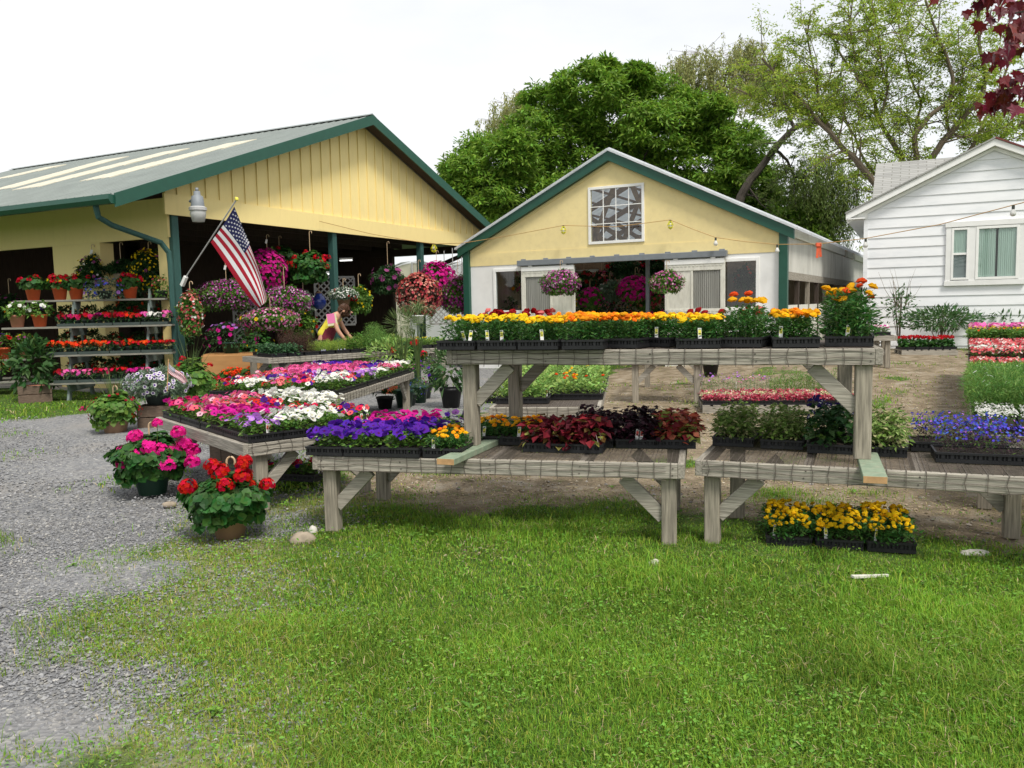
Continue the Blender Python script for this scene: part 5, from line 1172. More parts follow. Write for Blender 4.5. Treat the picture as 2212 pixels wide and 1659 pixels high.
potplant('potted_geranium', 'large red geranium in a tan hanging pot with a hook, set on the grass', p, .125, .16, X['tan'], LF['ger'], (.28, .27, .17, .09), 2400, (.055, .05), round_=True, hook=.56,
         heads=[(at(x, y, Y-.08+rng.uniform(-.1, .1)), R_) for (x, y), R_ in hd], cat='geranium')
# -- group at the left on the gravel
p = gz(250, 935); potplant('potted_plant', 'tan bowl of green leaves and tiny dark red flowers, with grassy spikes', p, .17, .17, X['tan'], LF['mid'], (.30, .28, .22, .12), 900, (.07, .06), blo=('darkred', 45, .022, 'f'), round_=True, spikes=26, spikeh=.75, hook=.62, group=None)
p = gz(345, 922)
def crate(label, p, W, D, H, rz, gap=True):
    t = thing('wooden_crate', label, 'crate', p, rz)
    for z0, z1 in ((0, H*.48), (H*.52, H)):
        for q in range(4):
            m = MB(); bx = ((-W/2, W/2, -D/2, -D/2+.015), (-W/2, W/2, D/2-.015, D/2), (-W/2, -W/2+.015, -D/2+.016, D/2-.016), (W/2-.015, W/2, -D/2+.016, D/2-.016))[q]
            if gap and q == 3 and z0 > 0: z0b = z0+H*.12
            else: z0b = z0
            m.box(*bx, z0b, z1); m.build('side_board', X['crate'], t, bevel=.003)
    m = MB(); m.box(-W/2+.016, W/2-.016, -D/2+.016, D/2-.016, .01, .025); m.build('bottom', X['crate'], t); return t
crate('old slatted crate under the purple and white petunias', p, .46, .36, .30, radians(8))
potplant('potted_plant', 'purple and white striped petunias spilling from a dark pot on a crate', p+np.array((0, 0, .305)), .18, .18, X['potgrey'], LF['grey'], (.42, .36, .20, .08), 1500, (.06, .03), blo=('star', 130, .030, 's'))
p = gz(372, 905); potplant('potted_plant', 'leafy planter with long arching spikes and red blooms behind the striped petunias', p+np.array((.1, .5, 0)), .2, .25, X['potgrey'], LF['mid'], (.40, .36, .34, .22), 800, (.08, .07), blo=('red', 8, .05, 'u'), round_=True, spikes=46, spikeh=1.05)
p = gz(78, 868); crate('brown slatted crate beside the plant rack', p, .52, .42, .30, radians(28))
potplant('potted_plant', 'bushy plant with broad dark leaves standing in the brown crate', p+np.array((0, 0, .03)), .15, .26, X['clay'], LF['big'], (.34, .32, .42, .36), 330, (.16, .10), hook=None)
p = gz(186, 888); t = thing('fallen_flowers', 'small cluster of fallen crimson petals on the gravel by the barn', 'petals', p); m = MB(); m.umbels(np.array([(0, 0, .04), (.07, .02, .035), (-.06, .0, .03)]), .05, 0, 14, .42); m.build('petals', PT['crimson'], t)
# -- shelf racks
RKA = radians(7)
def rack(label, px, Y, boards, frames, depthk=1.0):
    o = at(px, 650, Y); t = thing('plant_rack', label, 'plant rack', (o[0], o[1], 0.06 if False else 0), RKA, 'grey green plant racks by the barn')
    for x0, x1, yf, z in boards:
        for sgn in (1, -1):
            m = MB(); m.box(x0, x1, sgn*yf-.13, sgn*yf+.13, z-.035, z)
            m.build('shelf', X['shelfboard'], t, bevel=.004)
            if yf == 0: break
    for fx in frames:
        for sgn in (1, -1):
            m = MB(); m.prism([(fx-.02, sgn*.0, 1.98), (fx-.02, sgn*.09, 1.70), (fx-.02, sgn*.62, 0), (fx-.02, sgn*.50, 0)] if sgn > 0 else [(fx-.02, sgn*.50, 0), (fx-.02, sgn*.62, 0), (fx-.02, sgn*.09, 1.70), (fx-.02, sgn*.0, 1.98)], (.04, 0, 0)); m.build('leg', X['shelf'], t)
        for x0, x1, yf, z in boards:
            m = MB(); w_ = yf+.14; m.prism([(fx+.021, -w_, z-.036), (fx+.021, w_, z-.036), (fx+.021, w_*.78, z-.17), (fx+.021, -w_*.78, z-.17)], (.03, 0, 0)); m.build('bracket', X['shelf'], t)
    return t
BOARDS = [(-.0, 2.62, 0, 1.80), (-.12, 2.78, .26, 1.32), (.58, 2.80, .42, .82), (.72, 2.45, .56, .33)]
RK1 = rack('grey green stepped plant rack of potted impatiens in front of the barn wall', 36, 15.15, BOARDS, (1.0, 2.32))
RK2 = rack('second plant rack, mostly hidden, left of the impatiens rack', -270, 16.2, [(0, 2.1, 0, 1.62), (0, 2.1, .26, 1.12), (0, 2.95, .42, .70), (0, 2.9, .56, .28)], (.5, 1.6))
def pot_impatiens(mat, leaf='dark'):
    t = thing('potted_impatiens', 'x', 'potted flower'); potmesh(.052, .10).build('pot', X['potgrey'], t, smooth=True)
    m = MB(); dome(m, (0, 0, .13), .09, .09, .06, 70, .06, .026, droop=.1); m.build('foliage', LF['bronze' if leaf == 'b' else 'dark'], t)
    m = MB(); P, N = shellpts((0, 0, .150), .092, .092, .065, 18, low=-.2); m.fans(P, N, .036, 5, 0, cup=.1); m.build('flowers', PT[mat], t); return t
PI = {}
def shelf_pot(mat, x, y, z, lab, grp):
    p = loc_of(RK1, x, y, z)
    if mat not in PI: t = PI[mat] = pot_impatiens(mat); t.location = p; t['label'] = lab; t['group'] = grp; return t
    return dup(PI[mat], p, rng.uniform(0, 6), lab, grp, scale=(1, 1, rng.uniform(.92, 1.1)))
rows = [(1.32, .26, .80, 2.72, ['darkred', 'crimson', 'crimson', 'red', 'crimson', 'magenta', 'red', 'darkred', 'red', 'redorange', 'red', 'pink', 'white', 'white', 'pink'], 'second shelf'),
        (.82, .42, .66, 2.80, ['redorange', 'redorange', 'redorange', 'redorange', 'redorange', 'redorange', 'redorange', 'red', 'darkred', 'redorange', 'red', 'redorange', 'red', 'red', 'red'], 'third shelf'),
        (.33, .56, .80, 2.40, ['darkred', 'pink', 'pink', 'pink', 'hot', 'red', 'crimson', 'red', 'red', 'magenta', 'magenta', 'hot'], 'lowest shelf')]
CN = {'darkred': 'dark red', 'crimson': 'crimson', 'red': 'red', 'magenta': 'magenta', 'redorange': 'orange red', 'pink': 'pink', 'white': 'white', 'hot': 'hot pink'}
for z, yf, x0, x1, cols, nm in rows:
    n = len(cols)
    for i, c in enumerate(cols): shelf_pot(c, x0+.06+(x1-x0-.12)*i/(n-1), -yf, z+.012, f'{CN[c]} impatiens in a small dark pot, {ORD[i] if i < 11 else ""+("twelfth","thirteenth","fourteenth","fifteenth")[i-11]} from left on the {nm}', f'potted impatiens on the {nm} of the rack')
    nt_ = 4
    for i in range(nt_):
        p = loc_of(RK1, x0+(x1-x0)*(i+.5)/nt_, -yf, z+.001); t = thing('pot_tray', f'shallow dark tray under the impatiens, {ORD[i]} from left on the {nm}', 'tray', p, RKA, 'shallow trays on the rack'); w_ = (x1-x0)/nt_-.02
        m = MB(); m.box(-w_/2, w_/2, -.125, .125, 0, .008); m.beam((-w_/2, -.128, .025), (w_/2, -.128, .025), .006, .05); m.beam((-w_/2, .128, .025), (w_/2, .128, .025), .006, .05); m.beam((-w_/2, -.12, .025), (-w_/2, .12, .025), .006, .05); m.beam((w_/2, -.12, .025), (w_/2, .12, .025), .006, .05); m.build('tray', X['potgrey'], t)
for x, mt_, leaf, bl, lb in ((.30, 'terra', 'ger', [('red', 12, .05, 'u')], 'orange pot of red geranium at the left of the top shelf'), (.76, 'terra', 'ger', [('red', 13, .05, 'u'), ('yellow', 8, .025, 'f')], 'second orange pot of red geranium on the top shelf'), (1.04, 'terra', 'ger', [('red', 6, .045, 'u')], 'orange pot partly behind the rack peak with few red blooms'),
    (1.98, 'terra', 'ger', [('red', 7, .055, 'u')], 'red geranium right of the trailing blue flowers on the top shelf')):
    potplant('potted_geranium', lb, loc_of(RK1, x, -.02, 1.803), .13, .22, X[mt_], LF[leaf], (.24, .2, .13, .08), 260, (.08, .07), blo=bl, round_=True, up=.9, cat='geranium')
potplant('potted_plant', 'trailing blue and lilac flowers spilling over the middle of the top shelf', loc_of(RK1, 1.55, -.06, 1.803), .13, .15, X['potgrey'], LF['grey'], (.40, .22, .22, .0), 600, (.05, .025), blo=[('blue', 40, .026, 'f'), ('lav', 10, .04, 'f')])
potplant('potted_plant', 'pink begonias at the right end of the top shelf', loc_of(RK1, 2.5, .1, 1.803), .12, .14, X['potgrey'], LF['mid'], (.20, .18, .24, .02), 260, (.06, .04), blo=[('coralbeg', 34, .028, 'f')])
for x, bl, lb in ((.10, [('white', 7, .045, 'f')], 'faded clay pot of white flowers at the left of the second shelf'), (.48, [('white', 8, .045, 'f'), ('purple', 4, .04, 'f')], 'orange pot of white and purple petunias on the second shelf')):
    potplant('potted_plant', lb, loc_of(RK1, x, -.26, 1.322), .13, .22, X['clay' if x < .2 else 'terra'], LF['mid'], (.2, .18, .13, .08), 220, (.07, .05), blo=bl, up=.6)
for x, mt_, bl, lb in ((2.45, 'terra', [('red', 7, .05, 'f'), ('pink', 5, .04, 'f'), ('purple', 2, .06, 'f')], 'orange pot of mixed flowers on the rack at the far left'), (2.85, 'clay', [('yellow', 8, .03, 'f'), ('mauve', 10, .03, 'f')], 'clay pot of small yellow and mauve flowers behind the broad leaved plant')):
    potplant('potted_plant', lb, loc_of(RK2, x, -.42, .702), .13, .22, X[mt_], LF['mid'], (.2, .18, .15, .1), 200, (.07, .04), blo=bl, up=.5)
for x, z, yf, bl, lb in ((1.75, 1.122, .26, [('orange', 7, .04, 'f'), ('yellow', 6, .04, 'f')], 'dark pot of orange blooms on the hidden left rack'), (1.8, .282, .56, [('purple', 10, .06, 'f')], 'dark pot of purple petunias low on the hidden left rack'), (2.35, .282, .56, [('red', 8, .045, 'f'), ('white', 4, .04, 'f')], 'black pot of red and white flowers low behind the broad leaved plant'), (1.6, 1.622, 0, [('mauve', 20, .03, 'f')], 'shaded pot of mauve flowers on top of the hidden left rack')):
    potplant('potted_plant', lb, loc_of(RK2, x, -yf, z), .13, .2, X['potgrey'], LF['mid'], (.26, .22, .2, .1), 300, (.07, .04), blo=bl)
BK = {}  # rows of dark foliage added to darken the pale wall seen between shelves
for z, yf, x0, x1, nm in ((1.32, .26, .75, 2.7, 'second shelf'), (.82, .42, .7, 2.75, 'third shelf'), (.33, .56, .8, 2.4, 'lowest shelf')):
    for i in range(6):
        k = i % 2; p = loc_of(RK1, x0+(x1-x0)*i/5, yf, z+.001); lb = f'dark leafy pot added to darken the back of the {nm}, {ORD[i]} from left'
        if k in BK: dup(BK[k], p, rng.uniform(0, 6), lb, 'leafy pots added to darken behind the impatiens', scale=(1, 1, rng.uniform(.85, 1.2)))
        else: BK[k] = potplant('potted_plant', lb, p, .09, .14, X['potgrey'], LF['dark'], (.21, .15, .14, .07), 330, (.07, .04), blo=('darkred' if k else 'red', 12, .03, 'f'), group='leafy pots added to darken behind the impatiens')
# -- hanging baskets
def basket(label, px, py, w_, h_, Y, leaf, blo, nl=520, Lf=(.05, .025), top=None, potm='basketpot', group='hanging baskets in the barn', tagc=False, showpot=False, round_=False):
    c = at(px, py, Y); k = Y/FPX; rx = w_*k/2; rz2 = h_*k/2
    hz_top = at(px, top, Y)[2] if top else c[2]+rz2+.5
    r = min(.15, rx*.55); ph = .15
    base = np.array((c[0], c[1]+(0 if showpot else rx*.1), c[2]-(rz2*.15 if not showpot else rz2*.9)-ph*.3))
    t = thing('hanging_basket', label, 'hanging basket', base, 0, group)
    potmesh(r, ph, .78).build('pot', X[potm], t, smooth=True)
    cc = c-base
    area = 4*pi*(rx*rx+2*rx*rz2)/3; sc_ = max(1., (Y/17.)); Lf = (max(Lf[0], .06)*sc_, max(Lf[1], .034)*sc_)
    nl = int(max(nl, 2.3*area/(Lf[0]*Lf[1]*(.5 if not round_ else .5))))
    m = MB(); dome(m, cc, rx*.94, rx*.85, rz2*.94, nl, Lf[0], Lf[1], low=-.9 if not showpot else -.3, droop=.5, round_=round_, inner=.3); m.build('foliage', LF[leaf], t)
    for mat, n, br, ty in blo:
        if ty != 'u': br *= sc_**.6; n = int(n*min(3.2, max(1, area/.55)**.8)*(1.25 if n > 100 else 1)) if n > 30 else n
        if n <= 30 and ty != 'u':
            P, N = shellpts(cc, rx, rx*.9, rz2, n, low=-.6)
            for q in range(n): m = MB(); m.fans(P[q:q+1], N[q:q+1], br*1.2, 5, 0, cup=.2, wav=.16); m.build('flower', PT[mat], t)
            continue
        m = MB(); P, N = shellpts(cc, rx, rx*.9, rz2, n, low=-.85 if not showpot else -.2)
        if ty == 'u':
            P[:, 2] = cc[2]+np.abs(P[:, 2]-cc[2])*.9
            for q in range(n): m = MB(); m.umbels(P[q:q+1], br, 0, nf=16, fr=.4); m.build('flower_head', PT[mat], t)
            continue
        m.fans(P, N, br*rng.uniform(.75, 1.2, n), 5 if ty == 'f' else 4, 0, cup=.2, wav=.16, sub=ty == 'f')
        m.build('flowers', PT[mat], t)
    hookm(t, ph, hz_top-base[2], r*.95, X['hook'], tagc)
    return t
basket('magenta petunia basket behind the fly end of the flag', 578, 588, 78, 92, 18.3, 'mid', [('magenta', 190, .034, 'f')], top=505, tagc=True)
basket('red geranium basket on a tan hook right of the flag', 603, 560, 92, 56, 19.0, 'ger', [('red', 5, .055, 'u')], top=508, round_=True, Lf=(.08, .07))
basket('full red geranium basket left of the middle green post', 670, 580, 95, 70, 18.4, 'ger', [('red', 11, .07, 'u')], top=497, round_=True, Lf=(.08, .07), nl=620)
basket('wide purple and white verbena basket left of the flag', 488, 640, 128, 66, 17.0, 'mid', [('verb', 330, .020, 'd')], top=560, Lf=(.04, .02), nl=700, tagc=True)
basket('purple verbena basket under the lower end of the flag', 614, 652, 112, 62, 17.6, 'mid', [('verb', 280, .020, 'd')], top=575, Lf=(.04, .02))
basket('light pink verbena basket above the wooden box', 583, 692, 122, 50, 16.8, 'mid', [('verbpink', 170, .024, 'd'), ('yellow', 8, .035, 'f')], top=640, Lf=(.05, .025))
basket('drooping pink begonia basket hung on the left green corner post', 412, 680, 52, 100, 15.1, 'mid', [('coralbeg', 120, .024, 'f'), ('white', 26, .022, 'f')], top=606, Lf=(.06, .04))
basket('wicker basket of white flowers in front of the middle green post', 742, 640, 62, 36, 18.6, 'grey', [('white', 130, .018, 'd'), ('red', 22, .02, 'd')], top=600, potm='wicker', showpot=True)
basket('red geranium with yellow trailing flowers right of the middle post', 775, 650, 60, 60, 19.0, 'mid', [('red', 2, .09, 'u'), ('yellow', 22, .024, 'd')], top=590)
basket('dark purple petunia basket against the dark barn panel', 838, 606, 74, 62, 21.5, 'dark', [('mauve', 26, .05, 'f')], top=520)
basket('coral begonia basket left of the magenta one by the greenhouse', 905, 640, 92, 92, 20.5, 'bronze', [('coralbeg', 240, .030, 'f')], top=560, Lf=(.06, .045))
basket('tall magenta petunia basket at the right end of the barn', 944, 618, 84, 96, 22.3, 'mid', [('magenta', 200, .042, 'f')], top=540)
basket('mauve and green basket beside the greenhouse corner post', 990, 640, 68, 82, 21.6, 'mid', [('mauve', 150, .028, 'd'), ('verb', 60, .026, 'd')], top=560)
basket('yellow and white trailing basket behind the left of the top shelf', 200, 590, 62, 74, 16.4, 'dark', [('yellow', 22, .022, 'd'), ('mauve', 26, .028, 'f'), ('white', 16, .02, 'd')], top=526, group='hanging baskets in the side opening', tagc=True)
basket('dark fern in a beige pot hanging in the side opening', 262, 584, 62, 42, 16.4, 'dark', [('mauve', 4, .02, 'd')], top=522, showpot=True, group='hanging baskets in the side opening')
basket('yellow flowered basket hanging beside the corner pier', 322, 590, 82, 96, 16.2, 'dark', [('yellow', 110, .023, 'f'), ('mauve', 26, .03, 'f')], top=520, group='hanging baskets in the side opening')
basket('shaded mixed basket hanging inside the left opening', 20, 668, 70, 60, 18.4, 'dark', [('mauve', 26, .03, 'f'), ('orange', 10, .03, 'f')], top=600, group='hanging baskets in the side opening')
basket('pink verbena basket in front of the left sliding door', 1211, 612, 82, 54, 18.8, 'mid', [('verb', 170, .022, 'd'), ('verbpink', 70, .022, 'd')], top=561, Lf=(.04, .02), group='hanging baskets at the greenhouse')
basket('pale pink verbena basket in front of the right sliding door', 1441, 610, 72, 48, 17.5, 'mid', [('verbpink', 110, .022, 'd'), ('verb', 60, .022, 'd')], top=561, Lf=(.04, .02), group='hanging baskets at the greenhouse')
basket('leafy green basket with yellow specks behind the light pink verbena', 648, 700, 74, 60, 18.6, 'mid', [('yellow', 12, .03, 'f'), ('red', 8, .04, 'f')], top=640, Lf=(.08, .05))
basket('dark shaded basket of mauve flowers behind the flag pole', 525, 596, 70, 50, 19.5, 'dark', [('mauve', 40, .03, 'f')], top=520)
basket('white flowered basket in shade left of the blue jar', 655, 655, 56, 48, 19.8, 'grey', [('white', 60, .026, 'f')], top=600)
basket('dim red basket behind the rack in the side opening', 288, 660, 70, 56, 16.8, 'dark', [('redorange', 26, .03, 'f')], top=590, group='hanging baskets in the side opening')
IG = 'hanging baskets inside the greenhouse'
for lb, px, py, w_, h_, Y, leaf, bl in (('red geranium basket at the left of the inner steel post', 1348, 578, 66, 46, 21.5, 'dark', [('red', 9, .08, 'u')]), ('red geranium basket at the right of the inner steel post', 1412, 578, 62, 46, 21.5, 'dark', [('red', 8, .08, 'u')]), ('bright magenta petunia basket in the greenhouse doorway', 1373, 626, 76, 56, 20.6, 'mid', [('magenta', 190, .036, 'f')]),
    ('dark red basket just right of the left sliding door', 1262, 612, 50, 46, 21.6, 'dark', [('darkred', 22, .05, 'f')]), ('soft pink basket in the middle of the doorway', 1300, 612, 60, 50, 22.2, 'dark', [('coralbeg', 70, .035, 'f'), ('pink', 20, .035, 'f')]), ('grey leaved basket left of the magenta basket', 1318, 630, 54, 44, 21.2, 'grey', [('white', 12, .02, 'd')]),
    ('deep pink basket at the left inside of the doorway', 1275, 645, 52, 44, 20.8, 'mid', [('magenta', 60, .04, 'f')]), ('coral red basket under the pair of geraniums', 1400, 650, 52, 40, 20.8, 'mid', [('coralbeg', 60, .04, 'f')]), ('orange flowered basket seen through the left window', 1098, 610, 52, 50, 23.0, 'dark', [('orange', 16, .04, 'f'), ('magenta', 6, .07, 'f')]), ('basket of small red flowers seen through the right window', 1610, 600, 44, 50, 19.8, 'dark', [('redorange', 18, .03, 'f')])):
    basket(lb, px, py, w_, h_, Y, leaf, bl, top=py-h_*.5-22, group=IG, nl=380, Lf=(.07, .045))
# inside greenhouse: benches of flowers
for q, (u_, v0, ln) in enumerate(((1.9, 1.35, 3.4), (1.9, 3.4, 3.4), (1.9, 5.4, 3.4))):
    o = GB.w(u_, v0, .03); make_bench('plant_bench', f'low timber staging inside the greenhouse, {ORD[q]} from the doorway', o, GA, ln, 1.9, .72, BG, bays=3, wire=False)
for k, (px, Y, bl, lb) in enumerate(((1270, 21.6, [('yellow', 60, .04, 'f')], 'tall pot of yellow flowers in the greenhouse doorway'), (1316, 22.5, [('verbpink', 70, .04, 'f')], 'mauve pink pot low in the doorway left of the middle'), (1345, 22.0, [('coralbeg', 70, .04, 'f')], 'dusky pink pot low in the middle of the doorway'), (1415, 21.2, [('magenta', 60, .04, 'f')], 'magenta pot low beside the right sliding door'), (1290, 24.5, [('crimson', 40, .05, 'f')], 'rose pot far back in the greenhouse doorway'), (1385, 25, [('orange', 30, .05, 'f')], 'orange pot far back in the greenhouse doorway'))):
    p = at(px, 700, Y); p[2] = .753; potplant('potted_plant', lb, p, .2, .3, X['potgrey'], LF['dark'], (.42, .38, .5, .35), 500, (.09, .05), blo=bl, group='pots inside the greenhouse', taper=.85)
p = at(1098, 650, 22.5); p[2] = .04; potplant('potted_plant', 'leafy plant behind the left greenhouse window', p, .2, .7, X['potgrey'], LF['dark'], (.4, .4, .55, .4), 420, (.12, .06), taper=.9)
t = thing('metal_table', 'grey table deep inside the greenhouse doorway', 'table', GB.w(3.2, 4.5, .03), GA); m = MB(); m.box(0, 1.6, 0, 1, .9, .95); m.build('top', X['white'], t)
for x, y in ((.05, .05), (1.5, .05), (.05, .9), (1.5, .9)): m = MB(); m.box(x, x+.05, y, y+.05, 0, .899); m.build('leg', X['grey'], t)
# ---------------------------------------------------------------- herb bench, pots behind, person
HK = [('ivy', 'tray of dark ivy'), ('fennel', 'tray of hazy bronze fennel'), ('chives', 'tray of lime green grassy herbs'), ('herb', 'tray of tall leafy herbs'), ('tomato', 'tray of bushy green herbs'), ('dill', 'tray of feathery dill'), ('tomato', 'tray of mixed green seedlings')]
hk_front = [('ivy', 'tray of dark ivy at the near end of the herb bench'), ('ivy', 'second tray of dark ivy on the herb bench'), ('fennel', 'tray of hazy bronze fennel on the herb bench'), ('chives', 'tray of lime grassy herbs in front of the person'), ('chives', 'tray of lime grassy herbs right of the person'), ('tomato', 'tray of bushy greens in the middle of the herb bench'), ('herb', 'tray of tall herbs on the herb bench'), ('dill', 'tray of feathery dill on the herb bench'), ('tomato', 'tray of green seedlings right of the dill'), ('greens', 'tray of low greens near the far end of the herb bench'), ('yelviola', 'tray of yellow violas at the far end of the herb bench'), ('greens', 'last tray of low greens on the herb bench')]
for i, (k, lb) in enumerate(hk_front): on(B7, .16+.30*i, .28, k, lb, H=.757)
for i, (k, lb) in enumerate((('ivy', 'ivy tray in the back row of the herb bench'), ('fennel', 'bronze fennel tray in the back row of the herb bench'), ('herb', 'tall herbs at the back right of the herb bench'), ('dill', 'dill tray in the back row beside the tall herbs'), ('tomato', 'bushy greens at the far back of the herb bench'))):
    on(B7, (.3, .7, 2.15, 2.5, 2.9)[i], .76, k, lb, H=.757)
# person bending over the bench
def skin(name, V, E, Rr, mat, parent, sub=2):
    me = bpy.data.meshes.new(name); me.from_pydata([tuple(v) for v in V], E, []); o = bpy.data.objects.new(name, me); COL.objects.link(o)
    md = o.modifiers.new('s', 'SKIN'); md.use_smooth_shade = True
    for i, v in enumerate(me.skin_vertices[0].data): r = Rr[i]; v.radius = r if isinstance(r, tuple) else (r, r); v.use_root = i == 0
    o.modifiers.new('u', 'SUBSURF').levels = sub; o.modifiers['u'].render_levels = sub
    dg = bpy.context.evaluated_depsgraph_get(); dg.update(); me2 = bpy.data.meshes.new_from_object(o.evaluated_get(dg)); bpy.data.objects.remove(o)
    n = bpy.data.objects.new(name, me2); COL.objects.link(n); n.parent = parent; me2.materials.clear(); me2.materials.append(mat); return n
X['skin'] = mk('skin', (.50, .27, .18), .55, .08, 8, spec=.3); X['hair'] = mk('brown_hair', (.10, .05, .03), .5, .3, 30, (6, 6, 1)); X['shirt'] = mk('yellow_shirt', (.72, .62, .06), .8, .1, 8); X['apron'] = mk('maroon_apron', (.16, .02, .035), .8, .1, 8); X['shorts'] = mk('dark_shorts', (.05, .05, .07), .85, .1, 8); X['paper'] = mk('pink_paper', (.85, .22, .45), .7, .03, 8); X['cream'] = mk('pale_cloth', (.78, .75, .48), .8, .06, 8)
pp0 = at(697, 700, 15.75); pr = thing('person', 'person in yellow shirt and maroon apron bending over the herb bench', 'person', (pp0[0], pp0[1], 0), radians(0))
# body frame: +x is the way the person faces (right in the photo); standing behind the bench
V = [(-.02, 0, .93), (.06, .0, 1.10), (.17, 0, 1.27), (.28, 0, 1.40), (.36, 0, 1.46), (.42, -.01, 1.49), (.47, -.02, 1.47),      # pelvis, spine, neck, head
     (.24, -.19, 1.39), (.33, -.23, 1.13), (.47, -.20, .93), (.24, .19, 1.39), (.36, .22, 1.14), (.52, .18, .94),
     (-.03, -.1, .90), (.03, -.11, .50), (-.02, -.11, .09), (.10, -.11, .04), (-.03, .1, .90), (.02, .13, .50), (-.05, .13, .09), (.07, .13, .04)]
E = [(0, 1), (1, 2), (2, 3), (3, 4), (4, 5), (5, 6), (3, 7), (7, 8), (8, 9), (3, 10), (10, 11), (11, 12), (0, 13), (13, 14), (14, 15), (15, 16), (0, 17), (17, 18), (18, 19), (19, 20)]
Rr = [(.14, .12), (.135, .11), (.14, .11), (.10, .09), .05, .085, .075, .055, .042, .03, .055, .042, .03, .085, .055, .038, .035, .085, .055, .038, .035]
skin('body', V, E, Rr, X['skin'], pr)
skin('shirt', [(-.05, 0, .97), (.06, .0, 1.10), (.17, 0, 1.27), (.275, 0, 1.39), (.24, -.18, 1.385), (.275, -.215, 1.28), (.24, .18, 1.385), (.29, .215, 1.28)], [(0, 1), (1, 2), (2, 3), (3, 4), (4, 5), (3, 6), (6, 7)], [(.165, .15), (.16, .135), (.165, .135), (.125, .115), .075, .07, .075, .07], X['shirt'], pr)
skin('apron', [(-.0, -.0, .80), (.06, 0, 1.03), (.15, 0, 1.18), (.20, 0, 1.26)], [(0, 1), (1, 2), (2, 3)], [(.175, .165), (.172, .15), (.172, .14), (.15, .12)], X['apron'], pr)
skin('shorts', [(-.02, 0, .92), (-.03, -.1, .85), (.01, -.11, .62), (-.03, .1, .85), (.0, .12, .62)], [(0, 1), (1, 2), (0, 3), (3, 4)], [.155, .12, .10, .12, .10], X['shorts'], pr)
m = MB(); d = rdir(500); d = d[(d[:, 2] > -.2) | (d[:, 0] < .1)]; Pp = np.array((.425, -.01, 1.505))+d*np.array((.105, .095, .105)); m.leaves(Pp, unit(np.cross(d, (0, 1, .2))+rdir(len(d))*.2), d, .09, .03); m.build('hair', X['hair'], pr)
# face: nose, eyes, ear, mouth on the forward side of the bent head
m = MB(); m.beam((.545, -.02, 1.475), (.585, -.02, 1.455), .022, .03, w2=.012, h2=.012); m.build('nose', X['skin'], pr)
for y in (-.055, .015): m = MB(); m.pompons(np.array([(.545, y, 1.50)]), np.array([(1, 0, -.3)]), .009, 0, 8); m.build('eye', X['darkroom'], pr)
m = MB(); m.beam((.54, -.045, 1.435), (.54, .005, 1.435), .01, .008); m.build('mouth', X['paper'], pr)
m = MB(); m.pompons(np.array([(.43, -.105, 1.49)]), np.array([(0, -1, 0)]), .026, 0, 8, h=.4); m.build('ear', X['skin'], pr)
for sgn, hx, hy, hz2 in ((-1, .47, -.20, .93), (1, .52, .18, .94)):
    for q in range(5):
        a = (-.03+.015*q)*1.0; thumb = q == 0
        L1 = (.05, .075, .085, .078, .06)[q]; b = np.array((hx+.03, hy+a, hz2-.02)); dr = unit(np.array((.75, (-.5*sgn if thumb else a*3), -.6)))
        m = MB(); m.tube([b-dr*.03, b+dr*L1*.5, b+dr*L1*.5+unit(dr+np.array((-.2, 0, -.7)))*L1*.5], [.010, .009, .006], 6); m.build('finger', X['skin'], pr)
m = MB(); m.box(-.09, .09, -.004, .0, -.11, .11); o = m.build('sleeve_card', X['cream'], pr); o.location = (.235, -.262, 1.335); o.rotation_euler = (.15, -.1, .12)
m = MB(); m.box(-.07, .07, -.010, -.006, -.075, .105); o = m.build('pink_paper', X['paper'], pr); o.location = (.222, -.262, 1.345); o.rotation_euler = (.15, -.1, .12)
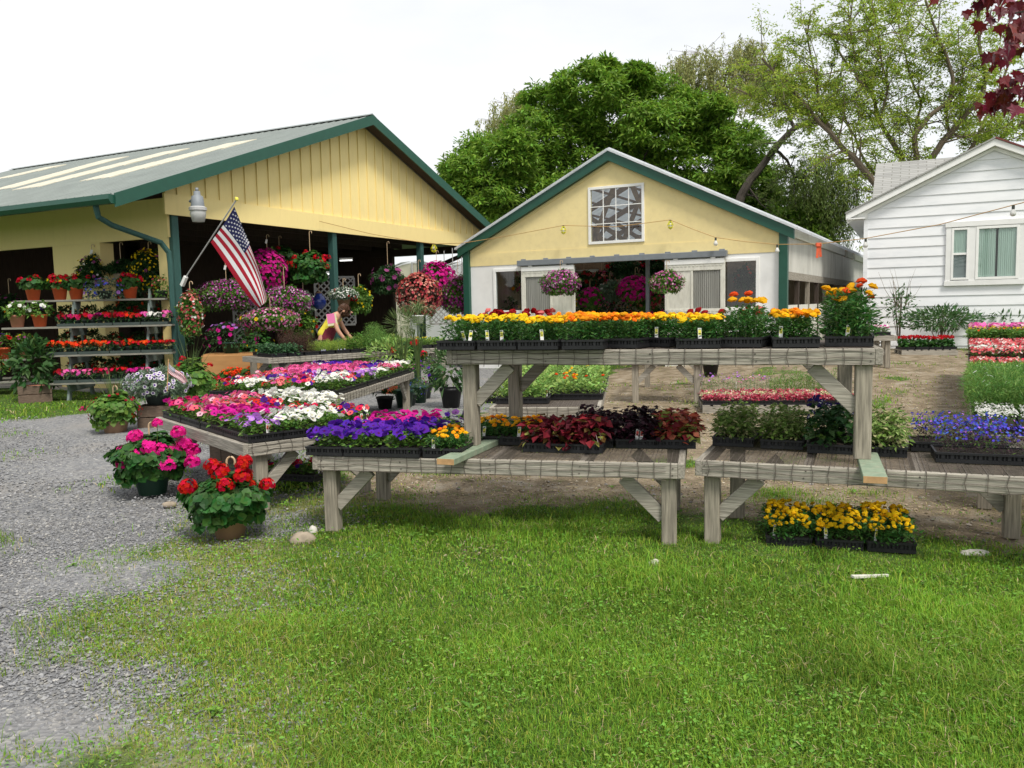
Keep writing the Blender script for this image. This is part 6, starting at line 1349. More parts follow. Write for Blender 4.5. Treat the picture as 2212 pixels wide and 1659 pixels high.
# pots and plants between the benches and the barn
def ground_pt(px, py): return gz(px, py)
blist = [(975, 880, 'black pot of tall glossy green leaves left of the upper bench leg', .17, .30, 'black', 'shrub', (.26, .26, .34, .28), 300, (.16, .05), None, 0, 0),
 (880, 905-28, 'pot of trailing blue lobelia on the gravel behind the petunias', .16, .2, 'potgrey', 'dark', (.30, .28, .2, .06), 500, (.04, .02), [('blue', 60, .012, 'd')], 0, 0),
 (910, 862, 'purple flowered trailing plant near the greenhouse side', .2, .25, 'potgrey', 'mid', (.42, .36, .30, .12), 520, (.05, .025), [('mauve', 60, .02, 'd'), ('purple', 26, .022, 'd')], 0, 0),
 (842, 850, 'light green bushy shrub in a pot behind the white petunias', .18, .4, 'terra', 'zin', (.42, .36, .30, .28), 420, (.11, .035), None, 14, .55),
 (885, 842, 'pot with a big red geranium bloom and grassy leaves', .18, .42, 'potgreen', 'ger', (.36, .32, .25, .22), 380, (.09, .07), [('red', 3, .085, 'u')], 10, .5),
 (790, 842, 'teal pot of greens under the herb bench end', .17, .3, 'potgreen', 'mid', (.28, .26, .2, .15), 260, (.08, .04), None, 0, 0),
 (505, 858, 'orange pot of orange red geraniums behind the petunias, left of a pair', .17, .26, 'terra', 'ger', (.27, .24, .14, .10), 240, (.09, .08), [('redorange', 12, .06, 'u')], 0, 0),
 (540, 858, 'orange pot of orange red geraniums behind the petunias, right of a pair', .17, .26, 'terra', 'ger', (.27, .24, .14, .10), 240, (.09, .08), [('redorange', 12, .06, 'u')], 0, 0),
 (560, 838, 'leafy hanging pot with one red bloom in front of the plywood box', .18, .35, 'potgrey', 'ger', (.45, .38, .38, .35), 620, (.09, .07), [('red', 1, .075, 'u'), ('yellow', 12, .03, 'f')], 0, 0),
 (1535, 812, 'black pot on the dirt behind the braced bench', .16, .26, 'black', 'mid', (.2, .2, .12, .08), 140, (.08, .05), None, 0, 0),
 (940, 835, 'pot of variegated spiky leaves by the herb bench end', .15, .3, 'potgrey', 'grey', (.2, .2, .12, .05), 120, (.1, .03), None, 34, .62),
 (832, 885, 'small tree pot with red picture card under the long petunia bench', .13, .2, 'black', 'dark', (.16, .16, .22, .2), 120, (.08, .05), None, 0, 0)]
for px, py, lb, r, h, pm, lf, fol, nl, Lf, bl, sp, sh in blist:
    potplant('potted_plant', lb, gz(px, py), r, h, X[pm], LF[lf], fol, nl, Lf, blo=bl, spikes=sp, spikeh=sh or .5, round_=lf == 'ger', up=.6 if lf == 'ger' else 0)
p = gz(880, 846); t = thing('spider_plant', 'variegated spider plant arching from a tall stand beside the herb bench', 'spider plant', p+np.array((.1, 1.2, 0)))
m = MB(); m.tube([(0, 0, 0), (0, 0, 1.22)], .03, 8); m.lathe([(0, .0), (.2, 0), (.2, .03), (0, .03)], 14); m.build('stand', X['grey'], t); o = potmesh(.13, .16).build('pot', X['white'], t, smooth=True); o.location = (0, 0, 1.22)
m = MB(); spike(m, (0, 0, 1.36), 110, .5, w=.02, out=1.25, droop=.75); m.build('leaves', LF['varieg'], t)
for q, (px, Y) in enumerate(((868, 12.6), (900, 13.2))):
    p = at(px, 700, Y); p[2] = 0; t = thing('reed_plant', ('tall thin reedy plant with pale stems left of the spider plant', 'tall thin reedy plant with pale stems under the spider plant')[q], 'reeds', p); potmesh(.15, .28).build('pot', X['potgreen'], t, smooth=True)
    m = MB()
    for i in range(26): a = rng.uniform(0, 6); m.tube([(0, 0, .26), (cos(a)*.05, sin(a)*.05, .8), (cos(a)*.14, sin(a)*.14, 1.35*rng.uniform(.75, 1.05))], [.006, .005, .002], 4, cap=False)
    m.build('stems', LF['spike'], t); m = MB(); d = rdir(160); m.leaves(d*np.array((.16, .16, .12))+np.array((0, 0, 1.3)), unit(d+np.array((0, 0, .3))), rdir(160), .16, .008); m.build('leaves', LF['spike'], t)
# plywood box of plants, blue jar, cone basket, hanging hooks
p = at(438, 835, 15.0); t = thing('plywood_box', 'orange plywood planter box just inside the barn', 'box', (p[0], p[1], .06), radians(8)); m = MB(); m.box(0, 1.02, 0, .6, 0, .68); m.build('panels', X['ply'], t, bevel=.01); m = MB(); m.box(.03, .99, .03, .57, .681, .70); m.build('top', X['ply'], t)
potplant('potted_plant', 'violet trailing petunias standing on the plywood box', np.array((p[0]+.45, p[1]+.3, .765)), .17, .2, X['potgreen'], LF['dark'], (.5, .3, .26, .08), 520, (.06, .035), blo=[('magenta', 26, .04, 'f'), ('lav', 10, .04, 'f')])
p = at(690, 668, 18.9); t = thing('blue_jar', 'round blue glazed hanging jar in front of the lattice', 'jar', p); m = MB(); m.lathe([(0, 0), (.07, 0), (.15, .09), (.165, .17), (.13, .27), (.075, .32), (.085, .36), (.07, .36)], 18); m.build('body', X.setdefault('glaze', mk('blue_glaze', (.02, .04, .22), .2, .3, 9, spec=.6)), t, smooth=True); m = MB(); m.lathe([(.088, .355), (.03, .4), (0, .4)], 14); m.tube([(0, 0, .4), (0, 0, 1.3)], .006, 4); m.build('lid', X['wicker'], t)
p = at(538, 712, 16.9); t = thing('cone_basket', 'hanging brown wicker cone under the pink verbena', 'basket', p); m = MB(); m.lathe([(0, -.28), (.05, -.2), (.2, .28), (.22, .3), (.19, .3), (0, .1)], 14); m.build('cone', X['wicker'], t, smooth=True); m = MB(); m.tube([(-.2, 0, .3), (0, 0, .85), (.2, 0, .3)], .006, 4); m.build('hanger', X['wire'], t)
p = at(1545/1.0 if False else 1000, 560, 23); 
for q, (px, py, Y) in enumerate(((978, 575, 23.4), (998, 590, 23.2), (960, 580, 23.8))):
    c = at(px, py, Y); t = thing('scroll_hook', ('white scrolled iron plant hook left of the greenhouse corner', 'white scrolled iron plant hook nearest the greenhouse corner', 'white scrolled iron plant hook beside the last barn post')[q], 'plant hook', c)
    m = MB(); m.tube([(0, 0, .5), (0, 0, -.25)], .012, 5)
    for s_ in (-1, 1):
        a = np.linspace(0, 2.6*pi, 22); rr = .16*(1-a/(3.2*pi)); m.tube([(s_*(.16-rr_*cos(q_)), 0, -.1+rr_*sin(q_)) for q_, rr_ in zip(a, rr)], .010, 4)
    m.build('scrolls', X['alu'], t)
# ---------------------------------------------------------------- flags
X['flagred'] = mk('flag_red_cloth', (.36, .012, .03), .8, .05, 8, trans=.25); X['flagwhite'] = mk('flag_white_cloth', (.76, .76, .78), .8, .03, 8, trans=.3); X['flagblue'] = mk('flag_blue_cloth', (.018, .022, .09), .8, .05, 8, trans=.15)
def flag(label, T, M_, B_, Y, pole, amp, star, rad, bracket=True):
    """T, M_, B_: picture tracks of the top edge, canton foot and bottom edge; unfolded into a waving cloth of real depth"""
    org = at(*pole[0][:2], pole[0][2]); t = thing('flag', label, 'flag', org)
    us = np.array((0, .4, .7, 1.0))
    def track(Tk, dY, u):
        px = np.polyval(np.polyfit(us, [q[0] for q in Tk], 3), u); py = np.polyval(np.polyfit(us, [q[1] for q in Tk], 3), u); return px, py, dY
    vs_ = np.array((0, 7/13, 1.))
    def S(u, v, off=0.):
        c = [track(k, d, u) for k, d in ((T, .16*u), (M_, 0), (B_, -.04*u))]
        w_ = [(v-vs_[1])*(v-1)/((0-vs_[1])*(0-1)), v*(v-1)/(vs_[1]*(vs_[1]-1)), v*(v-vs_[1])/(1-vs_[1])]
        px = sum(a*b[0] for a, b in zip(w_, c)); py = sum(a*b[1] for a, b in zip(w_, c)); d = sum(a*b[2] for a, b in zip(w_, c))
        yy = Y+(pole[1][2]-pole[0][2])*(1-v)*.3*(1-u)+amp*(d*4+math.sin(v*9+u*5)*u*.9+math.sin(v*4+2)*u*.5)+off
        return at(px, py, yy)-org
    NU, NV = 30, 26
    m = MB(); P = np.array([[S(i/NU, j/NV) for j in range(NV+1)] for i in range(NU+1)]); m.add(P, None); 
    for i in range(NU):
        for j in range(NV):
            a = i*(NV+1)+j; st = j*13//NV; mt_ = 2 if (i/NU < .4 and st < 7) else (0 if st % 2 == 0 else 1)
            m.faces((a, a+1, a+NV+2, a+NV+1), mt_)
    cl = m.build('cloth', [X['flagred'], X['flagwhite'], X['flagblue']], t, smooth=True)
    m = MB()
    for r in range(9):
        for c in range(6 if r % 2 == 0 else 5):
            u = .4*((c+.5)/6+(0 if r % 2 == 0 else .5/6)); v = (7/13)*(r+.7)/9.4; ctr = S(u, v, -.008*star*20); du = unit(S(u+.02, v)-S(u-.02, v)); dv = S(u, v+.02)-S(u, v-.02); dv = unit(dv-du*np.dot(dv, du))
            ring = [ctr+(du*sin(q*pi/5)-dv*cos(q*pi/5))*star*(1 if q % 2 == 0 else .42) for q in range(10)]
            m.add([ctr]+ring, [(0, 1+q, 1+(q+1) % 10) for q in range(10)])
    m.build('stars', X['flagwhite'], cl)
    m = MB(); a, b = at(*pole[0]), at(*pole[1]); m.tube([a-org, b-org], rad, 8); m.build('pole', X['alu'] if bracket else X['wood_raw'], t)
    if bracket:
        m = MB(); m.pompons((b-org)[None], np.array([(0, 0, 1.)]), .035, 0, 8, h=1.4); m.build('finial', X['tagy'], t)
        m = MB(); m.beam(a-org-np.array((.0, 0, .05)), a-org+unit(b-a)*.16, .06, .06); m.build('bracket', X['whitew'], t)
flag('large stars and stripes flag on a slanting pole fixed to the barn corner post', ((506, 446), (539, 529), (560, 588), (577, 645)), ((482, 486), (528, 547), (554, 598), (571, 655)), ((455, 523), (497, 585), (531, 634), (559, 664)), 14.75, ((393, 611, 15.3), (511, 431, 14.6)), .05, .022, .012)
flag('small stars and stripes flag stuck in the striped petunias', ((364, 780), (378, 797), (392, 806), (405, 825)), ((363, 793), (377, 806), (388, 815), (399, 827)), ((362, 802), (372, 812), (384, 820), (392, 828)), 8.6, ((361, 845, 8.6), (364, 776, 8.6)), .02, .005, .005, bracket=False)
# ---------------------------------------------------------------- yard lamp, string lights, stones
p = at(428, 462, 15.15); t = thing('yard_lamp', 'grey security lamp with ribbed glass on the barn band board', 'lamp', p)
m = MB(); m.lathe([(0, .40), (.055, .40), (.06, .33), (.10, .31), (.115, .16), (.12, .13)], 16); m.tube([(0, 0, .40), (0, 0, .46)], .03, 8); m.build('housing', X['grey'], t, smooth=True)
m = MB(); m.lathe([(.125, .13), (.155, .11), (.155, .06), (.13, .05)], 20); m.build('reflector', X['alu'], t); m = MB(); m.lathe([(.135, .05), (.14, -.0), (.105, -.14), (0, -.15)], 20); m.build('lens', X['lampglass'], t, smooth=True)
m = MB(); m.tube([(-.05, 0, .27), (-.17, .1, .24), (-.17, .42, .24)], .025, 6); m.beam((-.17, .42, .16), (-.17, .42, .32), .1, .04, up=(0, 1, 0)); m.build('arm', X['grey'], t)
pts = [(690, 478, 18.9), (800, 505, 21.5), (880, 519, 23.2), (937, 527, 23.9), (1000, 525, 21.2), (1090, 511, 20.3), (1217, 487, 19.65), (1330, 490, 19.2), (1448, 475, 18.35), (1497, 495, 18.1), (1546, 513, 17.85), (1610, 522, 17.4), (1679, 528, 16.9), (1768, 527, 16.3), (1870, 515, 15.6), (2030, 485, 14.3), (2189, 443, 13.0), (2290, 418, 12.3)]
W_ = np.array([at(*q) if not q[0] < 1690 else BA.w(BA.px(q[0], q[1], -.16)[0], -.16, BA.px(q[0], q[1], -.16)[1]) if q[0] < 990 else GB.w(GB.px(q[0], q[1], -.24)[0], -.24, GB.px(q[0], q[1], -.24)[1]) for q in pts]); org = W_[6].copy(); t = thing('string_lights', 'orange string light cable with bulbs running from barn past greenhouse to house', 'string lights', org)
s_ = np.linspace(0, len(W_)-1, 120); pw_ = np.stack([np.interp(s_, np.arange(len(W_)), W_[:, i]) for i in range(3)], 1); m = MB(); m.tube(pw_-org, .0075, 5); m.build('cable', X['orangecord'], t)
for i, cage in ((3, 1), (6, 1), (8, 1), (10, 0), (12, 0), (14, 0), (16, 0)):
    c = W_[i]-org; m = MB(); m.tube([c, c-np.array((0, 0, .07))], .022, 8); m.build('socket', X['tagk'], t)
    m = MB(); m.lathe([(0.02, -.06), (.028, -.085), (.045, -.12), (.042, -.15), (.02, -.17), (0, -.172)], 14, c); m.build('bulb', X['bulb'], t, smooth=True)
    if cage:
        m = MB(); R_ = .085 if i == 3 else .06; H_ = .24 if i == 3 else .2
        for q in range(6): a = q*pi/3; m.tube([c+np.array((R_*.3*cos(a), R_*.3*sin(a), -.02)), c+np.array((R_*cos(a), R_*sin(a), -H_*.5)), c+np.array((R_*.8*cos(a), R_*.8*sin(a), -H_*.8)), c+np.array((0, 0, -H_))], .007, 4)
        for z, f in ((-.5, 1), (-.8, .8)): m.tube([c+np.array((R_*f*cos(a), R_*f*sin(a), H_*z)) for a in np.linspace(0, 2*pi, 13)], .007, 4)
        m.build('cage', X['cageyellow'], t)
c = W_[13]; t = thing('orange_ribbon', 'orange ribbon knotted on the string light cable', 'ribbon', c); m = MB(); m.beam((0, 0, .02), (.0, -.01, -.05), .10, .05); m.beam((-.01, -.01, -.03), (-.03, -.015, -.27), .05, .006, up=(0, 1, 0)); m.beam((.02, -.01, -.03), (.04, -.015, -.25), .05, .006, up=(0, 1, 0)); m.build('bow', X['ribbon'], t)
def rock(label, px, py, sx, sy, sz, mat, rz=0):
    p = gz(px, py); t = thing('stone', label, 'stone', p, rz, None); n, k = 12, 7; th = np.arange(n)*2*pi/n; m = MB(); rings = []
    for a in np.linspace(-.4*pi, .5*pi, k): rings.append(np.stack((sx*np.cos(a)*np.cos(th)*(1+rng.normal(size=n)*.07), sy*np.cos(a)*np.sin(th)*(1+rng.normal(size=n)*.07), np.full(n, sz*np.sin(a))+rng.normal(size=n)*sz*.06), 1))
    o = m.add(np.concatenate(rings), None); i = np.arange(k-1)[:, None]*n; j = np.arange(n)[None]; m.faces(np.stack((i+j, i+(j+1) % n, i+n+(j+1) % n, i+n+j), -1).reshape(-1, 4), 0, o); m.build('rock', mat, t, smooth=True)
rock('pale brown stone in the grass left of the low bench leg', 655, 1168, .085, .05, .06, X['stone'], .2); rock('small white stone by the foot of the low bench leg', 676, 1150, .03, .03, .05, X['stonew']); rock('flat tan stone on the gravel between the geraniums', 366, 1090, .06, .04, .025, X['stone'])
rock('small white stone in the grass below the gap between benches', 1414, 1219, .05, .03, .03, X['stonew'], .6); rock('grey stone on the dirt under the low bench', 1070, 1025, .05, .04, .03, X['stone']); rock('pale flat stone right of the marigold trays', 2105, 1195, .09, .05, .02, X['stonew'])
p = gz(1880, 1255); t = thing('wood_chip', 'splinter of pale wood lying in the grass at right', 'wood chip', p, .25); m = MB(); m.beam((-.11, 0, .035), (.11, 0, .02), .03, .012, w2=.012); m.build('splinter', X['creamw'], t)
p = gz(425, 1060); t = thing('plank_screen', 'dark upright boards leaning under the corner petunia bench', 'boards', gz(430, 1010)+np.array((0, .3, 0)), radians(-30))
for q in range(3): m = MB(); m.box(q*.17, q*.17+.16, 0, .02, 0, .42); m.build('board', X['crate'], t)
# shrubs against the house
def shrub(label, px, py, Y, rx, rz2, n, leaf, Lf, twigs=0):
    c = at(px, py, Y); z0 = float(gh(c[0], c[1])); t = thing('garden_shrub', label, 'shrub', (c[0], c[1], z0)); m = MB(); cz = c[2]-z0
    for q in range(14): a = rng.uniform(0, 6); r_ = rx*.7*rng.uniform(0, 1); m.tube([(0, 0, 0), (cos(a)*r_*.5, sin(a)*r_*.4, cz*.6), (cos(a)*r_, sin(a)*r_*.7, cz+rz2*rng.uniform(.2, .95))], [.012, .008, .003], 4, cap=False)
    for q in range(twigs):
        a = rng.uniform(0, 6); b = np.array((cos(a)*rx*.3, sin(a)*rx*.2, cz)); e = b+np.array((cos(a)*rx*rng.uniform(.2, 1.3), sin(a)*.2, rz2*rng.uniform(.6, 2.0))); m.tube([b, (b+e)/2+rdir(1)[0]*.05, e], [.008, .005, .002], 3, cap=False)
    m.build('stems', X['barkpale'], t); m = MB(); dome(m, (0, 0, cz), rx, rx*.6, rz2, n, *Lf, droop=-.2, inner=.2); m.build('foliage', LF[leaf], t)
shrub('dense green shrub against the white house behind the red geraniums', 2035, 688, 19.6, .95, .26, 1300, 'shrub', (.13, .04)); shrub('light airy shrub at the left corner of the house', 1945, 662, 19.9, .36, .5, 240, 'shrub', (.10, .05), 14); shrub('leggy twigs and leaves under the house window', 2118, 665, 20.3, .42, .26, 160, 'shrub', (.13, .05), 22); shrub('low green shrub beside the house at the far right', 2180, 690, 19.9, .9, .2, 500, 'shrub', (.15, .05))
# ---------------------------------------------------------------- trees
LF['maple'] = leafm('green_tree_leaf', (.165, .295, .03), isl=.42, hue=.022, trans=.38); LF['locust'] = leafm('fresh_locust_leaf', (.34, .44, .06), isl=.3, hue=.03, trans=.5)
LF['willow'] = leafm('olive_willow_leaf', (.15, .215, .05), isl=.4, hue=.02, trans=.4); LF['pale'] = leafm('pale_spring_leaf', (.36, .38, .14), isl=.3, hue=.03, trans=.45)
LF['crimson'] = mk('dark_crimson_leaf', (.15, .012, .02), .4, .25, 12, isl=.5, hue=.02, trans=.3, spec=.5)
def lobed_tree(name, label, lobes, Y, trunk_px, npl, L_, W_, leaf, tr=.3, jd=2.2, branches=True):
    """lobes: (px, py, radius px) of leaf masses, given a depth each"""
    b = at(trunk_px, 660, Y); t = thing(name, label, 'tree', (b[0], b[1], 0), 0, 'trees behind the greenhouse'); org = np.array((b[0], b[1], 0.)); k = Y/FPX
    m = MB(); tk = MB(); cs = []
    for px, py, r in lobes:
        c = at(px, py, Y+rng.uniform(-jd, jd))-org; R_ = r*k*1.02; cs.append((c, R_))
    for c, R_ in cs:
        ns = 50; d = rdir(ns, .15); sc = c+d*R_*rng.uniform(.55, 1.0, (ns, 1))*np.array((1, 1, .85)); sr = R_*rng.uniform(.20, .36, ns)
        per = npl//ns
        dd = rdir(ns*per); dd[:, 2] = np.where(dd[:, 2] < -.25, -dd[:, 2]*.6, dd[:, 2])
        P = np.repeat(sc, per, 0)+dd*np.repeat(sr, per)[:, None]*np.array((1.1, 1.1, .95))*rng.uniform(.35, 1.12, (ns*per, 1))
        D = unit(dd*np.array((1, 1, .5))+rdir(ns*per)*.7-np.array((0, 0, .3))); N = unit(dd+np.array((0, 0, .7))+rdir(ns*per)*.5)
        m.leaves(P, D, N, L_*rng.uniform(.6, 1.35, len(P)), W_*rng.uniform(.6, 1.3, len(P)))
    m.build('crown', LF[leaf], t)
    top = max(c[2] for c, _ in cs)
    tk.tube([(0, 0, 0), (.1, 0, top*.3), (0, .1, top*.55)], [tr, tr*.8, tr*.6], 9)
    for c, R_ in cs: tk.tube([(0, 0, top*.3), np.array((c[0]*.4, c[1]*.4, top*.3+(c[2]-top*.3)*.55)), c], [tr*.4, tr*.25, .04], 6)
    tk.build('trunk', X['bark'], t); return t
lobed_tree('leafy_tree', 'dense dark green tree rising directly behind the greenhouse ridge', [(1190, 235, 62), (1170, 300, 70), (1265, 205, 66), (1345, 195, 58), (1330, 265, 85), (1245, 290, 76), (1420, 220, 62), (1410, 300, 76), (1480, 262, 58), (1480, 340, 76), (1210, 380, 66), (1350, 350, 80), (1290, 395, 70), (1150, 390, 66), (1440, 410, 70), (1300, 160, 34), (1380, 168, 30)], 42, 1320, 4600, .27, .11, 'maple', .42)
lobed_tree('leafy_tree', 'leafy green tree filling the gap between barn and greenhouse roofs', [(1012, 385, 58), (1062, 345, 66), (990, 432, 44), (1062, 425, 62), (1110, 330, 50), (1120, 430, 62), (1020, 460, 55), (1085, 480, 55), (985, 370, 30)], 39, 1050, 4200, .26, .10, 'maple', .3)
lobed_tree('leafy_tree', 'dark green rounded tree above the right slope of the greenhouse roof', [(1550, 285, 62), (1600, 325, 62), (1560, 385, 76), (1625, 395, 56), (1520, 440, 66), (1590, 450, 60), (1660, 450, 50), (1720, 480, 46), (1640, 500, 56), (1760, 510, 44), (1550, 235, 30)], 40, 1570, 4200, .26, .10, 'maple', .32)
def limbs_tree(name, label, limbs, base, Y, leaf, bark, per, leafn, L_, W_, seclen, r0, flat=.45, droop=.0, jd=1.2, group='trees behind the greenhouse'):
    org = at(base[0], 650, Y); org[2] = 0; t = thing(name, label, 'tree', org, 0, group); tk = MB(); m = MB(); root = at(base[0], base[1], Y)-org
    tk.tube([(0, 0, 0), (root[0]*.5, root[1]*.5, root[2]*.5), root], [r0*1.5, r0*1.25, r0*1.1], 10)
    segs = []
    for li, (pts, ra, rb, wgt) in enumerate(limbs):
        pts = [base[:2]]+list(pts) if math.hypot(pts[0][0]-base[0], pts[0][1]-base[1]) < 90 and pts[0][1] < base[1]+5 else pts
        n = len(pts); dj = rng.uniform(-jd, jd); P = np.array([at(x, y, Y+dj*(i/(n-1))*1.5)-org for i, (x, y) in enumerate(pts)])
        s_ = np.linspace(0, n-1, n*4); ra, rb = ra*.62, rb*.75; Q = np.stack([np.interp(s_, np.arange(n), P[:, c]) for c in range(3)], 1); Q[1:-1] += rng.normal(size=(len(Q)-2, 3))*.03
        Q[1:-1] = (Q[:-2]+Q[1:-1]*2+Q[2:])/4; rr = np.linspace(ra, rb, len(Q)); tk.tube(Q, rr, 7)
        for q in range(int(per*wgt)):
            f = rng.uniform(.18, 1); i = min(int(f*(len(Q)-1)), len(Q)-2); p = Q[i]; ax = unit(Q[i+1]-Q[i]); d = unit(ax*.6+rdir(1, .25)[0]*1.0); ln = seclen*rng.uniform(.5, 1.25)*(1-.35*f)
            e = p+d*ln+np.array((0, 0, -droop*ln)); mid = (p+e)/2+rdir(1)[0]*ln*.10; tk.tube([p, mid, e], [max(.018, rr[i]*.36), .018, .008], 4, cap=False); segs.append((p, mid, e))
            for q2 in range(5):
                g_ = rng.uniform(.3, 1); p2 = p+(e-p)*g_ if g_ > .55 else p+(mid-p)*g_*2*.5+(mid-p)*.3; d2 = unit(d*.5+rdir(1, .1)[0]); e2 = p2+d2*ln*rng.uniform(.25, .55)
                tk.tube([p2, (p2+e2)/2+rdir(1)[0]*.05, e2], [.010, .008, .004], 3, cap=False)
                n2 = leafn; ff = rng.uniform(.25, 1.1, (n2, 1)); C = p2+(e2-p2)*ff+rng.normal(size=(n2, 3))*ln*.085*np.array((1, 1, flat)); D = unit(rdir(n2)*np.array((1, 1, .5))+np.array((0, 0, -.25))); m.leaves(C, D, rdir(n2, 1.2), L_*rng.uniform(.5, 1.3, n2), W_*rng.uniform(.6, 1.3, n2))
    m.build('crown', LF[leaf], t); tk.build('trunk', X[bark], t); return t
limbs_tree('locust_tree', 'tall airy locust tree with many bare limbs and yellow green leaves behind the house', [
 ([(1950, 470), (1898, 406), (1839, 339), (1804, 301), (1763, 254), (1702, 178), (1646, 126)], .26, .05, 2.2), ([(1804, 301), (1770, 230), (1760, 150), (1740, 60)], .10, .03, 1.5), ([(1763, 254), (1700, 235), (1640, 215), (1585, 190)], .09, .03, 1.3),
 ([(1965, 430), (1956, 351), (1927, 307), (1898, 263), (1886, 205), (1857, 164), (1824, 130), (1790, 60)], .20, .04, 1.9), ([(1886, 205), (1850, 170), (1845, 102), (1833, 53), (1845, -20)], .09, .03, 1.3), ([(1960, 440), (1877, 368), (1848, 307), (1830, 263), (1800, 200)], .11, .03, 1.0),
 ([(1975, 430), (1980, 351), (1974, 292), (2009, 249), (2056, 211), (2056, 161), (2044, 117), (2026, 82), (2009, 29), (1990, -30)], .19, .04, 1.7), ([(1985, 430), (2006, 351), (2044, 298), (2088, 246), (2123, 199), (2132, 164), (2117, 117), (2114, 58), (2117, -30)], .24, .05, 1.7),
 ([(2060, 390), (2102, 316), (2126, 263), (2160, 190), (2190, 100)], .16, .04, 1.3), ([(2100, 350), (2170, 292), (2212, 263), (2290, 200)], .16, .05, 1.0), ([(1974, 292), (1990, 220), (1960, 150), (1940, 60), (1950, -30)], .08, .03, 1.4), ([(2050, 295), (2040, 250), (2080, 170), (2070, 60)], .08, .02, 1.0), ([(1898, 263), (1920, 190), (1900, 110), (1890, 30)], .08, .02, 1.1)],
 (1968, 470), 31, 'locust', 'barkpale', 16, 44, .125, .05, 1.9, .3)
limbs_tree('willow_tree', 'dark leaning willow trunk with drooping branches between greenhouse roof and house', [([(1600, 420), (1625, 385), (1672, 322), (1716, 278), (1757, 260), (1800, 275)], .34, .10, .7), ([(1672, 322), (1700, 345), (1716, 385), (1760, 380)], .12, .05, .6), ([(1716, 278), (1690, 220), (1660, 160)], .12, .03, 1.0), ([(1757, 260), (1780, 200), (1800, 140)], .10, .03, .8)], (1590, 450), 36, 'willow', 'bark', 16, 26, .17, .05, 1.6, .34, droop=.5)
def weeping(label, spots, Y, leaf, nst, ln, L_, W_, trunk_px, bark='bark', group='trees behind the greenhouse'):
    org = at(trunk_px, 650, Y); org[2] = 0; t = thing('weeping_willow', label, 'tree', org, 0, group); m = MB(); tk = MB(); top = at(trunk_px, min(q[1] for q in spots), Y)-org
    tk.tube([(0, 0, 0), (.1, 0, top[2]*.5), (0, 0, top[2]*.85)], [.3, .22, .08], 8)
    for px, py, rx, ry in spots:
        c = at(px, py, Y+rng.uniform(-1.5, 1.5))-org; tk.tube([(0, 0, top[2]*.55), (c[0]*.5, c[1]*.5, top[2]*.55+(c[2]-top[2]*.55)*.8), c], [.1, .06, .03], 5); k = Y/FPX
        for q in range(nst):
            s0 = c+np.array((rng.normal()*rx*k*.5, rng.normal()*rx*k*.5, rng.normal()*ry*k*.3)); l_ = ln*rng.uniform(.5, 1.2); sw = rng.normal(size=2)*.12*l_
            if q % 2 == 0: tk.tube([c+(s0-c)*.3, s0, s0+np.array((sw[0], sw[1], -l_))], [.014, .010, .004], 3, cap=False)
            n = int(30*l_/1.5); f = rng.uniform(0, 1, (n, 1)); P = s0+f*np.array((sw[0], sw[1], -l_))+rng.normal(size=(n, 3))*.07; m.leaves(P, unit(rdir(n)*.8+np.array((0, 0, -1))), rdir(n), L_*rng.uniform(.6, 1.3, n), W_*rng.uniform(.6, 1.3, n))
    m.build('crown', LF[leaf], t); tk.build('trunk', X[bark], t)
weeping('weeping olive green willow hanging behind the greenhouse roof beside the house', [(1720, 370, 40, 25), (1760, 345, 50, 30), (1800, 350, 46, 30), (1830, 385, 36, 30), (1770, 410, 50, 30), (1735, 430, 36, 20), (1815, 440, 34, 24)], 38, 'willow', 54, 2.1, .19, .045, 1770)
weeping('pale sparse spring tree showing above the left of the dark tree', [(1095, 225, 40, 30), (1125, 205, 26, 20), (1070, 262, 34, 26), (1130, 250, 40, 26)], 56, 'pale', 60, 1.7, .22, .075, 1110, 'barkpale')
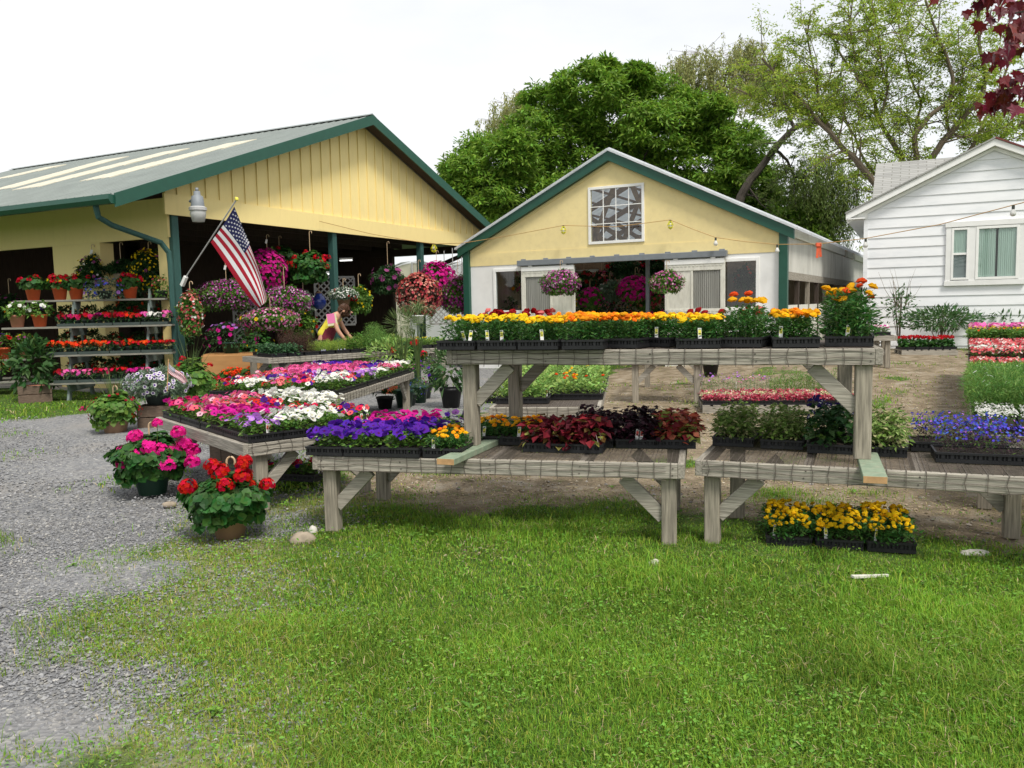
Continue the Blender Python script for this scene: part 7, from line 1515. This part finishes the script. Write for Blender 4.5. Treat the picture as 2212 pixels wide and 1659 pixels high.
weeping('pale sparse spring tree showing above the right of the dark tree', [(1465, 140, 44, 26), (1520, 115, 50, 30), (1580, 120, 50, 30), (1620, 95, 40, 26), (1560, 165, 60, 30), (1620, 170, 50, 30), (1660, 140, 40, 30), (1500, 175, 50, 26)], 54, 'pale', 64, 1.9, .22, .075, 1550, 'barkpale')
# crimson maple whose twigs reach into the top right corner
tp = np.array((5.0, 3.7, 0.)); t = thing('crimson_maple', 'crimson leaved maple branch reaching in above the white house', 'tree', tp); tk = MB(); m = MB()
tk.tube([(0, 0, 0), (.03, 0, 1.6), (-.02, .05, 3.4), (.05, 0, 5.5)], [.16, .13, .11, .05], 9)
LOB = np.array([(0, 0), (.16, .10), (.42, .04), (.36, .22), (.52, .42), (.28, .44), (.22, .62), (.13, .58), (0, 1.0), (-.13, .58), (-.22, .62), (-.28, .44), (-.52, .42), (-.36, .22), (-.42, .04), (-.16, .10)])
def mleaf(P, D, N, s):
    D = unit(D); S_ = unit(np.cross(D, N)); N2 = np.cross(S_, D); c = P+D*s*.38-N2*s*.03
    ring = np.array([P+D*s*v+S_*s*u+N2*s*(.10*abs(u)-.18*v*v*.5) for u, v in LOB]); n = len(LOB)
    m.add(np.concatenate((c[None], ring)), [(0, 1+i, 1+(i+1) % n) for i in range(n)])
for px, py, sx, sy, n in ((2112, 8, 20, 22, 9), (2165, 15, 30, 26, 12), (2192, 55, 30, 30, 16), (2166, 115, 22, 22, 11), (2190, 105, 24, 20, 7), (2196, 175, 26, 24, 14), (2165, 205, 26, 20, 14), (2135, 225, 14, 14, 5), (2230, 40, 40, 60, 22), (2240, 160, 40, 60, 20), (2150, -40, 80, 30, 24)):
    c = at(px, py, 4.5+rng.uniform(-.2, .35))-tp
    tk.tube([(0, .02, 2.6+rng.uniform(0, .8)), np.array((c[0]*.55, c[1]*.55, c[2]+.18)), c+np.array((.0, 0, .06))], [.03, .012, .004], 5)
    for q in range(n):
        p = c+np.array((rng.normal()*sx*.55*4.5/FPX, rng.normal()*.07, rng.normal()*sy*.55*4.5/FPX)); mleaf(p, unit(np.array((rng.normal()*.6, rng.normal()*.5, -1))), unit(np.array((rng.normal()*.5, -1, .3+rng.normal()*.4))), rng.uniform(.06, .10))
m.build('foliage', LF['crimson'], t); tk.build('branches', X['bark'], t)
